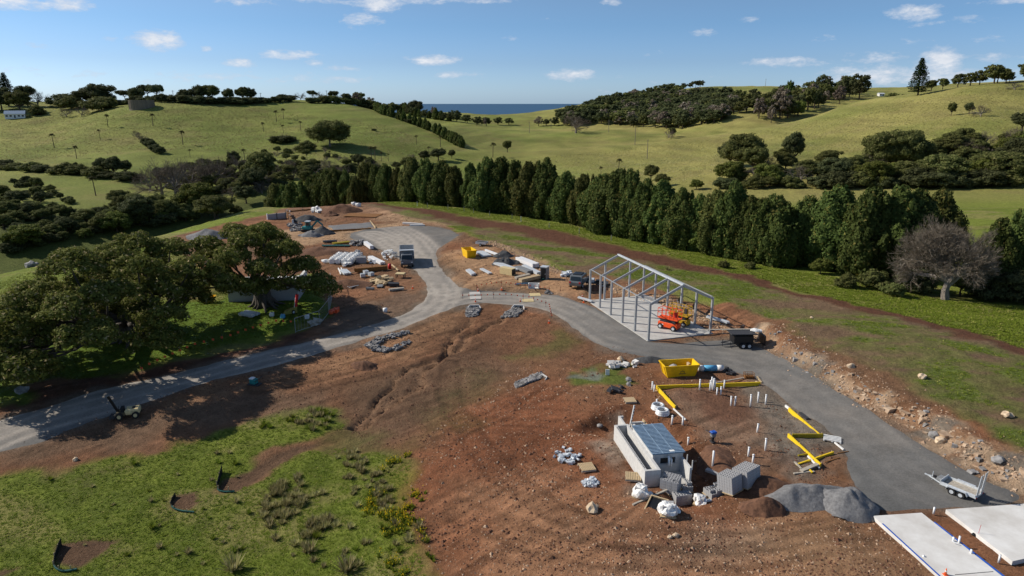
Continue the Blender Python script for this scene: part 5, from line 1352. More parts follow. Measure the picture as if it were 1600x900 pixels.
# white slotted rack right of the formwork
def rack():
    A = G3(1300, 688); t = thing('steel_rack', 'white slotted steel rack lying right of the formwork frame', 'rack', A + Vector((0, 0, .05)), R(-25))
    for y in (-.35, -.1, .15, .4): MB().box(-.65, .65, y - .05, y + .05, .06, .16).build('rail', 'white paint', t)
    for x in (-.6, 0, .6): MB().box(x - .05, x + .05, -.45, .5, 0, .058).build('crossbar', 'white paint', t)
rack()
# stand-pipes
simple('pvc', (.80, .81, .82), .35, var=.06)
PIPES = [(1019,609,.75),(1022,612,.6),(1093,609,1.0),(1109,610,.95),(1112,608,1.15),(1114,609,1.1),(1116,609,.9),(1131,607,.8),(1120,617,.65),(1126,617,.75),(1142,634,.85),(1148,634,.85),(1172.5,635,1.1),(1184,629,.95),(1196,632,.9),
    (1049.5,663,.75),(1066.5,664,.65),(1075,695,.6),(1183,675.5,.7),(1195.6,704,.95),(1169,713,.7),(1175.8,725,.75),(1026,633,.5)]
where = {1019:'taller of two stubby pipes left of the yellow formwork corner',1022:'shorter of two stubby pipes left of the yellow formwork corner',1093:'pipe standing alone in front of the long yellow board',1131:'last pipe right of the pipe cluster at the long yellow board',1172.5:'tallest of three pipes at the right edge of the house pad',
    1184:'middle of three pipes at the right edge of the house pad',1196:'right one of three pipes at the right edge of the house pad',1049.5:'pipe beside the white plank, left one',1066.5:'pipe at the end of the white plank',1075:'short pipe right of the blue decked building',1183:'pipe alone in the middle of the pad',
    1195.6:'tallest pipe left of the lower slanting yellow board',1169:'pipe behind the tilted block pallets, left one',1175.8:'pipe behind the tilted block pallets, nearest one',1026:'pipe rising behind the grey coils',1120:'left of two pipes in front of the cluster at the long board',1126:'right of two pipes in front of the cluster at the long board',
    1142:'left of two pipes in the middle of the red pad',1148:'right of two pipes in the middle of the red pad',1109:'leftmost pipe of the tight cluster at the long yellow board',1112:'tallest pipe in the tight cluster at the long yellow board',1114:'second tall pipe in the tight cluster at the long yellow board',1116:'rightmost pipe of the tight cluster at the long yellow board'}
for u, v, h in PIPES:
    p = G3(u, v); o = MB().tube([(0, 0, -.15), (0, 0, h)], .075, 8).tube([(0, 0, h), (0, 0, h + .06)], .092, 8).build('stand_pipe', 'pvc', None, True)
    o.location = p; o.rotation_euler = (rng.uniform(-.05, .05), rng.uniform(-.05, .05), 0); tag(o, 'white upright drain ' + where[u], 'pipe', 'white stand-pipes')
p = G3(1113, 733); t = thing('stand_pipe', 'tall white drain pipe with an elbow and grey footing near the wrapped blocks', 'pipe', p)
MB().tube([(0, 0, 0), (0, 0, 1.5)], .08, 8).build('pipe', 'pvc', t, True); MB().tube([(.1, -.1, .1), (.75, -.75, .12)], .09, 8).build('elbow', 'pvc', t, True); MB().box(-.3, .9, -.6, -.2, -.05, .12, Matrix.Rotation(R(-40), 4, 'Z')).build('footing', 'block grey', t)

# block building with the blue deck
def block_building():
    t = thing('block_building', 'low grey block building with a blue metal deck roof and open channel', 'building', (9.28, 42.3, -.15), R(9.2))
    w = 'block wall'; H = 1.3
    MB().box(0, .19, 0, 7.1, -.3, H).build('wall', w, t)                 # outer wall of the channel
    MB().box(.19, 1.15, 0, .19, -.3, H).build('wall', w, t)
    MB().box(.19, 1.15, 6.91, 7.1, -.3, H).build('wall', w, t)
    MB().box(.96, 1.15, .19, 6.91, -.3, H).build('wall', w, t)
    MB().box(.19, .96, .19, 6.91, -.2, .15).build('channel_floor', 'grey paint', t)
    m = MB()
    for y in np.arange(.4, 6.8, .2): m.box(.07, .12, y, y + .08, H + .002, H + .03)
    m.build('starter_bars', 'dark steel', t)['kind'] = 'stuff'
    MB().box(1.15, 1.32, 1.6, 6.0, -.3, 1.62).build('wall', w, t)
    MB().box(3.25, 3.45, 1.6, 6.0, -.3, 1.62).build('wall', w, t)
    MB().box(1.32, 3.25, 5.8, 6.0, -.3, 1.62).build('wall', w, t)
    f = MB().box(1.32, 1.75, 1.62, 1.8, -.3, 1.6).box(2.9, 3.25, 1.62, 1.8, -.3, 1.6).box(1.75, 2.9, 1.62, 1.8, -.3, .75).box(1.75, 2.9, 1.62, 1.8, 1.25, 1.6).build('wall', w, t)
    MB().box(1.75, 2.9, 1.76, 1.79, .75, 1.25).build('window_opening', 'dark opening', f)
    d = MB()
    d.box(1.08, 3.55, 1.45, 6.1, 1.63, 1.68)
    d = d.build('deck_roof', 'deck blue', t)
    for k in range(23):
        y = 1.5 + k * .2; MB().box(1.08, 3.55, y, y + .085, 1.682, 1.725).build('rib', 'deck rib', d)
    for x in (1.85, 2.7): MB().box(x, x + .03, 1.45, 6.1, 1.683, 1.729).build('seam', 'deck rib', d)
    MB().box(2.45, 2.8, 1.6, 1.8, 1.73, 1.75).build('label_sheet', 'white paint', d)
    MB().box(3.3, 3.45, 0, 1.58, -.3, H - .05).box(3.5, 3.56, .1, .16, 1, 1.75).box(3.5, 3.56, 1.0, 1.06, 1, 1.7).build('wing_wall', w, t)
    MB().box(1.15, 3.3, -.1, 1.6, -.2, .1).build('porch_floor', 'concrete', t)
    MB().tube([(2.3, 1.5, 1.45), (2.3, 1.35, 1.3), (2.3, 1.35, .75)], .09, 8).tube([(2.5, 1.52, 1.3), (2.5, 1.35, 1.2), (2.5, 1.35, .65)], .06, 8).build('outlet_pipe', 'pvc', t, True)
    # stub walls at the back
    MB().box(.95, 1.1, 7.12, 9.0, -.3, 1.1).box(1.1, 1.35, 8.85, 9.0, -.3, 1.1).build('stub_wall', w, t)
    MB().box(1.6, 1.75, 6.1, 7.6, -.3, 1.2).box(1.75, 2.5, 7.45, 7.6, -.3, 1.2).box(2.4, 2.55, 6.1, 7.45, -.3, 1.2).build('stub_wall', w, t)
    MB().box(2.62, 2.7, 6.0, 7.9, .9, 1.25).build('timber_form', 'timber', t)
    q = thing('steel_channel', 'perforated white steel channel propped against the back of the blue decked building', 'steel channel', (9.28, 42.3, 0), R(9.2))
    MB().bar((1.35, 7.25, .7), (1.9, 7.9, 2.35), .24, .06, (1, -1, 0)).build('channel', 'white paint', q)
    for k in range(8):
        c = Vector((1.35, 7.25, .7)).lerp(Vector((1.9, 7.9, 2.35)), (k + .5) / 8) + Vector((0, -.05, .03)); MB().box(c.x - .05, c.x + .05, c.y - .02, c.y + .02, c.z - .04, c.z + .04).build('slot', 'dark opening', q)
block_building()

def block_pack(p, rz, nx, ny, nz, label, bs=(.4, .2, .2), miss=(), tilt=0, pallet=True, wrap=False, scale=1.0, mat='block grey', missing_top=0, group=None):
    t = thing('block_pallet', label, 'block pallet', p, rz, group); t.rotation_euler.x = tilt; t.scale = (scale,) * 3
    z0 = 0
    if pallet: MB().box(-nx*bs[0]/2 - .05, nx*bs[0]/2 + .05, -ny*bs[1]/2 - .05, ny*bs[1]/2 + .05, .08, .13).box(-nx*bs[0]/2, nx*bs[0]/2, -.08, .08, 0, .078).build('pallet', 'timber', t); z0 = .135
    mesh = None; rr = random.Random(nx * 31 + ny)
    for k in range(nz):
        for i in range(nx):
            for j in range(ny):
                outer = k == nz - 1 or i in (0, nx - 1) or j in (0, ny - 1)
                if not outer: continue
                if k == nz - 1 and rr.random() < missing_top: continue
                if mesh is None:
                    m = MB(); a, b, c = (q - .012 for q in bs)    # block with two hollow cores open at the top
                    m.box(-a/2, a/2, -b/2, -b/2 + .03, 0, c).box(-a/2, a/2, b/2 - .03, b/2, 0, c).box(-a/2, -a/2 + .035, -b/2 + .03, b/2 - .03, 0, c).box(a/2 - .035, a/2, -b/2 + .03, b/2 - .03, 0, c).box(-.02, .02, -b/2 + .03, b/2 - .03, 0, c)
                    o = m.build('block', mat, t); mesh = o.data
                else:
                    o = bpy.data.objects.new('block', mesh); S.collection.objects.link(o); o.parent = t
                o.location = ((i - (nx - 1) / 2) * bs[0], (j - (ny - 1) / 2) * bs[1], z0 + k * bs[2])
    MB().box(-nx*bs[0]/2 + .04, nx*bs[0]/2 - .04, -ny*bs[1]/2 + .04, ny*bs[1]/2 - .04, z0, z0 + (nz - 1) * bs[2] - .02).build('core_shade_fill', 'dark steel', t)  # near-black box painting in the shade inside the block holes
    if wrap:
        m = MB(); H = z0 + nz * bs[2]; m.blob((0, 0, H * .45), (nx*bs[0]*.62, ny*bs[1]*.66, H * .62), int(p[0] * 10), 3, .22); m.build('wrap', 'plastic wrap', t, True)
    return t
block_pack(G3(1047, 768), R(-28), 3, 6, 5, 'open grey block pallet with holes, in front of the blue decked building', missing_top=.25)
block_pack(G3(1064, 785), R(14), 3, 4, 4, 'grey block stack lying at the centre of the wrapped row', pallet=False, missing_top=.1)
block_pack(G3(1141, 768), R(38), 3, 6, 6, 'left of two large tilted pallets of hollow blocks beside the red mound', wrap=False, tilt=R(-9))
block_pack(G3(1167, 757), R(38), 4, 6, 6, 'right and higher of two large tilted pallets of hollow blocks beside the red mound', wrap=False, tilt=R(-9))
block_pack(G3(1116, 775), R(20), 3, 5, 3, 'toppled grey blocks spilling from torn wrap at the right of the wrapped row', missing_top=.5)
block_pack(G3(1062, 778) + Vector((.6, .9, 0)), R(10), 2, 4, 3, 'loose stack of odd grey blocks right of the open block pallet', missing_top=.5)
def wrapped(u, v, w, h, label, seed):
    p = G3(u, v); t = thing('wrapped_pallet', label, 'wrapped blocks', p, rng.random() * 2)
    MB().box(-w * .42, w * .42, -w * .4, w * .4, 0, .1).build('pallet', 'timber', t)
    m = MB().blob((0, 0, h * .38), (w * .5, w * .48, h * .62), seed, 3, .22); m.build('wrap', 'plastic wrap', t)
    MB().box(-w * .3, w * .3, -w * .3, w * .3, .1, h * .88).build('blocks', 'block grey', t)
    m = MB().blob((w * .35, -w * .42, .06), (w * .42, w * .25, .1), seed + 1, 2, .35); m.build('loose_wrap', 'plastic wrap', t)
wrapped(1001, 776, 1.15, .9, 'crumpled white plastic wrapped pallet standing alone left of the wrapped row', 5)
wrapped(1043, 803, 1.25, .85, 'bulging white wrapped pallet nearest the camera in the wrapped row', 8)
wrapped(1094, 787, 1.0, .65, 'white wrapped bundle between the grey stack and the toppled blocks', 11)
p = G3(1025, 793); t = thing('tray_frame', 'small timber framed black tray leaning beside the nearest wrapped pallet', 'frame', p + Vector((0, 0, .1)), R(-30)); t.rotation_euler.x = R(14)
MB().box(-.55, .55, -.7, .7, .0, .04).build('tray', 'black paint', t); MB().box(-.6, -.52, -.75, .75, .02, .14).box(.52, .6, -.75, .75, .02, .14).box(-.52, .52, -.75, -.67, .02, .14).box(-.52, .52, .67, .75, .02, .14).build('frame', 'timber', t)
def pallet(u, v, rz, label, s=1.15):
    p = G3(u, v); t = thing('timber_pallet', label, 'pallet', p + Vector((0, 0, .1)), rz, 'empty pallets'); me = None
    for k in range(9):
        x = -s/2 + (k + .5) * s / 9
        if me is None: o = MB().box(-.045, .045, -s/2, s/2, .11, .135).build('slat', 'timber', t); me = o.data
        else: o = bpy.data.objects.new('slat', me); S.collection.objects.link(o); o.parent = t
        o.location.x = x
    for y in (-s * .45, 0, s * .45): MB().box(-s/2, s/2, y - .05, y + .05, -.02, .108).build('bearer', 'weathered timber', t)
pallet(917, 733, R(12), 'clean empty pallet on the red soil between two piles of broken blocks', 1.1)
pallet(989, 748, R(-8), 'empty pallet against the left wall of the blue decked building', 1.1)
pallet(984, 628, R(6), 'empty pallet on the red soil left of the grey coils', 1.0)
def tumbled(name, label, cat, poly, n, s0, s1, mat, seed, pile=0.0, flatk=1.0, kind=None, group=None):
    """separate lumps scattered in a patch of ground, as one object"""
    rr = random.Random(seed); W_ = flat(poly); xs = [p[0] for p in W_]; ys = [p[1] for p in W_]; m = MB(); pts = []
    while len(pts) < n:
        q = np.array([[rr.uniform(min(xs), max(xs)), rr.uniform(min(ys), max(ys))] for _ in range(400)])
        pts += [tuple(p) for p in q[inside(q[:, 0], q[:, 1], W_)]]
    pts = np.array(pts[:n]); hs = height(pts[:, 0], pts[:, 1]); cx, cy = pts.mean(0); ext = max(max(xs) - min(xs), max(ys) - min(ys)) / 2
    for (x, y), h in zip(pts, hs):
        s = rr.uniform(s0, s1); e = Matrix.Translation((x, y, h + s * .25 + pile * max(0, 1 - math.hypot(x - cx, y - cy) / ext) * rr.random())) @ Matrix.Rotation(rr.random() * 6, 4, 'Z') @ Matrix.Rotation(rr.uniform(-.6, .6), 4, 'X')
        a, b, c = s * rr.uniform(.6, 1), s * rr.uniform(.4, .8), s * rr.uniform(.3, .6) * flatk
        vs = [e @ (Vector((sx * a, sy * b, sz * c)) * .5 * rr.uniform(.75, 1.1)) for sx in (-1, 1) for sy in (-1, 1) for sz in (-1, 1)]
        m.add(vs, [(0, 1, 3, 2), (4, 6, 7, 5), (0, 4, 5, 1), (2, 3, 7, 6), (0, 2, 6, 4), (1, 5, 7, 3)])
    o = m.build(name, mat, None)
    return tag(o, label, cat, group, kind)
tumbled('broken_blocks', 'heap of broken grey blocks left of the empty pallet, with strays around it', 'rubble', [(875,712),(908,712),(905,722),(888,728),(872,722)], 60, .2, .42, 'light steel', 41, .25, kind='stuff')
tumbled('broken_blocks', 'scattered grey block pieces above the left heap', 'rubble', [(862,708),(880,700),(897,702),(885,712),(866,716)], 12, .2, .35, 'light steel', 42, kind='stuff')
tumbled('broken_blocks', 'compact heap of broken grey blocks below the empty pallet', 'rubble', [(908,755),(925,748),(937,756),(930,761),(915,761)], 55, .2, .42, 'light steel', 43, .3, kind='stuff')
tumbled('broken_blocks', 'white broken slabs on the green patch below the road', 'rubble', [(950,570),(968,566),(974,572),(962,577),(952,576)], 14, .4, .8, 'white concrete', 44, .2, kind='stuff')
tumbled('broken_blocks', 'loose pale offcuts right of the white broken slabs', 'rubble', [(972,573),(990,566),(998,573),(985,577)], 9, .3, .9, 'white concrete', 45, kind='stuff')
p = G3(949, 586); tag(MB().box(-.2, .2, -.03, .03, 0, .6).build('white_board', 'white paint', None, loc=p), 'small white upright board on the green patch', 'board')
for u, v, s, lab in [(970,563,.8,'tan boulder on the red soil at the road edge'),(982,595,.7,'upper grey green boulder at the right of the green patch'),(982,602,.55,'lower pale boulder at the right of the green patch'),(925,797,.95,'large pale sandstone boulder on the red foreground soil'),(1056,838,.45,'round tan boulder among clods in the foreground'),(1047,840,.35,'smaller brown boulder beside the round tan one'),
    (937,667,.55,'pale grey block lying on the soil left of the blue decked building'),(35,612,1.2,'grey rock on the lawn at the far left by the road'),(50,417,2.0,'big grey rock in the rim pasture at the far left'),(57,414,1.6,'second grey rock beside the big one in the rim pasture'),(118,719,.5,'white stone at the upper edge of the lower field'),
    (1329,574,.8,'dark boulder on the seeded bank'),(1268,497,.4,'clump of pale rock on the upper bank'),(1574,650,.8,'white flat rock on the bank near the right edge'),(1440,590,.8,'pale broken rock in the middle of the bank'),(1460,683,1.0,'grey boulder in the rock cut'),(1470,690,.9,'second grey boulder in the rock cut'),(1558,722,1.0,'tan boulder in the rock cut near the plant trailer')]:
    p = G3(u, v); m = MB().blob((0, 0, s * .15), (s * .5, s * .42, s * .34), int(u), 2, .28); o = m.build('boulder', 'sandstone' if s < 1 and u not in (982, 937) else 'riprap', None, loc=p, rz=u); tag(o, lab, 'rock')
# coils
for u, v, lab in ((1028, 639, 'upper coil of grey hose on the soil left of the pad'), (1035, 647, 'lower coil of grey hose on the soil left of the pad')):
    p = G3(u, v); t = thing('hose_coil', lab, 'hose coil', p, 0, 'grey hose coils')
    for k in range(4): MB().tube([(math.cos(a) * (.52 - .02 * k), math.sin(a) * (.52 - .02 * k), .08 + k * .1) for a in np.linspace(0, 6.28, 22)], .10, 6, False).build('turn', 'light steel' if k % 2 else 'pvc', t, True)
# blue wrapped roll
A, B = seg_px((1091, 579), (1129, 580)); t = thing('wrapped_roll', 'blue and white wrapped roll lying right of the large skip', 'roll', (A + B) / 2 + Vector((0, 0, .3)), math.atan2(B.y - A.y, B.x - A.x)); L = (B - A).length
MB().tube([(-L * .32, 0, 0), (L * .26, 0, 0)], .30, 14).build('blue_wrap', 'blue wrap', t, True); MB().tube([(-L/2, 0, 0), (-L * .3, 0, 0)], .32, 14).tube([(L * .25, 0, 0), (L/2, 0, 0)], .32, 14).build('white_wrap', 'plastic wrap', t, True)
tumbled('scrap', 'orange and black scrap beside the right end of the blue roll', 'scrap', [(1124,580),(1136,576),(1152,586),(1136,586)], 18, .2, .6, 'dark steel', 46, .2, kind='stuff')
tumbled('scrap', 'dark steel scrap and timber on the red soil below the green patch', 'scrap', [(952,612),(972,605),(976,614),(958,617)], 14, .3, 1.1, 'dark steel', 47, .1, .4, kind='stuff')
p = G3(1170, 590); t = thing('fire_basket', 'rusty mesh basket at the road edge behind the far formwork board', 'basket', p)
m = MB()
for x in np.linspace(-.45, .45, 6): m.bar((x, -.3, 0), (x, -.3, .5), .03).bar((x, .3, 0), (x, .3, .5), .03)
for z in (.05, .28, .5): m.bar((-.45, -.3, z), (.45, -.3, z), .03).bar((-.45, .3, z), (.45, .3, z), .03).bar((-.45, -.3, z), (-.45, .3, z), .03).bar((.45, -.3, z), (.45, .3, z), .03)
m.build('mesh', 'rust steel', t); MB().box(-.4, .4, -.25, .25, .02, .2).build('tray', 'rust steel', t)
# rammer
p = G3(1113, 691); t = thing('trench_rammer', 'upright trench rammer with a blue top standing on the house pad', 'rammer', p, R(20))
MB().box(-.14, .14, -.2, .2, 0, .1).build('foot', 'dark steel', t); MB().tube([(0, 0, .1), (.02, 0, .55)], [.11, .13], 8).build('bellows', 'black rubber', t); MB().box(-.18, .2, -.17, .17, .5, .8).build('engine', 'grey paint', t, bevel=.03)
MB().box(-.22, .26, -.2, .2, .78, .95).build('cover', 'blue paint', t, bevel=.04); MB().tube([(-.2, -.22, .9), (-.55, -.22, 1.05), (-.55, .22, 1.05), (-.2, .22, .9)], .025, 6).build('handle', 'dark steel', t)

# plant trailer on the turning area
def plant_trailer():
    A, B = G3(1456, 752), G3(1530, 783); d = (B - A); rz = math.atan2(d.y, d.x); c = A.lerp(B, .60); 
    t = thing('plant_trailer', 'galvanised tandem plant trailer with two ramps raised at its rear', 'trailer', (c.x, c.y, c.z + .02), rz); g = 'light steel'; t.scale = (.74, .74, .74)
    MB().box(-1.35, 1.45, -.78, .78, .5, .56).build('deck', 'weathered timber', t)
    for s in (-1, 1): MB().box(-1.4, 1.5, s * .8 - .04, s * .8 + .04, .45, .78).build('side_rail', g, t)
    MB().box(-1.46, -1.405, -.84, .84, .45, .95).build('headboard', g, t); MB().box(1.5, 1.56, -.84, .84, .42, .6).build('tail_beam', g, t)
    MB().bar((-1.45, -.6, .48), (-2.75, -.03, .48), .08, .1).bar((-1.45, .6, .48), (-2.75, .03, .48), .08, .1).bar((-2.6, 0, .48), (-3.15, 0, .5), .1).build('drawbar', g, t)
    MB().box(-1.95, -1.5, -.45, .45, .56, .82).build('toolbox', 'grey paint', t, bevel=.03)
    MB().tube([(-2.5, .16, .1), (-2.5, .16, 1.0)], .04, 6).build('jockey_stand', g, t); MB().tube([(-2.25, 0, .56), (-2.25, 0, .7)], .17, 10).build('winch', 'black rubber', t)
    for s in (-1, 1):
        for x in (-.32, .42): wheel(t, x, s * 1.0, .33, .33, .2)
        m = MB()
        pr = [(-.85, .42), (-.7, .72), (.8, .72), (.95, .42)]
        for a, b in zip(pr[:-1], pr[1:]): m.bar((a[0], s * 1.0, a[1]), (b[0], s * 1.0, b[1]), .26, .03, (0, 0, 1))
        m.build('mudguard', g, t)
        r = MB().bar((1.52, s * .48 - .2, .55), (1.64, s * .48 - .2, 2.75), .05, .09).bar((1.52, s * .48 + .2, .55), (1.64, s * .48 + .2, 2.75), .05, .09).build('ramp', g, t)
        m = MB()
        for k in range(15): z = .62 + k * .14; m.box(1.5 + (z - .5) * .06, 1.55 + (z - .5) * .06, s * .48 - .17, s * .48 + .17, z, z + .07)
        m.build('rung', 'grey paint', r)
        MB().box(1.56, 1.6, s * .72 - .06, s * .72 + .06, .44, .56).build('tail_light', 'red paint', t)
plant_trailer()
# house slabs at the right
def poured(corners, z, h, label):
    W_ = [at_z(u, v, z)[:2] for u, v in corners]; cx = sum(p[0] for p in W_) / len(W_); cy = sum(p[1] for p in W_) / len(W_)
    o = MB().slabpoly([(p[0] - cx, p[1] - cy) for p in W_], -h, 0).build('concrete_slab', 'white concrete', None, loc=(cx, cy, z)); return tag(o, label, 'slab')
poured([(1475,905),(1560,1010),(1690,1010),(1572,905),(1440,801),(1364,806)], .22, .5, 'white concrete slab with a blue strip along its left edge')
poured([(1478,796),(1582,877),(1700,850),(1760,775)], .25, .55, 'white concrete slab at the right edge in front of the plant trailer')
def strip(a, b, w, h, z, mat, name, label, cat):
    A = Vector(at_z(a[0], a[1], z)); B = Vector(at_z(b[0], b[1], z)); c = (A + B) / 2
    o = MB().bar(A - c, B - c, w, h).build(name, mat, None, loc=c); return tag(o, label, cat)
strip((1379,818), (1475,906), .09, .02, .235, 'blue paint', 'edge_strip', 'bright blue strip along the left edge of the left slab', 'strip')
strip((1460,816), (1576,906), .05, .08, .2, 'blue paint', 'edge_strip', 'thin blue membrane along the right edge of the left slab', 'strip')
strip((1492,898), (1552,893), .04, .006, .226, 'dark steel', 'saw_cut', 'dark saw cut across the near end of the left slab', 'saw cut')
strip((1583,877), (1640,868), .04, .16, .12, 'dark steel', 'edge_form', 'dark edge form on the near end of the right slab', 'form')
for u, v, h, lab in [(1489,846,.3,'left white pipe stub on the right edge of the left slab'),(1498,849,.5,'taller white pipe stub on the right edge of the left slab'),(1517,865,.28,'lowest white pipe stub on the right edge of the left slab'),(1443,870,.1,'small white pipe cap on the left slab'),(1459,800,.35,'short white pipe at the tip between the two slabs'),(1561,876,.4,'white pipe in the soil strip between the slabs')]:
    p = Vector(at_z(u, v, .2)); tag(MB().tube([(0, 0, -.15), (0, 0, h)], .06, 8).build('pipe_stub', 'pvc', None, True, loc=p), lab, 'pipe', 'pipe stubs at the slabs')
strip((1488,846), (1497,849), .04, .04, .35, 'pvc', 'pipe_link', 'white cross pipe joining two stubs on the left slab', 'pipe')
p = Vector(at_z(1529, 833, .25)); tag(MB().tube([(0, 0, 0), (.05, 0, .6)], .012, 5).build('marker_pin', 'red paint', None, loc=p), 'thin red marker pin on the left edge of the right slab', 'marker')
p = G3(1522, 837); tag(MB().blob((0, 0, .08), (.16, .14, .12), 4).build('bucket', 'black rubber', None, loc=p), 'black bucket beside the edge of the right slab', 'bucket')
def cone(u, v, label, z=None, s=1.0):
    p = Vector(at_z(u, v, z)) if z is not None else G3(u, v)
    t = thing('safety_cone', label, 'cone', p); t.scale = (s,) * 3
    MB().box(-.2, .2, -.2, .2, 0, .04).build('base', 'orange plastic', t); c = MB().tube([(0, 0, .04), (0, 0, .7)], [.15, .035], 10).build('cone_body', 'orange plastic', t, True); MB().tube([(0, 0, .34), (0, 0, .48)], [.105, .078], 10).build('white_band', 'white paint', c, True)
cone(1477, 898, 'orange and white cone on the near end of the left slab', .22, .6)
for u, v, lab in [(747,455,'orange cone at the upper road edge left of the steel plates'),(743,472,'orange cone above the left culvert mouth'),(813,472,'orange cone above the right culvert mouth'),(858,505,'orange cone at the lower road edge right of the culverts'),(784,453,'orange cone at the upper road edge above the culverts'),(645,451,'tall orange and white marker beside the timber yard'),(912,473,'orange cone at the left foot of the shed'),(910,465,'second orange cone behind the left foot of the shed')]:
    cone(u, v, lab, s=.75)

# heaps
def heap(name, label, u, v, rx, ry, h, mat, seed, rz=0, sharp=1.3, cat='heap', lumps=.25, off=0):
    x, y, _ = ground_at(u, v); n = 44; rr = np.linspace(0, 1, 16); vs = []; fs = []
    for i, r in enumerate(rr):
        for j in range(n):
            a = 6.2832 * j / n; px = math.cos(a) * r * rx; py = math.sin(a) * r * ry
            X = x + px * math.cos(rz) - py * math.sin(rz); Y = y + px * math.sin(rz) + py * math.cos(rz); vs.append((X, Y, r))
    V = np.array(vs); e = 1 + .35 * (fbm(V[:, 0], V[:, 1], max(rx, ry) * .5, 3, seed) - .5) * 2
    rad = V[:, 2] / e; H = h * np.clip(1 - rad ** sharp, -.06, 1) * (1 + lumps * (fbm(V[:, 0], V[:, 1], max(rx, ry) * .35, 4, seed + 3) - .5) * 2)
    Z = height(V[:, 0], V[:, 1]) + H - .02
    co = np.stack([V[:, 0] - x, V[:, 1] - y, Z], -1); z0 = Z.min(); co[:, 2] -= z0
    f = [(i * n + j, i * n + (j + 1) % n, (i + 1) * n + (j + 1) % n, (i + 1) * n + j) for i in range(15) for j in range(n)]
    me = make_mesh(name, co, f); me.materials.append(MATS[mat]); o = bpy.data.objects.new(name, me); S.collection.objects.link(o); o.location = (x, y, z0)
    return tag(o, label, cat)
heap('gravel_heap', 'long ridge of dark grey gravel between the house pad and the slabs', 1322, 792, 2.0, 1.8, 1.35, 'grey gravel', 61, 0, 1.5)
heap('gravel_heap', 'flatter shoulder of the grey gravel reaching left towards the red mound', 1262, 775, 3.6, 1.6, .9, 'grey gravel', 62, R(10), 1.2, lumps=.8)
heap('dirt_heap', 'dark red dirt mound right of the tilted block pallets', 1192, 795, 1.6, 1.2, .9, 'dirt heap', 63)
heap('dirt_heap', 'red mound behind the tilted block pallets', 1195, 760, 1.9, 1.5, .7, 'dirt heap', 64)
heap('dirt_heap', 'red bank beside the blue decked building', 1120, 720, 1.6, 2.2, .5, 'dirt heap', 68)
heap('dirt_heap', 'small dark dung like heap alone on the red slope', 569, 572, 1.5, 1.1, .55, 'dirt heap', 65)
heap('dirt_heap', 'large brown mound on the far rim of the site', 535, 330, 5.2, 3.2, 1.9, 'dirt heap', 66)
heap('dirt_heap', 'small red mound in front of the large far mound', 516, 337, 2.2, 1.6, 1.1, 'dirt heap', 67)
heap('gravel_heap', 'dark gravel heap behind the teal excavator', 480, 345, 3.4, 2.2, 1.5, 'dark gravel', 69)
heap('gravel_heap', 'right and taller of two dark gravel heaps in front of the teal excavator', 505, 365, 2.6, 1.8, 1.5, 'dark gravel', 70)
heap('gravel_heap', 'left and paler of two gravel heaps in front of the teal excavator', 486, 368, 2.6, 1.6, 1.1, 'grey gravel', 71)
heap('gravel_heap', 'dark grey gravel heap showing between the two figs', 328, 372, 4.5, 3, 1.8, 'grey gravel', 72)
heap('gravel_heap', 'smooth dark gravel heap behind the steel purlins', 786, 400, 2.0, 1.6, 1.0, 'dark gravel', 73)
heap('gravel_heap', 'rough black heap between the steel purlins and the long white beam', 790, 413, 2.4, 1.3, 1.1, 'dark gravel', 74, lumps=.9)
heap('gravel_heap', 'small dark gravel pile at the road edge behind the large skip', 1015, 563, 1.7, .8, .45, 'dark gravel', 75)
heap('dirt_heap', 'brown spoil mound beside the small trailer left of the shed', 932, 452, 1.8, 1.1, .7, 'dirt heap', 76)
heap('dirt_heap', 'brown flat topped mound at the lower left of the timber yard', 540, 445, 4, 2.2, .8, 'dirt heap', 77)
heap('dirt_heap', 'red ramp of soil behind the white bulk bags', 500, 395, 5, 2.6, 1.0, 'dirt heap', 78)

# ------------------------------------------------------------------ timber yard left of the turning circle
def bag_grid():
    A = G3(513, 413); dx = 1.36
    lab = {(0,0):'front left bag of the white bulk bag block', (3,0):'front right bag of the white bulk bag block', (0,3):'back left bag of the white bulk bag block', (3,3):'back right bag of the white bulk bag block'}
    base = None
    for j in range(5):
        for i in range(4):
            x, y = A.x + .5 + i * 1.02 + rng.uniform(-.06, .06) + j * .10, A.y + .5 + j * .98 + rng.uniform(-.06, .06)
            t = thing('bulk_bag', lab.get((i, j), ('bag in the front row of the white bulk bag block' if j == 0 else 'bag in the middle of the white bulk bag block' if j < 4 else 'bag in the back row of the white bulk bag block')), 'bulk bag', on(x, y), rng.uniform(-.15, .15), 'white bulk bags'); t.scale = (.50, .50, .62)
            if base is None:
                m = MB().blob((0, 0, .8), (1.22, 1.08, .95), 9, 3, .10); vs = []
                for v in m.v:
                    x_, y_, z_ = v; k = max(abs(x_) / .95, abs(y_) / .85, 1e-3); rr_ = math.hypot(x_, y_) + 1e-3
                    vs.append((max(-.96, min(.96, x_)), max(-.8, min(.8, y_)), max(0, min(1.45, z_)) + .06 * math.sin(x_ * 9) * math.cos(y_ * 8)))
                m.v = vs; b = m.build('bag', 'plastic wrap', t); m2 = MB()
                for sx in (-1, 1):
                    for sy in (-1, 1): m2.tube([(sx * .8, sy * .6, 1.35), (sx * .6, sy * .5, 1.75), (sx * .35, sy * .6, 1.42)], .05, 5)
                l = m2.build('loops', 'white plastic', t); l['kind'] = 'stuff'; m3 = MB().blob((0, 0, 1.45), (.42, .36, .3), 4, 2, .3); s3 = m3.build('spout', 'plastic wrap', t); base = (b.data, l.data, s3.data)
            else:
                for nm, me in zip(('bag', 'loops', 'spout'), base):
                    o = bpy.data.objects.new(nm, me); S.collection.objects.link(o); o.parent = t
                    if nm == 'loops': o['kind'] = 'stuff'
bag_grid()
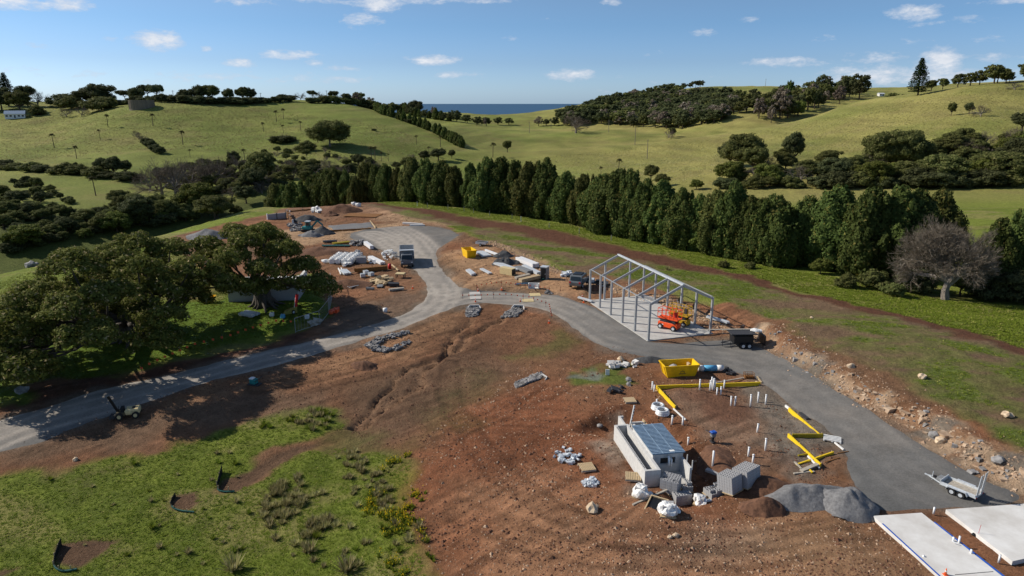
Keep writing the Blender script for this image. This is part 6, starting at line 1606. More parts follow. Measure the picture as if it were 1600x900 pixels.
def bundle(a, b, n, w, h, mat, label, name='steel_bundle', cat='steel bundle', rows=1, dz=0, gap=.3, part='length'):
    w *= .72; h *= .78; gap *= .8
    A, B = seg_px(a, b); c = (A + B) / 2; L = (B - A).to_2d().length; rz = math.atan2(B.y - A.y, B.x - A.x)
    t = thing(name, label, cat, (c.x, c.y, max(A.z, B.z, c.z) + dz), rz); me = None
    for r in range(rows):
        for i in range(n):
            if me is None: o = MB().box(-L/2, L/2, -w/2, w/2, 0, h).build(part, mat, t); me = o.data
            else: o = bpy.data.objects.new(part, me); S.collection.objects.link(o); o.parent = t
            o.location = (rng.uniform(-.15, .15), (i - (n - 1) / 2) * (w + gap), .1 + r * (h + .02))
    for s in (-.35, .35): MB().box(L * s - .06, L * s + .06, -(n * (w + gap)) / 2, (n * (w + gap)) / 2, 0, .098).build('bearer', 'timber', t)
    return t
bundle((571,383), (581,390), 1, .9, .8, 'white plastic', 'short fat white wrapped roll of timber below the turning circle', 'wrapped_bundle', 'wrapped bundle')
bundle((578,404), (598,414), 3, .35, .5, 'white plastic', 'long white wrapped beam bundle in the middle of the timber yard', 'wrapped_bundle', 'wrapped bundle', gap=.06)
bundle((555,427), (604,422), 3, .3, .8, 'rust steel', 'long brown stack of boards in the middle of the timber yard', 'timber_stack', 'timber stack', gap=.04, part='board')
bundle((503,385), (546,385), 3, .35, .18, 'silt green', 'long grey green steel lengths behind the white bulk bags', gap=.12)
bundle((520,382), (546,380), 2, .5, .22, 'formply face', 'yellow brown boards beside the grey green steel lengths', 'timber_stack', 'timber stack', part='board')
bundle((506,379), (528,379), 2, .5, .3, 'dark steel', 'dark plastic wrapped bundle at the far side of the timber yard', 'timber_stack', 'timber stack', part='board')
bundle((545,430), (562,424), 1, .15, .15, 'timber', 'single timber lying left of the brown stack of boards', 'timber_stack', 'timber stack', part='board')
bundle((607,447), (624,447), 3, .35, .5, 'dark steel', 'dark wrapped bundle at the near edge of the timber yard', gap=.05)
bundle((609,455), (632,453), 2, .3, .3, 'weathered timber', 'low timber lengths nearest the road in the timber yard', 'timber_stack', 'timber stack', gap=.1, part='board')
bundle((612,415), (622,424), 1, .25, .2, 'timber', 'single timber beam beside the truck', 'timber_stack', 'timber stack', part='board')
bundle((531,421), (535,430), 2, .22, .2, 'white paint', 'two short white beams below the bulk bags', gap=.35)
bundle((536,424), (543,430), 4, .3, .35, 'light steel', 'grey and white steel pieces right of the two short white beams', gap=.1)
bundle((541,450), (556,446), 4, .12, .12, 'light steel', 'ladder like row of pale bars at the lower left of the timber yard', gap=.5)
bundle((572,453), (584,453), 3, .15, .3, 'grey paint', 'grey steel trestle at the bottom of the timber yard', gap=.2)
bundle((589,448), (598,448), 4, .4, .12, 'grey paint', 'flat grey plates at the bottom of the timber yard', gap=.05)
block_pack(G3(565, 411), R(5), 4, 7, 5, 'single grey block pack right of the white bulk bags', scale=.95)
for k, (u, v, lab) in enumerate([(567,433,'left grey block pack in the group of three'), (572,428,'middle grey block pack in the group of three'), (580,431,'right grey block pack in the group of three')]):
    block_pack(G3(u, v), R(20 + 15 * k), 3, 6, 4, lab, scale=.6, mat='light steel')
tumbled('scrap', 'dark wrapped building goods right of the bulk bags', 'scrap', [(553,392),(566,396),(566,406),(555,408)], 60, 0.21, 0.63, 'block grey', 81, .5, kind='stuff')
tumbled('scrap', 'black sheeting and steel pieces at the corner of the bulk bags', 'scrap', [(550,396),(560,398),(558,414),(550,412)], 39, 0.28, 0.84, 'dark steel', 80, .6, kind='stuff')
tumbled('scrap', 'grey mesh rolls and scrap at the far right of the timber yard', 'scrap', [(546,378),(566,378),(562,385),(548,385)], 54, 0.28, 0.84, 'riprap', 82, .6, kind='stuff')
tumbled('scrap', 'white crumpled wrapping piled left of the truck', 'scrap', [(596,398),(606,392),(618,398),(622,402),(606,408),(598,404)], 72, 0.24, 0.63, 'plastic wrap', 83, .9, kind='stuff')
tumbled('scrap', 'loose timber offcuts strewn across the timber yard', 'scrap', [(578,440),(600,432),(612,438),(606,446),(584,446)], 69, 0.21, 1.33, 'timber', 84, 0, .3, kind='stuff')
tumbled('scrap', 'scattered white wrapping below the bulk bags', 'scrap', [(536,412),(549,408),(549,414),(538,418)], 24, 0.28, 0.77, 'plastic wrap', 85, .4, kind='stuff')
tumbled('scrap', 'white sheets lying beside the long white beam bundle', 'scrap', [(575,407),(584,406),(590,412),(578,412)], 18, 0.35, 0.84, 'white plastic', 86, .2, kind='stuff')
p = G3(609, 420); tag(MB().tube([(0, 0, 0), (0, 0, .8)], .27, 10).build('fuel_drum', 'red paint', None, True, loc=p), 'red drum at the right end of the brown stack of boards', 'drum')
p = G3(602, 488); tag(MB().tube([(0, 0, 0), (0, 0, .55)], [.26, .3], 10).build('bucket', 'white plastic', None, True, loc=p), 'white bucket in the tree shade left of the road bend', 'bucket')
p = G3(626, 434); t = thing('site_table', 'cream topped work bench on dark legs below the truck', 'bench', p, R(-8)); t.scale = (.65, .65, .8)
MB().box(-1.1, 1.1, -.8, .8, .75, .95).build('table_top', 'beige paint', t, bevel=.06)
for sx in (-.9, .9):
    for sy in (-.6, .6): MB().box(sx - .08, sx + .08, sy - .08, sy + .08, 0, .75).build('leg', 'dark steel', t)
for u, v, lab in [(508,443,'white drum under the right side of the smaller fig'),(509,411,'white rubble bag left of the bulk bags')]:
    p = G3(u, v); tag(MB().blob((0, 0, .3), (.7, .45, .38), 5, 2, .2).build('sack', 'plastic wrap', None, loc=p), lab, 'sack')

simple('cab paint', (.15, .17, .20), .35, .1)
def truck():
    x, y, z = ground_at(634, 415)
    t = thing('tipper_truck', 'grey tipper truck standing at the edge of the turning circle, cab towards the camera', 'truck', (x - .1, y + 2.2, z), R(9))
    MB().box(-.4, .4, -3.0, 3.4, .6, .85).build('chassis', 'dark steel', t)
    MB().box(-1.0, 1.0, -3.9, -2.35, .65, 1.35).box(-.98, .98, -3.6, -2.4, 1.35, 2.1, taper=.12).build('cab', 'cab paint', t, bevel=.07)
    MB().add([(-.85, -3.92 + .0, 1.4), (.85, -3.92, 1.4), (.78, -3.55, 2.02), (-.78, -3.55, 2.02)], [(0, 1, 2, 3)]).build('windscreen', 'glass', t)
    for s in (-1, 1):
        MB().box(s * .98 - .02 * s, s * .98 + .015, -3.3, -2.6, 1.42, 1.95).build('side_window', 'glass', t); MB().box(s * .75 - .12, s * .75 + .12, -3.93, -3.88, .85, 1.0).build('headlight', 'white plastic', t)
        MB().box(s * 1.12 - .06, s * 1.12 + .06, -3.75, -3.68, 1.5, 1.85).build('mirror', 'dark steel', t)
    MB().box(-1.0, 1.0, -3.96, -3.9, .5, .7).build('bumper', 'dark steel', t)
    b = MB().box(-1.15, 1.15, -2.25, 3.4, .9, 1.0).box(-1.15, -1.07, -2.25, 3.4, 1.0, 2.35).box(1.07, 1.15, -2.25, 3.4, 1.0, 2.35).box(-1.07, 1.07, -2.25, -2.17, 1.0, 2.6).box(-1.07, 1.07, 3.32, 3.4, 1.0, 2.3).build('tipper_body', 'grey paint', t)
    m = MB()
    for k in range(7): yy = -2.0 + k * .85; m.box(-1.2, -1.152, yy, yy + .09, .95, 2.34).box(1.152, 1.2, yy, yy + .09, .95, 2.34)
    m.build('rib', 'light steel', b); MB().box(-1.16, 1.16, -2.6, -2.0, 2.6, 2.66).build('tarp_cover', 'light steel', b)
    m = MB()
    for k in range(8): m.bar((-1.05, -1.8 + k * .7, 2.36), (1.05, -1.8 + k * .7, 2.36), .05)
    m.build('tarp_bow', 'light steel', b)
    for yy in (-3.1, 1.6, 2.6):
        for s in (-1, 1):
            o = MB().tube([(s * .72, yy, .48), (s * 1.0, yy, .48)], .48, 14).build('wheel', 'black rubber', t); MB().tube([(s * .99, yy, .48), (s * 1.02, yy, .48)], .24, 10).build('rim', 'light steel', o)
truck()

# ------------------------------------------------------------------ pad right of the turning circle
def box_trailer(u, v, rz, label, s=1.0):
    t = thing('box_trailer', label, 'trailer', G3(u, v), rz); t.scale = (s,) * 3
    MB().box(-1.2, 1.2, -.8, .8, .5, .58).box(-1.2, 1.2, -.8, -.74, .58, .95).box(-1.2, 1.2, .74, .8, .58, .95).box(-1.2, -1.14, -.74, .74, .58, .95).box(1.14, 1.2, -.74, .74, .58, .95).build('tray', 'light steel', t)
    MB().box(-1.05, 1.0, -.6, .6, .6, .9).build('load', 'dark gravel', t); MB().bar((-1.2, -.5, .5), (-2.3, 0, .5), .07).bar((-1.2, .5, .5), (-2.3, 0, .5), .07).build('drawbar', 'dark steel', t)
    for sy in (-.92, .92): wheel(t, 0, sy, .32, .32, .2)
box_trailer(753, 384, R(-20), 'small light box trailer parked behind the yellow skip on the tan pad', .85)
for a, b, n, w, h, m, lab, nm in [((758,393),(781,402),1,.45,.45,'white plastic','long white beam running from behind the skip to the black heap','steel_bundle'),((748,395),(761,402),5,.4,.3,'light steel','pale steel purlins lying right of the yellow skip','steel_bundle'),
    ((811,408),(838,419),3,.5,.8,'white plastic','long white wrapped timber pack above the brown crates','wrapped_bundle'),((776,414),(806,424),5,.28,.3,'light steel','silvery steel purlins scattered along the middle of the pad','steel_bundle'),((808,420),(828,428),4,.3,.5,'grey paint','grey steel purlin stack left of the dark toilet','steel_bundle'),
    ((818,418),(842,430),3,.3,.5,'light steel','pale steel purlin stack next to the dark toilet','steel_bundle'),((731,424),(740,431),2,.5,.35,'light steel','left of two lone steel channels on the tan slope','steel_bundle'),((752,423),(766,429),2,.35,.25,'light steel','right of two lone steel channels on the tan slope','steel_bundle'),
    ((806,437),(828,432),2,.4,.4,'weathered timber','upper of two brown timber packs beside the road','timber_stack'),((812,442),(842,436),2,.5,.6,'timber','lower of two brown timber packs beside the road','timber_stack'),((805,446),(827,446),1,.3,.25,'deck blue','blue grey beam left of the concrete culvert box','steel_bundle')]:
    bundle(a, b, n, w, h, m, lab, nm, {'steel_bundle': 'steel bundle', 'wrapped_bundle': 'wrapped bundle', 'timber_stack': 'timber stack'}[nm], gap=.08)
p = G3(790, 430); t = thing('timber_crate', 'big cream timber crate with a dark open end in the middle of the pad', 'crate', p + Vector((.3, .6, 0)), R(-38)); t.scale = (.62, .62, .8)
for k in range(5): MB().box(-1.9, 1.9, -.8, .8, .02 + k * .26, .26 + k * .26).build('panel', 'beige paint', t)
MB().box(1.905, 1.95, -.7, .7, .15, 1.2).build('open_end', 'dark opening', t)
p = G3(851, 436); t = thing('portable_toilet', 'dark grey portable toilet with a green base at the end of the steel stacks', 'portable toilet', p, R(-25)); t.scale = (.85, .85, .85)
MB().box(-.6, .6, -.6, .6, .1, 2.2).build('cabin', 'grey paint', t); MB().box(-.65, .65, -.65, .65, 2.2, 2.32).build('roof', 'light steel', t); MB().box(-.7, .7, -.7, .7, 0, .099).build('base', 'silt green', t)
d = MB().box(-.45, .45, -.64, -.602, .15, 2.05).build('door', 'black paint', t); MB().box(.3, .38, -.66, -.642, 1.0, 1.15).build('handle', 'light steel', d)
tumbled('scrap', 'green and white bags at the foot of the dark toilet', 'scrap', [(842,430),(852,430),(851,438),(843,436)], 15, 0.28, 0.56, 'silt green', 87, .4, kind='stuff')
tumbled('scrap', 'blue white steel scraps right of the dark toilet', 'scrap', [(875,431),(891,427),(893,432),(878,434)], 33, 0.21, 0.84, 'light steel', 88, .1, kind='stuff')
tumbled('scrap', 'small pile of grey rubble at the road edge right of the culvert box', 'rubble', [(849,459),(856,454),(864,459),(858,461)], 39, 0.17, 0.35, 'riprap', 89, .3, kind='stuff')
def headwall(u, v, rz, label, sc=.5):
    t = thing('culvert_headwall', label, 'culvert', G3(u, v), rz); t.scale = (sc, sc, sc * .85)
    MB().box(-1.25, 1.25, .2, .38, -.4, 1.0).build('back_wall', 'concrete', t)
    for s in (-1, 1): MB().add([(s * 1.2, .2, -.4), (s * 1.65, -.75, -.4), (s * 1.8, -.75, -.4), (s * 1.38, .2, -.4), (s * 1.2, .2, 1.0), (s * 1.65, -.75, .45), (s * 1.8, -.75, .45), (s * 1.38, .2, 1.0)], [(0, 1, 2, 3), (4, 5, 6, 7), (0, 1, 5, 4), (1, 2, 6, 5), (2, 3, 7, 6), (3, 0, 4, 7)]).build('wing_wall', 'white concrete', t)
    MB().box(-1.3, 1.3, .12, .42, 1.0, 1.1).build('coping', 'white concrete', t)
    for x in (-.6, .6): p_ = MB().tube([(x, .05, .42), (x, .205, .42)], .42, 16).build('pipe', 'concrete', t); MB().tube([(x, .04, .42), (x, .055, .42)], .34, 16).build('pipe_mouth', 'dark opening', p_)
headwall(741, 482, R(4), 'left concrete culvert headwall below the road, twin pipes above a square of rocks')
headwall(810, 482, R(-10), 'right concrete culvert headwall below the road, twin pipes above a long tongue of rocks')
headwall(850, 591, R(-60), 'small grey culvert outlet at the end of the diagonal rock strip on the red slope', .32)
t = thing('culvert_box', 'new grey concrete culvert box standing behind the road', 'culvert', G3(834, 450), R(-6))
t.scale = (.52, .52, .52)
MB().box(-1.5, 1.5, -.8, .8, 0, .15).box(-1.5, -1.3, -.8, .8, .15, 1.3).box(1.3, 1.5, -.8, .8, .15, 1.3).box(-1.3, 1.3, .6, .8, .15, 1.3).build('box', 'white concrete', t)
def rocks(label, poly, n, seed, s0=.22, s1=.5): tumbled('rock_apron', label, 'rocks', poly, n, s0, s1, 'riprap', seed, .15, kind='stuff')
rocks('square apron of grey rocks below the left culvert', [(729,481),(751,481),(746,494),(728,496)], 330, 91, .18, .42)
rocks('long tongue of grey rocks below the right culvert', [(806,480),(818,486),(806,496),(783,497),(792,488)], 330, 92, .18, .42)
rocks('diagonal strip of grey rocks on the red slope', [(805,598),(845,582),(850,589),(806,607)], 420, 93, .18, .36)
rocks('horseshoe of loose grey rocks left of the road bend, its left part', [(570,540),(590,528),(600,535),(585,541),(615,546),(600,551),(578,547)], 230, 94, .22, .5)
rocks('horseshoe of loose grey rocks left of the road bend, its upper arm', [(590,529),(640,516),(645,520),(600,533)], 110, 95, .2, .42)
rocks('horseshoe of loose grey rocks left of the road bend, its lower arm', [(612,545),(640,532),(644,535),(618,549)], 60, 96, .2, .42)
for u, v, lab in [(742,459,'left upper steel plate let into the road'),(743,466,'left lower steel plate let into the road'),(836,461,'right upper steel plate let into the road'),(825,470,'right lower steel plate let into the road')]:
    p = G3(u, v); tag(MB().box(-.75, .75, -.7, .7, .05, .09).build('road_plate', 'beige paint' if u > 800 else 'concrete', None, loc=p, rz=.1), lab, 'plate')
# orange flagging lines on thin pickets
simple('flag orange', (.9, .14, .05), .6)
def flags(pts, n, label, s=.16, h=.7):
    W_ = flat(pts); seg = [Vector((*p, 0)) for p in W_]; tot = sum((b - a).length for a, b in zip(seg[:-1], seg[1:])); m1 = MB(); m2 = MB(); k = 0; o = seg[0]
    for i in range(n):
        d = tot * i / (n - 1); a = 0
        while a < len(seg) - 2 and d > (seg[a + 1] - seg[a]).length: d -= (seg[a + 1] - seg[a]).length; a += 1
        p = seg[a] + (seg[a + 1] - seg[a]).normalized() * d; z = hz(p.x, p.y) + h
        m2.box(p.x - o.x - s/2, p.x - o.x + s/2, p.y - o.y - .015, p.y - o.y + .015, z - s, z)
        if i % 5 == 0: m1.bar((p.x - o.x, p.y - o.y, z - h - .1), (p.x - o.x, p.y - o.y, z + .25), .04)
    t = thing('flag_line', label, 'flag line', (o.x, o.y, 0)); m1.build('pickets', 'dark steel', t)['kind'] = 'stuff'; m2.build('flags', 'flag orange', t)['kind'] = 'stuff'
flags([(723,468),(745,468),(790,466),(830,471),(858,482),(862,500)], 22, 'orange flags on pickets along the lower road edge above the culverts')
flags([(745,453),(790,448),(820,452),(850,455),(858,458)], 16, 'orange flags along the foot of the pad behind the road')
flags([(222,582),(300,545),(360,530),(400,516),(432,507),(455,508)], 20, 'red orange flags along the lawn below the two figs', .24, .6)

def suv(u, v, rz, label):
    t = thing('parked_car', label, 'car', G3(u, v), rz)
    pr = [(-2.2, .45), (-2.25, 1.0), (-1.95, 1.15), (-1.75, 1.75), (-1.5, 1.85), (.5, 1.85), (.75, 1.75), (1.2, 1.15), (2.15, 1.0), (2.25, .7), (2.2, .42)]
    MB().prism(pr, -.88, .88).build('body', 'car paint grey', t, bevel=.07)
    for s in (-1, 1): MB().prism([(-1.65, 1.18), (-1.5, 1.68), (.5, 1.7), (.95, 1.18)], s * .885, s * .895).build('side_window', 'glass', t)
    MB().add([(-2.02, -.72, 1.2), (-2.02, .72, 1.2), (-1.78, .68, 1.72), (-1.78, -.68, 1.72)], [(0, 1, 2, 3)]).build('rear_window', 'glass', t)
    MB().add([(1.22, -.74, 1.17), (1.22, .74, 1.17), (.8, .68, 1.74), (.8, -.68, 1.74)], [(0, 1, 2, 3)]).build('windscreen', 'glass', t)
    for s in (-1, 1): MB().box(-2.29, -2.24, s * .7 - .12, s * .7 + .12, .85, 1.1).build('tail_light', 'red paint', t); MB().box(2.2, 2.26, s * .65 - .15, s * .65 + .15, .75, .9).build('headlight', 'white plastic', t)
    for x in (-1.35, 1.4):
        for s in (-.82, .82): wheel(t, x, s, .38, .38, .22)
    MB().box(-1.3, .3, -.6, .6, 1.9, 1.95).box(-1.3, -1.25, -.6, .6, 1.85, 1.9).build('roof_rack', 'black paint', t)
suv(905, 446, R(-112 + 180), 'dark grey car parked behind the left end of the shed')
t = thing('machine_trailer', 'low dark trailer with equipment between the grey car and the shed', 'trailer', G3(933, 447), R(-12))
MB().box(-1.6, 1.6, -.8, .8, .5, .6).build('deck', 'dark steel', t); MB().box(-1.2, -.4, -.5, .5, .6, 1.1).build('compressor', 'light steel', t, bevel=.06); MB().box(-.2, .5, -.4, .4, .6, .95).build('case', 'black paint', t, bevel=.04); MB().bar((-1.6, 0, .5), (-2.6, 0, .5), .09).build('drawbar', 'dark steel', t)
for s in (-.9, .9): wheel(t, .2, s, .35, .35, .22); wheel(t, 1.0, s, .35, .35, .22)
bundle((903,466), (924,474), 2, .3, .2, 'light steel', 'pale steel channels lying at the left foot of the shed', gap=.05)
bundle((1105,497), (1138,507), 3, .22, .28, 'light steel', 'long silver purlin bundle on the bank right of the shed', gap=.04)
for k, (u, v) in enumerate([(1005,466),(1010,467.5),(1015,469),(1020,471),(1025,473)]):
    p = G3(u, v); tag(MB().box(-.3, .3, -.2, .2, 0, .5).build('concrete_block', 'block grey', None, loc=p, rz=-.5), ['leftmost', 'second', 'middle', 'fourth', 'rightmost'][k] + ' grey block in the short row along the back of the shed slab', 'block', 'blocks behind the shed slab')
# black tipping trailer right of the shed
t = thing('enclosed_trailer', 'black tandem trailer with a flat lid and loaded roof standing right of the shed', 'trailer', G3(1157, 541), R(2))
MB().box(-1.05, 1.1, -.75, .75, .5, 1.45).build('body', 'black paint', t, bevel=.05); MB().box(-1.45, 1.3, -.95, .95, 1.62, 1.72).build('lid', 'dark steel', t)
for x in (-.95, 1.0): MB().box(x - .03, x + .03, -.7, -.64, 1.45, 1.62).box(x - .03, x + .03, .64, .7, 1.45, 1.62).build('strut', 'dark steel', t)
for x in (-.05, .62):
    for s in (-.86, .86): wheel(t, x, s, .33, .33, .2)
MB().bar((-1.05, -.5, .5), (-2.2, 0, .48), .08).bar((-1.05, .5, .5), (-2.2, 0, .48), .08).tube([(-2.0, .1, 0), (-2.0, .1, .75)], .035, 6).build('drawbar', 'dark steel', t)
MB().bar((1.1, -.7, 1.2), (2.3, -.7, .5), .05).bar((1.1, .7, 1.2), (2.3, .7, .5), .05).bar((1.1, -.7, .6), (2.3, -.7, .5), .05).bar((1.1, .7, .6), (2.3, .7, .5), .05).box(2.25, 2.45, -.75, .75, .35, 1.4).build('tailgate', 'black paint', t)
q = thing('roof_load', 'white bags and a long pale plank lying on the lid of the black trailer', 'load', G3(1157, 541) + Vector((0, 0, 1.74)), R(2))
MB().blob((1.4, 0, .12), (.5, .45, .18), 3).blob((1.9, .1, .0), (.45, .35, .16), 6).build('bag', 'plastic wrap', q); MB().box(-4.2, 1.6, .5, .75, .0, .05).build('plank', 'weathered timber', q)
MB().bar((-1.25, -.8, -1.7), (-1.35, -.8, 0), .05).bar((-1.25, -.4, -1.7), (-1.35, -.4, 0), .05).build('ladder', 'dark steel', q)

# ------------------------------------------------------------------ the far end of the site
t = thing('excavator', 'small teal excavator between the dark gravel heaps at the far end', 'excavator', G3(482, 362), R(-8)); t.scale = (.9,) * 3
for s in (-1, 1): MB().prism([(-1.4, .25), (-1.15, 0), (1.15, 0), (1.4, .25), (1.15, .55), (-1.15, .55)], s * .75 - .2, s * .75 + .2).build('track', 'black rubber', t)
MB().box(-1.2, .9, -.8, .8, .6, 1.25).build('body', 'teal paint', t, bevel=.08); MB().box(-.3, .6, -.75, .15, 1.25, 2.4).build('cab', 'teal paint', t, bevel=.06)
MB().box(-.2, .62, -.78, .17, 1.5, 2.2).build('window', 'glass', t); MB().box(-.45, .75, -.85, .3, 2.4, 2.5).build('canopy', 'light steel', t)
MB().bar((.7, .4, 1.0), (2.1, .4, 2.5), .25, .35).bar((2.1, .4, 2.5), (3.3, .4, 1.6), .2, .28).build('boom', 'teal paint', t); MB().bar((3.3, .4, 1.6), (3.1, .4, .6), .18).build('arm', 'teal paint', t); MB().prism([(2.8, .1), (3.4, .1), (3.5, .7), (2.9, .7)], .1, .7).build('bucket', 'dark steel', t)
# gravel filled formwork pad and small retaining walls
GP = P((512,352), (580,347), (585,356), (520,360))
overlay('gravel_pad', GP, MATS['grey gravel'], .12, .4, .5, 7)
for a, b, lab in [((578,345),(587,357),'pale timber form at the right end of the far gravel pad'),((512,362),(580,358),'dark low form along the near side of the far gravel pad')]:
    formboard(a, b, lab, .3, 'timber' if a[0] == 578 else 'rust steel', 'forms of the far gravel pad')
def lowwall(a, b, h, w, mat, label, posts=True):
    A, B = seg_px(a, b); c = (A + B) / 2; L = (B - A).to_2d().length; t = thing('retaining_wall', label, 'wall', (c.x, c.y, min(A.z, B.z)), math.atan2(B.y - A.y, B.x - A.x))
    n = max(2, int(L / 2.4))
    for i in range(n): MB().box(-L/2 + i * L/n + .04, -L/2 + (i+1) * L/n - .04, -w/2, w/2, -.4, h).build('panel', mat, t)
    for i in range(n + 1): MB().box(-L/2 + i * L/n - .08, -L/2 + i * L/n + .08, -w/2 - .06, w/2 + .06, -.4, h + .15).build('post', 'light steel' if i % 3 == 0 else 'dark steel', t)
lowwall((418,343), (447,341), 1.3, .25, 'block grey', 'grey panelled retaining wall at the far left corner of the site')
lowwall((449,336), (458,352), 1.1, .25, 'rust steel', 'rusty retaining wall descending from the far left corner of the site')
lowwall((453,331), (492,327), .25, .15, 'rust steel', 'low edge board along the far rim left of the large mound')
tumbled('scrap', 'white frames and posts standing on the far rim left of the large mound', 'scrap', [(486,327),(498,325),(502,333),(489,333)], 24, 0.35, 1.26, 'white paint', 97, .5, kind='stuff')
tumbled('scrap', 'grey debris left of the teal excavator', 'scrap', [(448,350),(470,350),(474,362),(455,362)], 105, 0.28, 0.77, 'riprap', 98, .3, kind='stuff')
for u, v, lab, s in [(553,321,'left white sack on the far rim behind the large mound',.9),(560,323,'right white sack on the far rim behind the large mound',1.0),(465,322,'tiny white sack alone on the far grassy rim',.7)]:
    tag(MB().blob((0, 0, .4), (.7 * s, .5 * s, .6 * s), 5, 2, .25).build('sack', 'plastic wrap', None, loc=G3(u, v)), lab, 'sack')
p = G3(567, 337); tag(MB().box(-4, 4, -2.2, 2.2, 0, .04).build('rust_sheet', 'rust steel', None, loc=p + Vector((0, 0, .12)), rz=-.2), 'flat rusty orange sheet lying in front of the large far mound', 'sheet')
p = G3(645, 351); tag(MB().box(-2.4, 2.4, -.25, .25, 0, .4).build('concrete_beam', 'white concrete', None, loc=p, rz=-.35), 'pale concrete beam at the far edge of the turning circle', 'beam')
p = G3(652, 353); tag(MB().box(-1.6, 1.6, -.2, .2, 0, .3).build('concrete_beam', 'white concrete', None, loc=p, rz=-.05), 'shorter pale beam lying right of the first at the far edge of the turning circle', 'beam')
# block building behind the smaller fig
t = thing('block_building', 'grey concrete building half hidden behind the smaller fig', 'building', (-34.0, 91.0, -.1), R(6))
MB().box(-5, 5.2, -3, 3, 0, 2.4).build('wall', 'block grey', t); MB().box(-5.2, 5.4, -3.2, 3.2, 2.4, 2.6).build('slab_roof', 'white concrete', t); MB().box(5.1, 5.5, -3.4, 3.6, 2.6, 3.6).build('parapet', 'white concrete', t)
t.scale = (.9, .9, .8)
for x in np.arange(-4.5, 5, 1.1): MB().box(x, x + .5, -2.6, 2.4, 2.602, 2.75).build('stacked_sheet', 'plastic wrap' if int(x * 10) % 3 else 'light steel', t)
# things on the lawn
bundle((379,491), (400,495), 6, .3, .35, 'light steel', 'silver grey stack of steel lying on the lawn between the figs', gap=.05)
simple('shaded yellow', (.30, .27, .06), .8); t = thing('loader_arm', 'red and yellow machine with a raised chute in the shade right of the smaller fig', 'machine', G3(456, 490), R(35)); t.scale = (.62, .62, .8)  # hopper yellow darkened to put the fig's shade into its colour
MB().add([(-1.6, -.5, .1), (1.0, -.5, .1), (1.0, .5, .1), (-1.6, .5, .1), (-1.3, -.45, .6), (1.0, -.4, 1.1), (1.0, .4, 1.1), (-1.3, .45, .6)], [(0, 3, 2, 1), (4, 5, 6, 7), (0, 1, 5, 4), (1, 2, 6, 5), (2, 3, 7, 6), (3, 0, 4, 7)]).build('hopper', 'shaded yellow', t)
MB().bar((.9, 0, 1.0), (1.5, .2, 3.0), .5, .35).build('chute', 'red paint', t); MB().bar((.5, -.3, .9), (.9, -.3, 2.6), .07).build('ladder', 'white paint', t)
for s in (-.6, .6): wheel(t, .2, s, .35, .35, .2)
tumbled('scrap', 'orange barrier pieces in the shade left of the road bend', 'scrap', [(514,488),(528,484),(528,490),(516,492)], 18, 0.28, 0.84, 'flag orange', 99, .3, kind='stuff')
tumbled('scrap', 'pale timber lengths in the shade at the lawn edge', 'scrap', [(486,508),(504,500),(506,503),(490,512)], 12, 0.56, 1.26, 'weathered timber', 101, 0, .3, kind='stuff')
for u, v, lab in [(425,494,'white pot under the smaller fig'),(480,498,'white box on the shaded lawn'),(442,497,'blue grey box on the shaded lawn')]:
    tag(MB().box(-.25, .25, -.22, .22, 0, .5).build('site_box', 'blue wrap' if 'blue' in lab else 'white plastic', None, bevel=.04, loc=G3(u, v)), lab, 'box')
# mesh fence panels
def mesh_fence(pts, label, h=1.8):
    W_ = flat(pts); t = thing('mesh_fence', label, 'fence', (W_[0][0], W_[0][1], 0)); o = Vector((W_[0][0], W_[0][1], 0))
    for a, b in zip(W_[:-1], W_[1:]):
        A = on(*a) - o; B = on(*b) - o; n = max(1, int((B - A).length / 2.4))
        for i in range(n):
            p, q = A.lerp(B, i / n), A.lerp(B, (i + 1) / n); m = MB(); up = Vector((0, 0, h))
            m.bar(p, p + up, .05).bar(p + up, q + up, .04).bar(p + Vector((0, 0, .15)), q + Vector((0, 0, .15)), .04)
            for k in range(1, 8): r_ = p.lerp(q, k / 8); m.bar(r_ + Vector((0, 0, .15)), r_ + up, .012)
            m.build('panel', 'galvanised steel', t)
mesh_fence([(462,520),(500,508),(514,490),(519,465),(517,445)], 'temporary wire mesh fence curving round the shaded lawn edge')
# machines by the left road
t = thing('ride_on_trencher', 'cream and dark ride-on trencher with a tall black boom on the brown verge', 'trencher', G3(201, 651), R(18)); t.scale = (.82, .82, .9)
MB().box(-.2, 1.25, -.6, .6, .35, .95).build('engine_cover', 'beige paint', t, bevel=.12); MB().box(.5, .8, -.3, .3, .951, .98).build('vent', 'dark opening', t); MB().box(-1.1, -.2, -.5, .5, .3, .65).build('chassis', 'olive crust', t)
MB().box(-.6, -.3, -.3, .3, .65, 1.15).build('seat', 'black rubber', t); MB().bar((-1.0, .2, .6), (-1.75, .3, 2.3), .16, .24).build('boom', 'black paint', t); MB().tube([(-.85, -.2, .7), (-.75, -.2, 1.3)], .04).build('lever', 'black paint', t)
MB().box(-1.75, -1.2, -.6, .5, .15, .4).build('blade', 'dark steel', t)
for x in (-.75, .85):
    for s in (-.68, .68): wheel(t, x, s, .36, .36, .28, 'beige paint')
t = thing('plate_compactor', 'small teal and cream compactor beside the left road', 'compactor', G3(398, 601), R(-15))
MB().box(-.6, .6, -.35, .35, 0, .12).build('plate', 'dark steel', t); MB().box(-.4, .25, -.3, .3, .12, .6).build('engine', 'teal paint', t, bevel=.05); MB().box(-.45, .0, -.25, .25, .6, .72).build('tank', 'white plastic', t, bevel=.03); MB().tube([(.25, -.25, .4), (.8, -.25, .9), (.8, .25, .9), (.25, .25, .4)], .03).build('handle', 'dark steel', t)
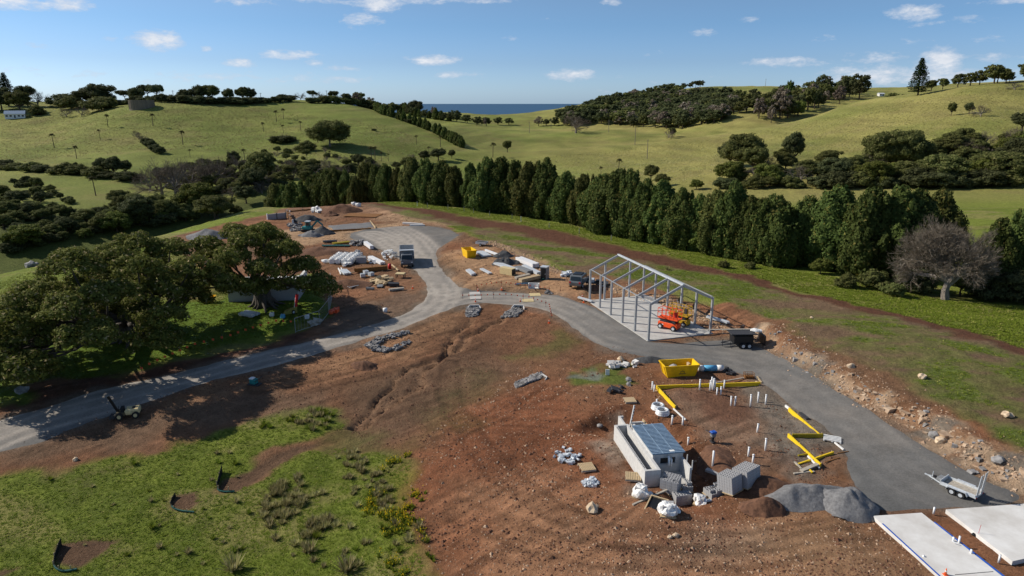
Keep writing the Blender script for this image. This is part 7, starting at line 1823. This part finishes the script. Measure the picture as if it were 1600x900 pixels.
# silt fences in the lower field
def silt(pts, h0, label):
    W_ = flat(pts); n = 26; P_ = []
    t = thing('silt_fence', label, 'silt fence', (W_[0][0], W_[0][1], 0)); o = Vector((W_[0][0], W_[0][1], 0))
    cl = smooth_line([Vector((*p, 0)).to_tuple() if False else p for p in W_], 2); m = MB()
    for i, (a, b) in enumerate(zip(cl[:-1], cl[1:])):
        f = 1 - .75 * min(1, i / len(cl) * 1.6); A = on(*a) - o; B = on(*b) - o
        m.add([A + Vector((0, 0, -.1)), B + Vector((0, 0, -.1)), B + Vector((0, 0, h0 * f)), A + Vector((0, 0, h0 * f)), A + Vector((.03, .03, -.1)), B + Vector((.03, .03, -.1)), B + Vector((.03, .03, h0 * f)), A + Vector((.03, .03, h0 * f))], [(0, 1, 2, 3), (7, 6, 5, 4), (3, 2, 6, 7)])
    m.build('fabric', 'geotextile', t); s = MB()
    for k in range(0, len(cl), max(1, len(cl) // 5)): A = on(*cl[k]) - o; s.bar(A + Vector((-.03, 0, -.1)), A + Vector((-.03, 0, h0 * .75)), .05)
    s.build('stake', 'timber', t); k = cl[len(cl) // 2:]; m = MB()
    for a, b in zip(k[:-1], k[1:]): m.bar(on(*a) - o + Vector((.05, -.06, .1)), on(*b) - o + Vector((.05, -.06, .1)), .08)
    m.build('folded_edge', 'silt green', t)
silt([(96,852),(90,862),(84,878),(85,888),(98,894),(120,890)], .55, 'black silt fence round the nearest soil patch in the lower field')
silt([(274,776),(268,783),(266,791),(276,798),(303,801)], .35, 'low silt fence round the small middle soil patch')
silt([(347,738),(342,752),(338,764),(345,769),(366,769)], .65, 'black silt fence standing tall at the upper soil patch')
# stock fence posts along the green strip
for i, (u, v) in enumerate([(652,322),(668,324),(725,330),(765,337),(800,342),(814,347),(858,356),(905,365),(955,376),(700,327),(740,333)]):
    tag(MB().box(-.06, .06, -.06, .06, -.2, 1.1 if u != 814 else 1.3).build('fence_post', 'white paint' if u in (652, 814) else 'weathered timber', None, loc=G3(u, v)), 'white marker post on the green strip below the hedge' if u in (652, 814) else 'grey timber fence post along the foot of the hedge', 'post', 'fence posts below the hedge')

# ------------------------------------------------------------------ grass, weeds, stones and clods, too many to count
def pts_in(poly, n, seed, near_bias=True):
    rs = np.random.RandomState(seed); W_ = np.array(flat(poly)); lo = W_.min(0); hi = W_.max(0); out_ = []; c = 0
    while c < n:
        q = rs.uniform(lo, hi, (n * 3, 2)); q = q[inside(q[:, 0], q[:, 1], [tuple(p) for p in W_])]
        if near_bias:     # further off fewer are needed
            q = q[rs.random(len(q)) < np.clip((W_[:, 1].min() + 6) / (q[:, 1] + 1e-3), .08, 1) ** 1.3]
        out_.append(q); c += len(q)
    return np.concatenate(out_)[:n], rs
def scatter_stuff(name, label, cat, pts, tmpl, size, mat, rs, sink=0.0, tilt=.25):
    V0, F0 = tmpl; n = len(pts); z = height(pts[:, 0], pts[:, 1])
    a = rs.uniform(0, 6.283, n); ca, sa = np.cos(a), np.sin(a); s = size[:, None]
    T = V0[None] * np.ones((n, 1, 1)); T = T * (1 + rs.uniform(-.25, .25, T.shape)); T = T * s[:, :, None]
    X = T[..., 0] * ca[:, None] - T[..., 1] * sa[:, None]; Y = T[..., 0] * sa[:, None] + T[..., 1] * ca[:, None]; Z = T[..., 2]
    tx = rs.normal(0, tilt, (n, 1)); X = X + Z * tx
    co = np.stack([X + pts[:, 0:1], Y + pts[:, 1:2], Z + z[:, None] - sink * size[:, None]], -1).reshape(-1, 3)
    F = (F0[None] + (np.arange(n) * len(V0))[:, None, None]).reshape(-1, F0.shape[1])
    me = make_mesh(name, co, F, False)
    me.attributes.new('lv', 'FLOAT', 'POINT').data.foreach_set('value', np.repeat(rs.random(n), len(V0)).astype(np.float32))
    me.materials.append(MATS[mat]); o = bpy.data.objects.new(name, me); S.collection.objects.link(o)
    return tag(o, label, cat, None, 'stuff')
def blades(n, h=1.0, w=.16, spread=.5, seed=0):
    rr = random.Random(seed); V = []; F = []
    for i in range(n):
        a = i * 2.399; d = rr.uniform(.15, spread); lean = rr.uniform(.2, 1.0)
        bx, by = math.cos(a) * d * .35, math.sin(a) * d * .35; tx, ty = math.cos(a) * (d * .35 + lean * spread), math.sin(a) * (d * .35 + lean * spread)
        px, py = -math.sin(a) * w, math.cos(a) * w; k = len(V)
        V += [(bx + px, by + py, 0), (bx - px, by - py, 0), (tx, ty, h * rr.uniform(.6, 1.1) * (1.1 - .4 * lean))]; F.append((k, k + 1, k + 2))
    return np.array(V), np.array(F)
OCT = (np.array([(.5,0,0),(-.5,0,0),(0,.45,0),(0,-.45,0),(0,0,.38),(0,0,-.3)]), np.array([(0,2,4),(2,1,4),(1,3,4),(3,0,4),(2,0,5),(1,2,5),(3,1,5),(0,3,5)]))
def grassy(pts, lim=.6):
    m = cover_at(pts[:, 0], pts[:, 1])[1]; return pts[m[:, 0] > lim]
def soily(pts, lim=.6, stony=0):
    m = cover_at(pts[:, 0], pts[:, 1])[1]; return pts[(m[:, 1] > lim) & (m[:, 2] > stony)]
LOWER = [(-60,740),(130,725),(400,645),(545,640),(560,700),(665,720),(665,830),(700,910),(690,1010),(-200,1010)]
p_, rs_ = pts_in(LOWER, 22000, 501); p_ = grassy(p_)
scatter_stuff('grass', 'short rough grass of the lower field', 'grass', p_, blades(5, .38, .16, .7, 1), rs_.uniform(.09, .28, len(p_)), 'green tussock', rs_)
p_, rs_ = pts_in([(560,318),(800,348),(1000,392),(1200,440),(1600,550),(1600,480),(1480,470),(1300,432),(1150,408),(1000,370),(800,336),(640,316)], 16000, 502); p_ = grassy(p_, .7)
scatter_stuff('grass', 'bright rough grass of the strip below the cypress hedge', 'grass', p_, blades(5, .4, .16, .7, 2), rs_.uniform(.18, .5, len(p_)), 'green tussock', rs_)
p_, rs_ = pts_in([(640,328),(900,380),(1200,448),(1600,558),(1600,740),(1430,625),(1250,530),(1110,460),(900,420),(760,375)], 30000, 503, False)
c_ = cover_at(p_[:, 0], p_[:, 1])[0]; p_ = p_[c_[:, 1] > c_[:, 0] * 1.05]
scatter_stuff('grass', 'young grass coming up in patches on the seeded bank', 'grass', p_, blades(4, .4, .16, .7, 3), rs_.uniform(.12, .34, len(p_)), 'green tussock', rs_)
p_, rs_ = pts_in([(-60,600),(0,440),(200,380),(500,440),(515,490),(450,515),(180,585),(60,620)], 16000, 504, False); p_ = grassy(p_)
scatter_stuff('grass', 'lush grass of the lawn around the two figs', 'grass', p_, blades(5, .4, .16, .7, 4), rs_.uniform(.14, .36, len(p_)), 'green tussock', rs_)
p_, rs_ = pts_in([(0,180),(400,165),(620,200),(700,240),(560,258),(380,240),(200,235),(0,258)], 14000, 505, False)
scatter_stuff('grass', 'coarse clumps of pasture grass on the left hill', 'grass', p_, blades(4, .3, .3, .8, 5), rs_.uniform(.4, 1.0, len(p_)), 'straw tussock', rs_)
p_, rs_ = pts_in([(760,255),(1000,228),(1200,202),(1430,155),(1600,135),(1600,225),(1300,250),(1120,262),(1090,290),(850,262)], 16000, 506, False)
scatter_stuff('grass', 'coarse straw clumps on the golden slope of the right hill', 'grass', p_, blades(4, .3, .3, .8, 6), rs_.uniform(.35, .9, len(p_)), 'straw tussock', rs_)
# stones and clods
FORE = [(660,690),(760,580),(960,540),(1100,600),(1225,640),(1320,740),(1370,800),(1460,905),(1560,1010),(660,1010),(640,760)]
p_, rs_ = pts_in(FORE, 12000, 511); p_ = soily(p_, .6, .35); p_ = p_[fbm(p_[:, 0], p_[:, 1], 5, 3, 701) > .30 + .38 * rs_.random(len(p_))]
scatter_stuff('stones', 'pale stones strewn over the red soil of the foreground', 'stones', p_, OCT, rs_.gamma(2.2, .042, len(p_)).clip(.05, .42), 'pale stone', rs_)
p_, rs_ = pts_in(FORE, 26000, 512); p_ = soily(p_, .6); p_ = p_[fbm(p_[:, 0], p_[:, 1], 4, 3, 702) > .34 + .34 * rs_.random(len(p_))]
scatter_stuff('clods', 'clods of red earth over the foreground', 'clods', p_, OCT, rs_.gamma(2.2, .055, len(p_)).clip(.06, .55), 'clod', rs_, .1)
p_, rs_ = pts_in([(0,700),(400,640),(560,700),(660,700),(800,560),(900,530),(740,480),(560,540),(300,605),(60,650)], 15000, 513, False); p_ = soily(p_, .6)
scatter_stuff('clods', 'clods and crusts of earth on the washed slope below the road', 'clods', p_, OCT, rs_.gamma(2.0, .05, len(p_)).clip(.05, .5), 'clod', rs_, .12)
p_, rs_ = pts_in([(430,335),(560,320),(690,350),(860,420),(930,460),(860,458),(730,450),(670,400),(560,355),(660,430),(660,470),(520,495),(480,380)], 9000, 514, False); p_ = soily(p_, .6); p_ = p_[sdf(p_[:, 0], p_[:, 1], ROAD) < -.3]
scatter_stuff('clods', 'clods and stones over the upper building site', 'clods', p_, OCT, rs_.gamma(2.0, .07, len(p_)).clip(.08, .6), 'clod', rs_, .12)
def along(line, n, seed, spread, bias=0.0):
    rs = np.random.RandomState(seed); L = np.array(line); seg = np.linalg.norm(np.diff(L, axis=0), axis=1); cs = np.concatenate([[0], np.cumsum(seg)])
    t = rs.uniform(0, cs[-1], n); i = np.clip(np.searchsorted(cs, t) - 1, 0, len(seg) - 1); f = ((t - cs[i]) / seg[i])[:, None]; d = (L[i + 1] - L[i]) / seg[i][:, None]; nrm = np.stack([-d[:, 1], d[:, 0]], -1)
    return L[i] * (1 - f) + L[i + 1] * f + nrm * (bias + rs.normal(0, 1, n) * spread)[:, None], rs
simple('cut rock', (.48, .37, .27), .95, col2=(.30, .20, .13), scale=1.2)
CUBE = (np.array([(x * .5, y * .42, z * .34) for x in (-1, 1) for y in (-1, 1) for z in (-1, 1)]), np.array([(0,1,3,2),(4,6,7,5),(0,4,5,1),(2,3,7,6),(0,2,6,4),(1,5,7,3)]))
p_, rs_ = along(ROCKLINE[3:], 300, 521, .42, .8)
scatter_stuff('rocks', 'pale broken rock exposed in the cut along the road on the right', 'rocks', p_, CUBE, rs_.gamma(1.5, .12, len(p_)).clip(.06, .85), 'cut rock', rs_, .1, .4)
p_, rs_ = along(ROCKLINE, 130, 522, .8, .8)
scatter_stuff('rocks', 'dark grey and brown rock mixed in the road cut', 'rocks', p_, CUBE, rs_.gamma(2.0, .09, len(p_)).clip(.08, .6), 'riprap', rs_, .1, .4)
p_, rs_ = along(ROCKLINE, 1500, 523, 1.2, 1.2)
scatter_stuff('stones', 'rubble and stones spread over the foot of the seeded bank', 'stones', p_, OCT, rs_.gamma(2.0, .06, len(p_)).clip(.06, .5), 'pale stone', rs_)
p_, rs_ = along(P((760,377),(800,392),(850,415),(890,428),(940,445),(985,462),(1040,470),(1090,495),(1150,520)), 2200, 524, .8, 0)
scatter_stuff('stones', 'pale rubble line between the seeded bank and the site', 'stones', p_, OCT, rs_.gamma(2.0, .1, len(p_)).clip(.1, .8), 'pale stone', rs_)
# yellow flowering weeds
p_, rs_ = pts_in([(590,740),(625,705),(650,712),(668,760),(655,800),(668,850),(690,900),(620,910),(560,830),(575,780)], 900, 531, False)
g_ = fbm(p_[:, 0], p_[:, 1], 1.6, 3, 77); p_ = p_[g_ > .46]
scatter_stuff('weeds', 'leafy green weeds at the right edge of the lower field', 'weeds', p_, blades(9, .9, .2, .6, 8), rs_.uniform(.22, .42, len(p_)), 'green tussock', rs_)
f_ = np.repeat(p_[::3], 9, 0) + rs_.normal(0, .18, (len(p_[::3]) * 9, 2)); FT = (OCT[0] * [1, 1, .6] + [0, 0, 5.0], OCT[1])
scatter_stuff('flowers', 'yellow flower heads on the weeds at the right edge of the lower field', 'flowers', f_, FT, rs_.uniform(.035, .075, len(f_)), 'yellow flowers', rs_, 0, .05)
# tussocks one can tell apart
TM = []
for k in range(4):
    V0, F0 = blades(60, .7, .045, .55, 40 + k)
    me = make_mesh('tussock_blades', V0, F0, False); rsk = np.random.RandomState(k)
    me.attributes.new('lv', 'FLOAT', 'POINT').data.foreach_set('value', np.repeat(rsk.random(len(F0)), 3).astype(np.float32)); me.materials.append(MATS['straw tussock' if k < 3 else 'green tussock']); TM.append(me)
def tussocks(poly, n, seed, s0, s1, label, ks=(0, 1, 2), thr=.5):
    q, rs = pts_in(poly, n * 3, seed, False); g = fbm(q[:, 0], q[:, 1], 3.0, 2, seed); q = q[g > thr][:n]
    for x, y in q:
        o = bpy.data.objects.new('grass_tussock', TM[ks[rs.randint(len(ks))]]); S.collection.objects.link(o); o.location = (x, y, hz(x, y) - .03); s = rs.uniform(s0, s1)
        o.scale = (s, s, s * rs.uniform(.8, 1.2)); o.rotation_euler.z = rs.uniform(0, 6.28); tag(o, label, 'tussock', label)
tussocks([(405,800),(420,770),(455,740),(505,745),(510,770),(475,790),(450,815),(420,825)], 60, 601, .5, .95, 'straw coloured tussock in the left arc of the lower field', thr=.44)
tussocks([(470,860),(485,820),(530,795),(545,810),(520,850),(490,880)], 45, 602, .55, .95, 'straw coloured tussock in the near middle clump of the lower field', thr=.42)
tussocks([(510,715),(560,705),(610,760),(620,800),(560,800),(540,750)], 60, 603, .45, .8, 'brownish tussock beside the yellow weeds', thr=.42)
tussocks([(440,655),(500,635),(535,645),(510,670),(450,680),(410,690),(405,665)], 40, 604, .5, .9, 'green tussock in the upper right corner of the lower field', (3, 0), .45)
tussocks([(60,740),(400,700),(420,900),(100,900)], 34, 605, .3, .7, 'lone small tussock on the open left part of the lower field', (0, 3), .3)
tussocks([(430,820),(660,820),(690,900),(430,900)], 30, 606, .4, .85, 'tussock scattered along the near edge of the lower field', (0, 1, 3), .35)
for u, v, s, lab in [(542,892,1.6,'large pale tussock at the bottom edge of the lower field'),(365,890,1.7,'large feathery tussock at the bottom edge, left of the other large one'),(484,862,1.3,'broad pale tussock at the foot of the near middle clump'),(1043,422,1.0,'straw tussock alone on the seeded bank above the shed')]:
    x, y, z = ground_at(u, v); o = bpy.data.objects.new('grass_tussock', TM[0]); S.collection.objects.link(o); o.location = (x, y, z); o.scale = (s,) * 3; tag(o, lab, 'tussock')
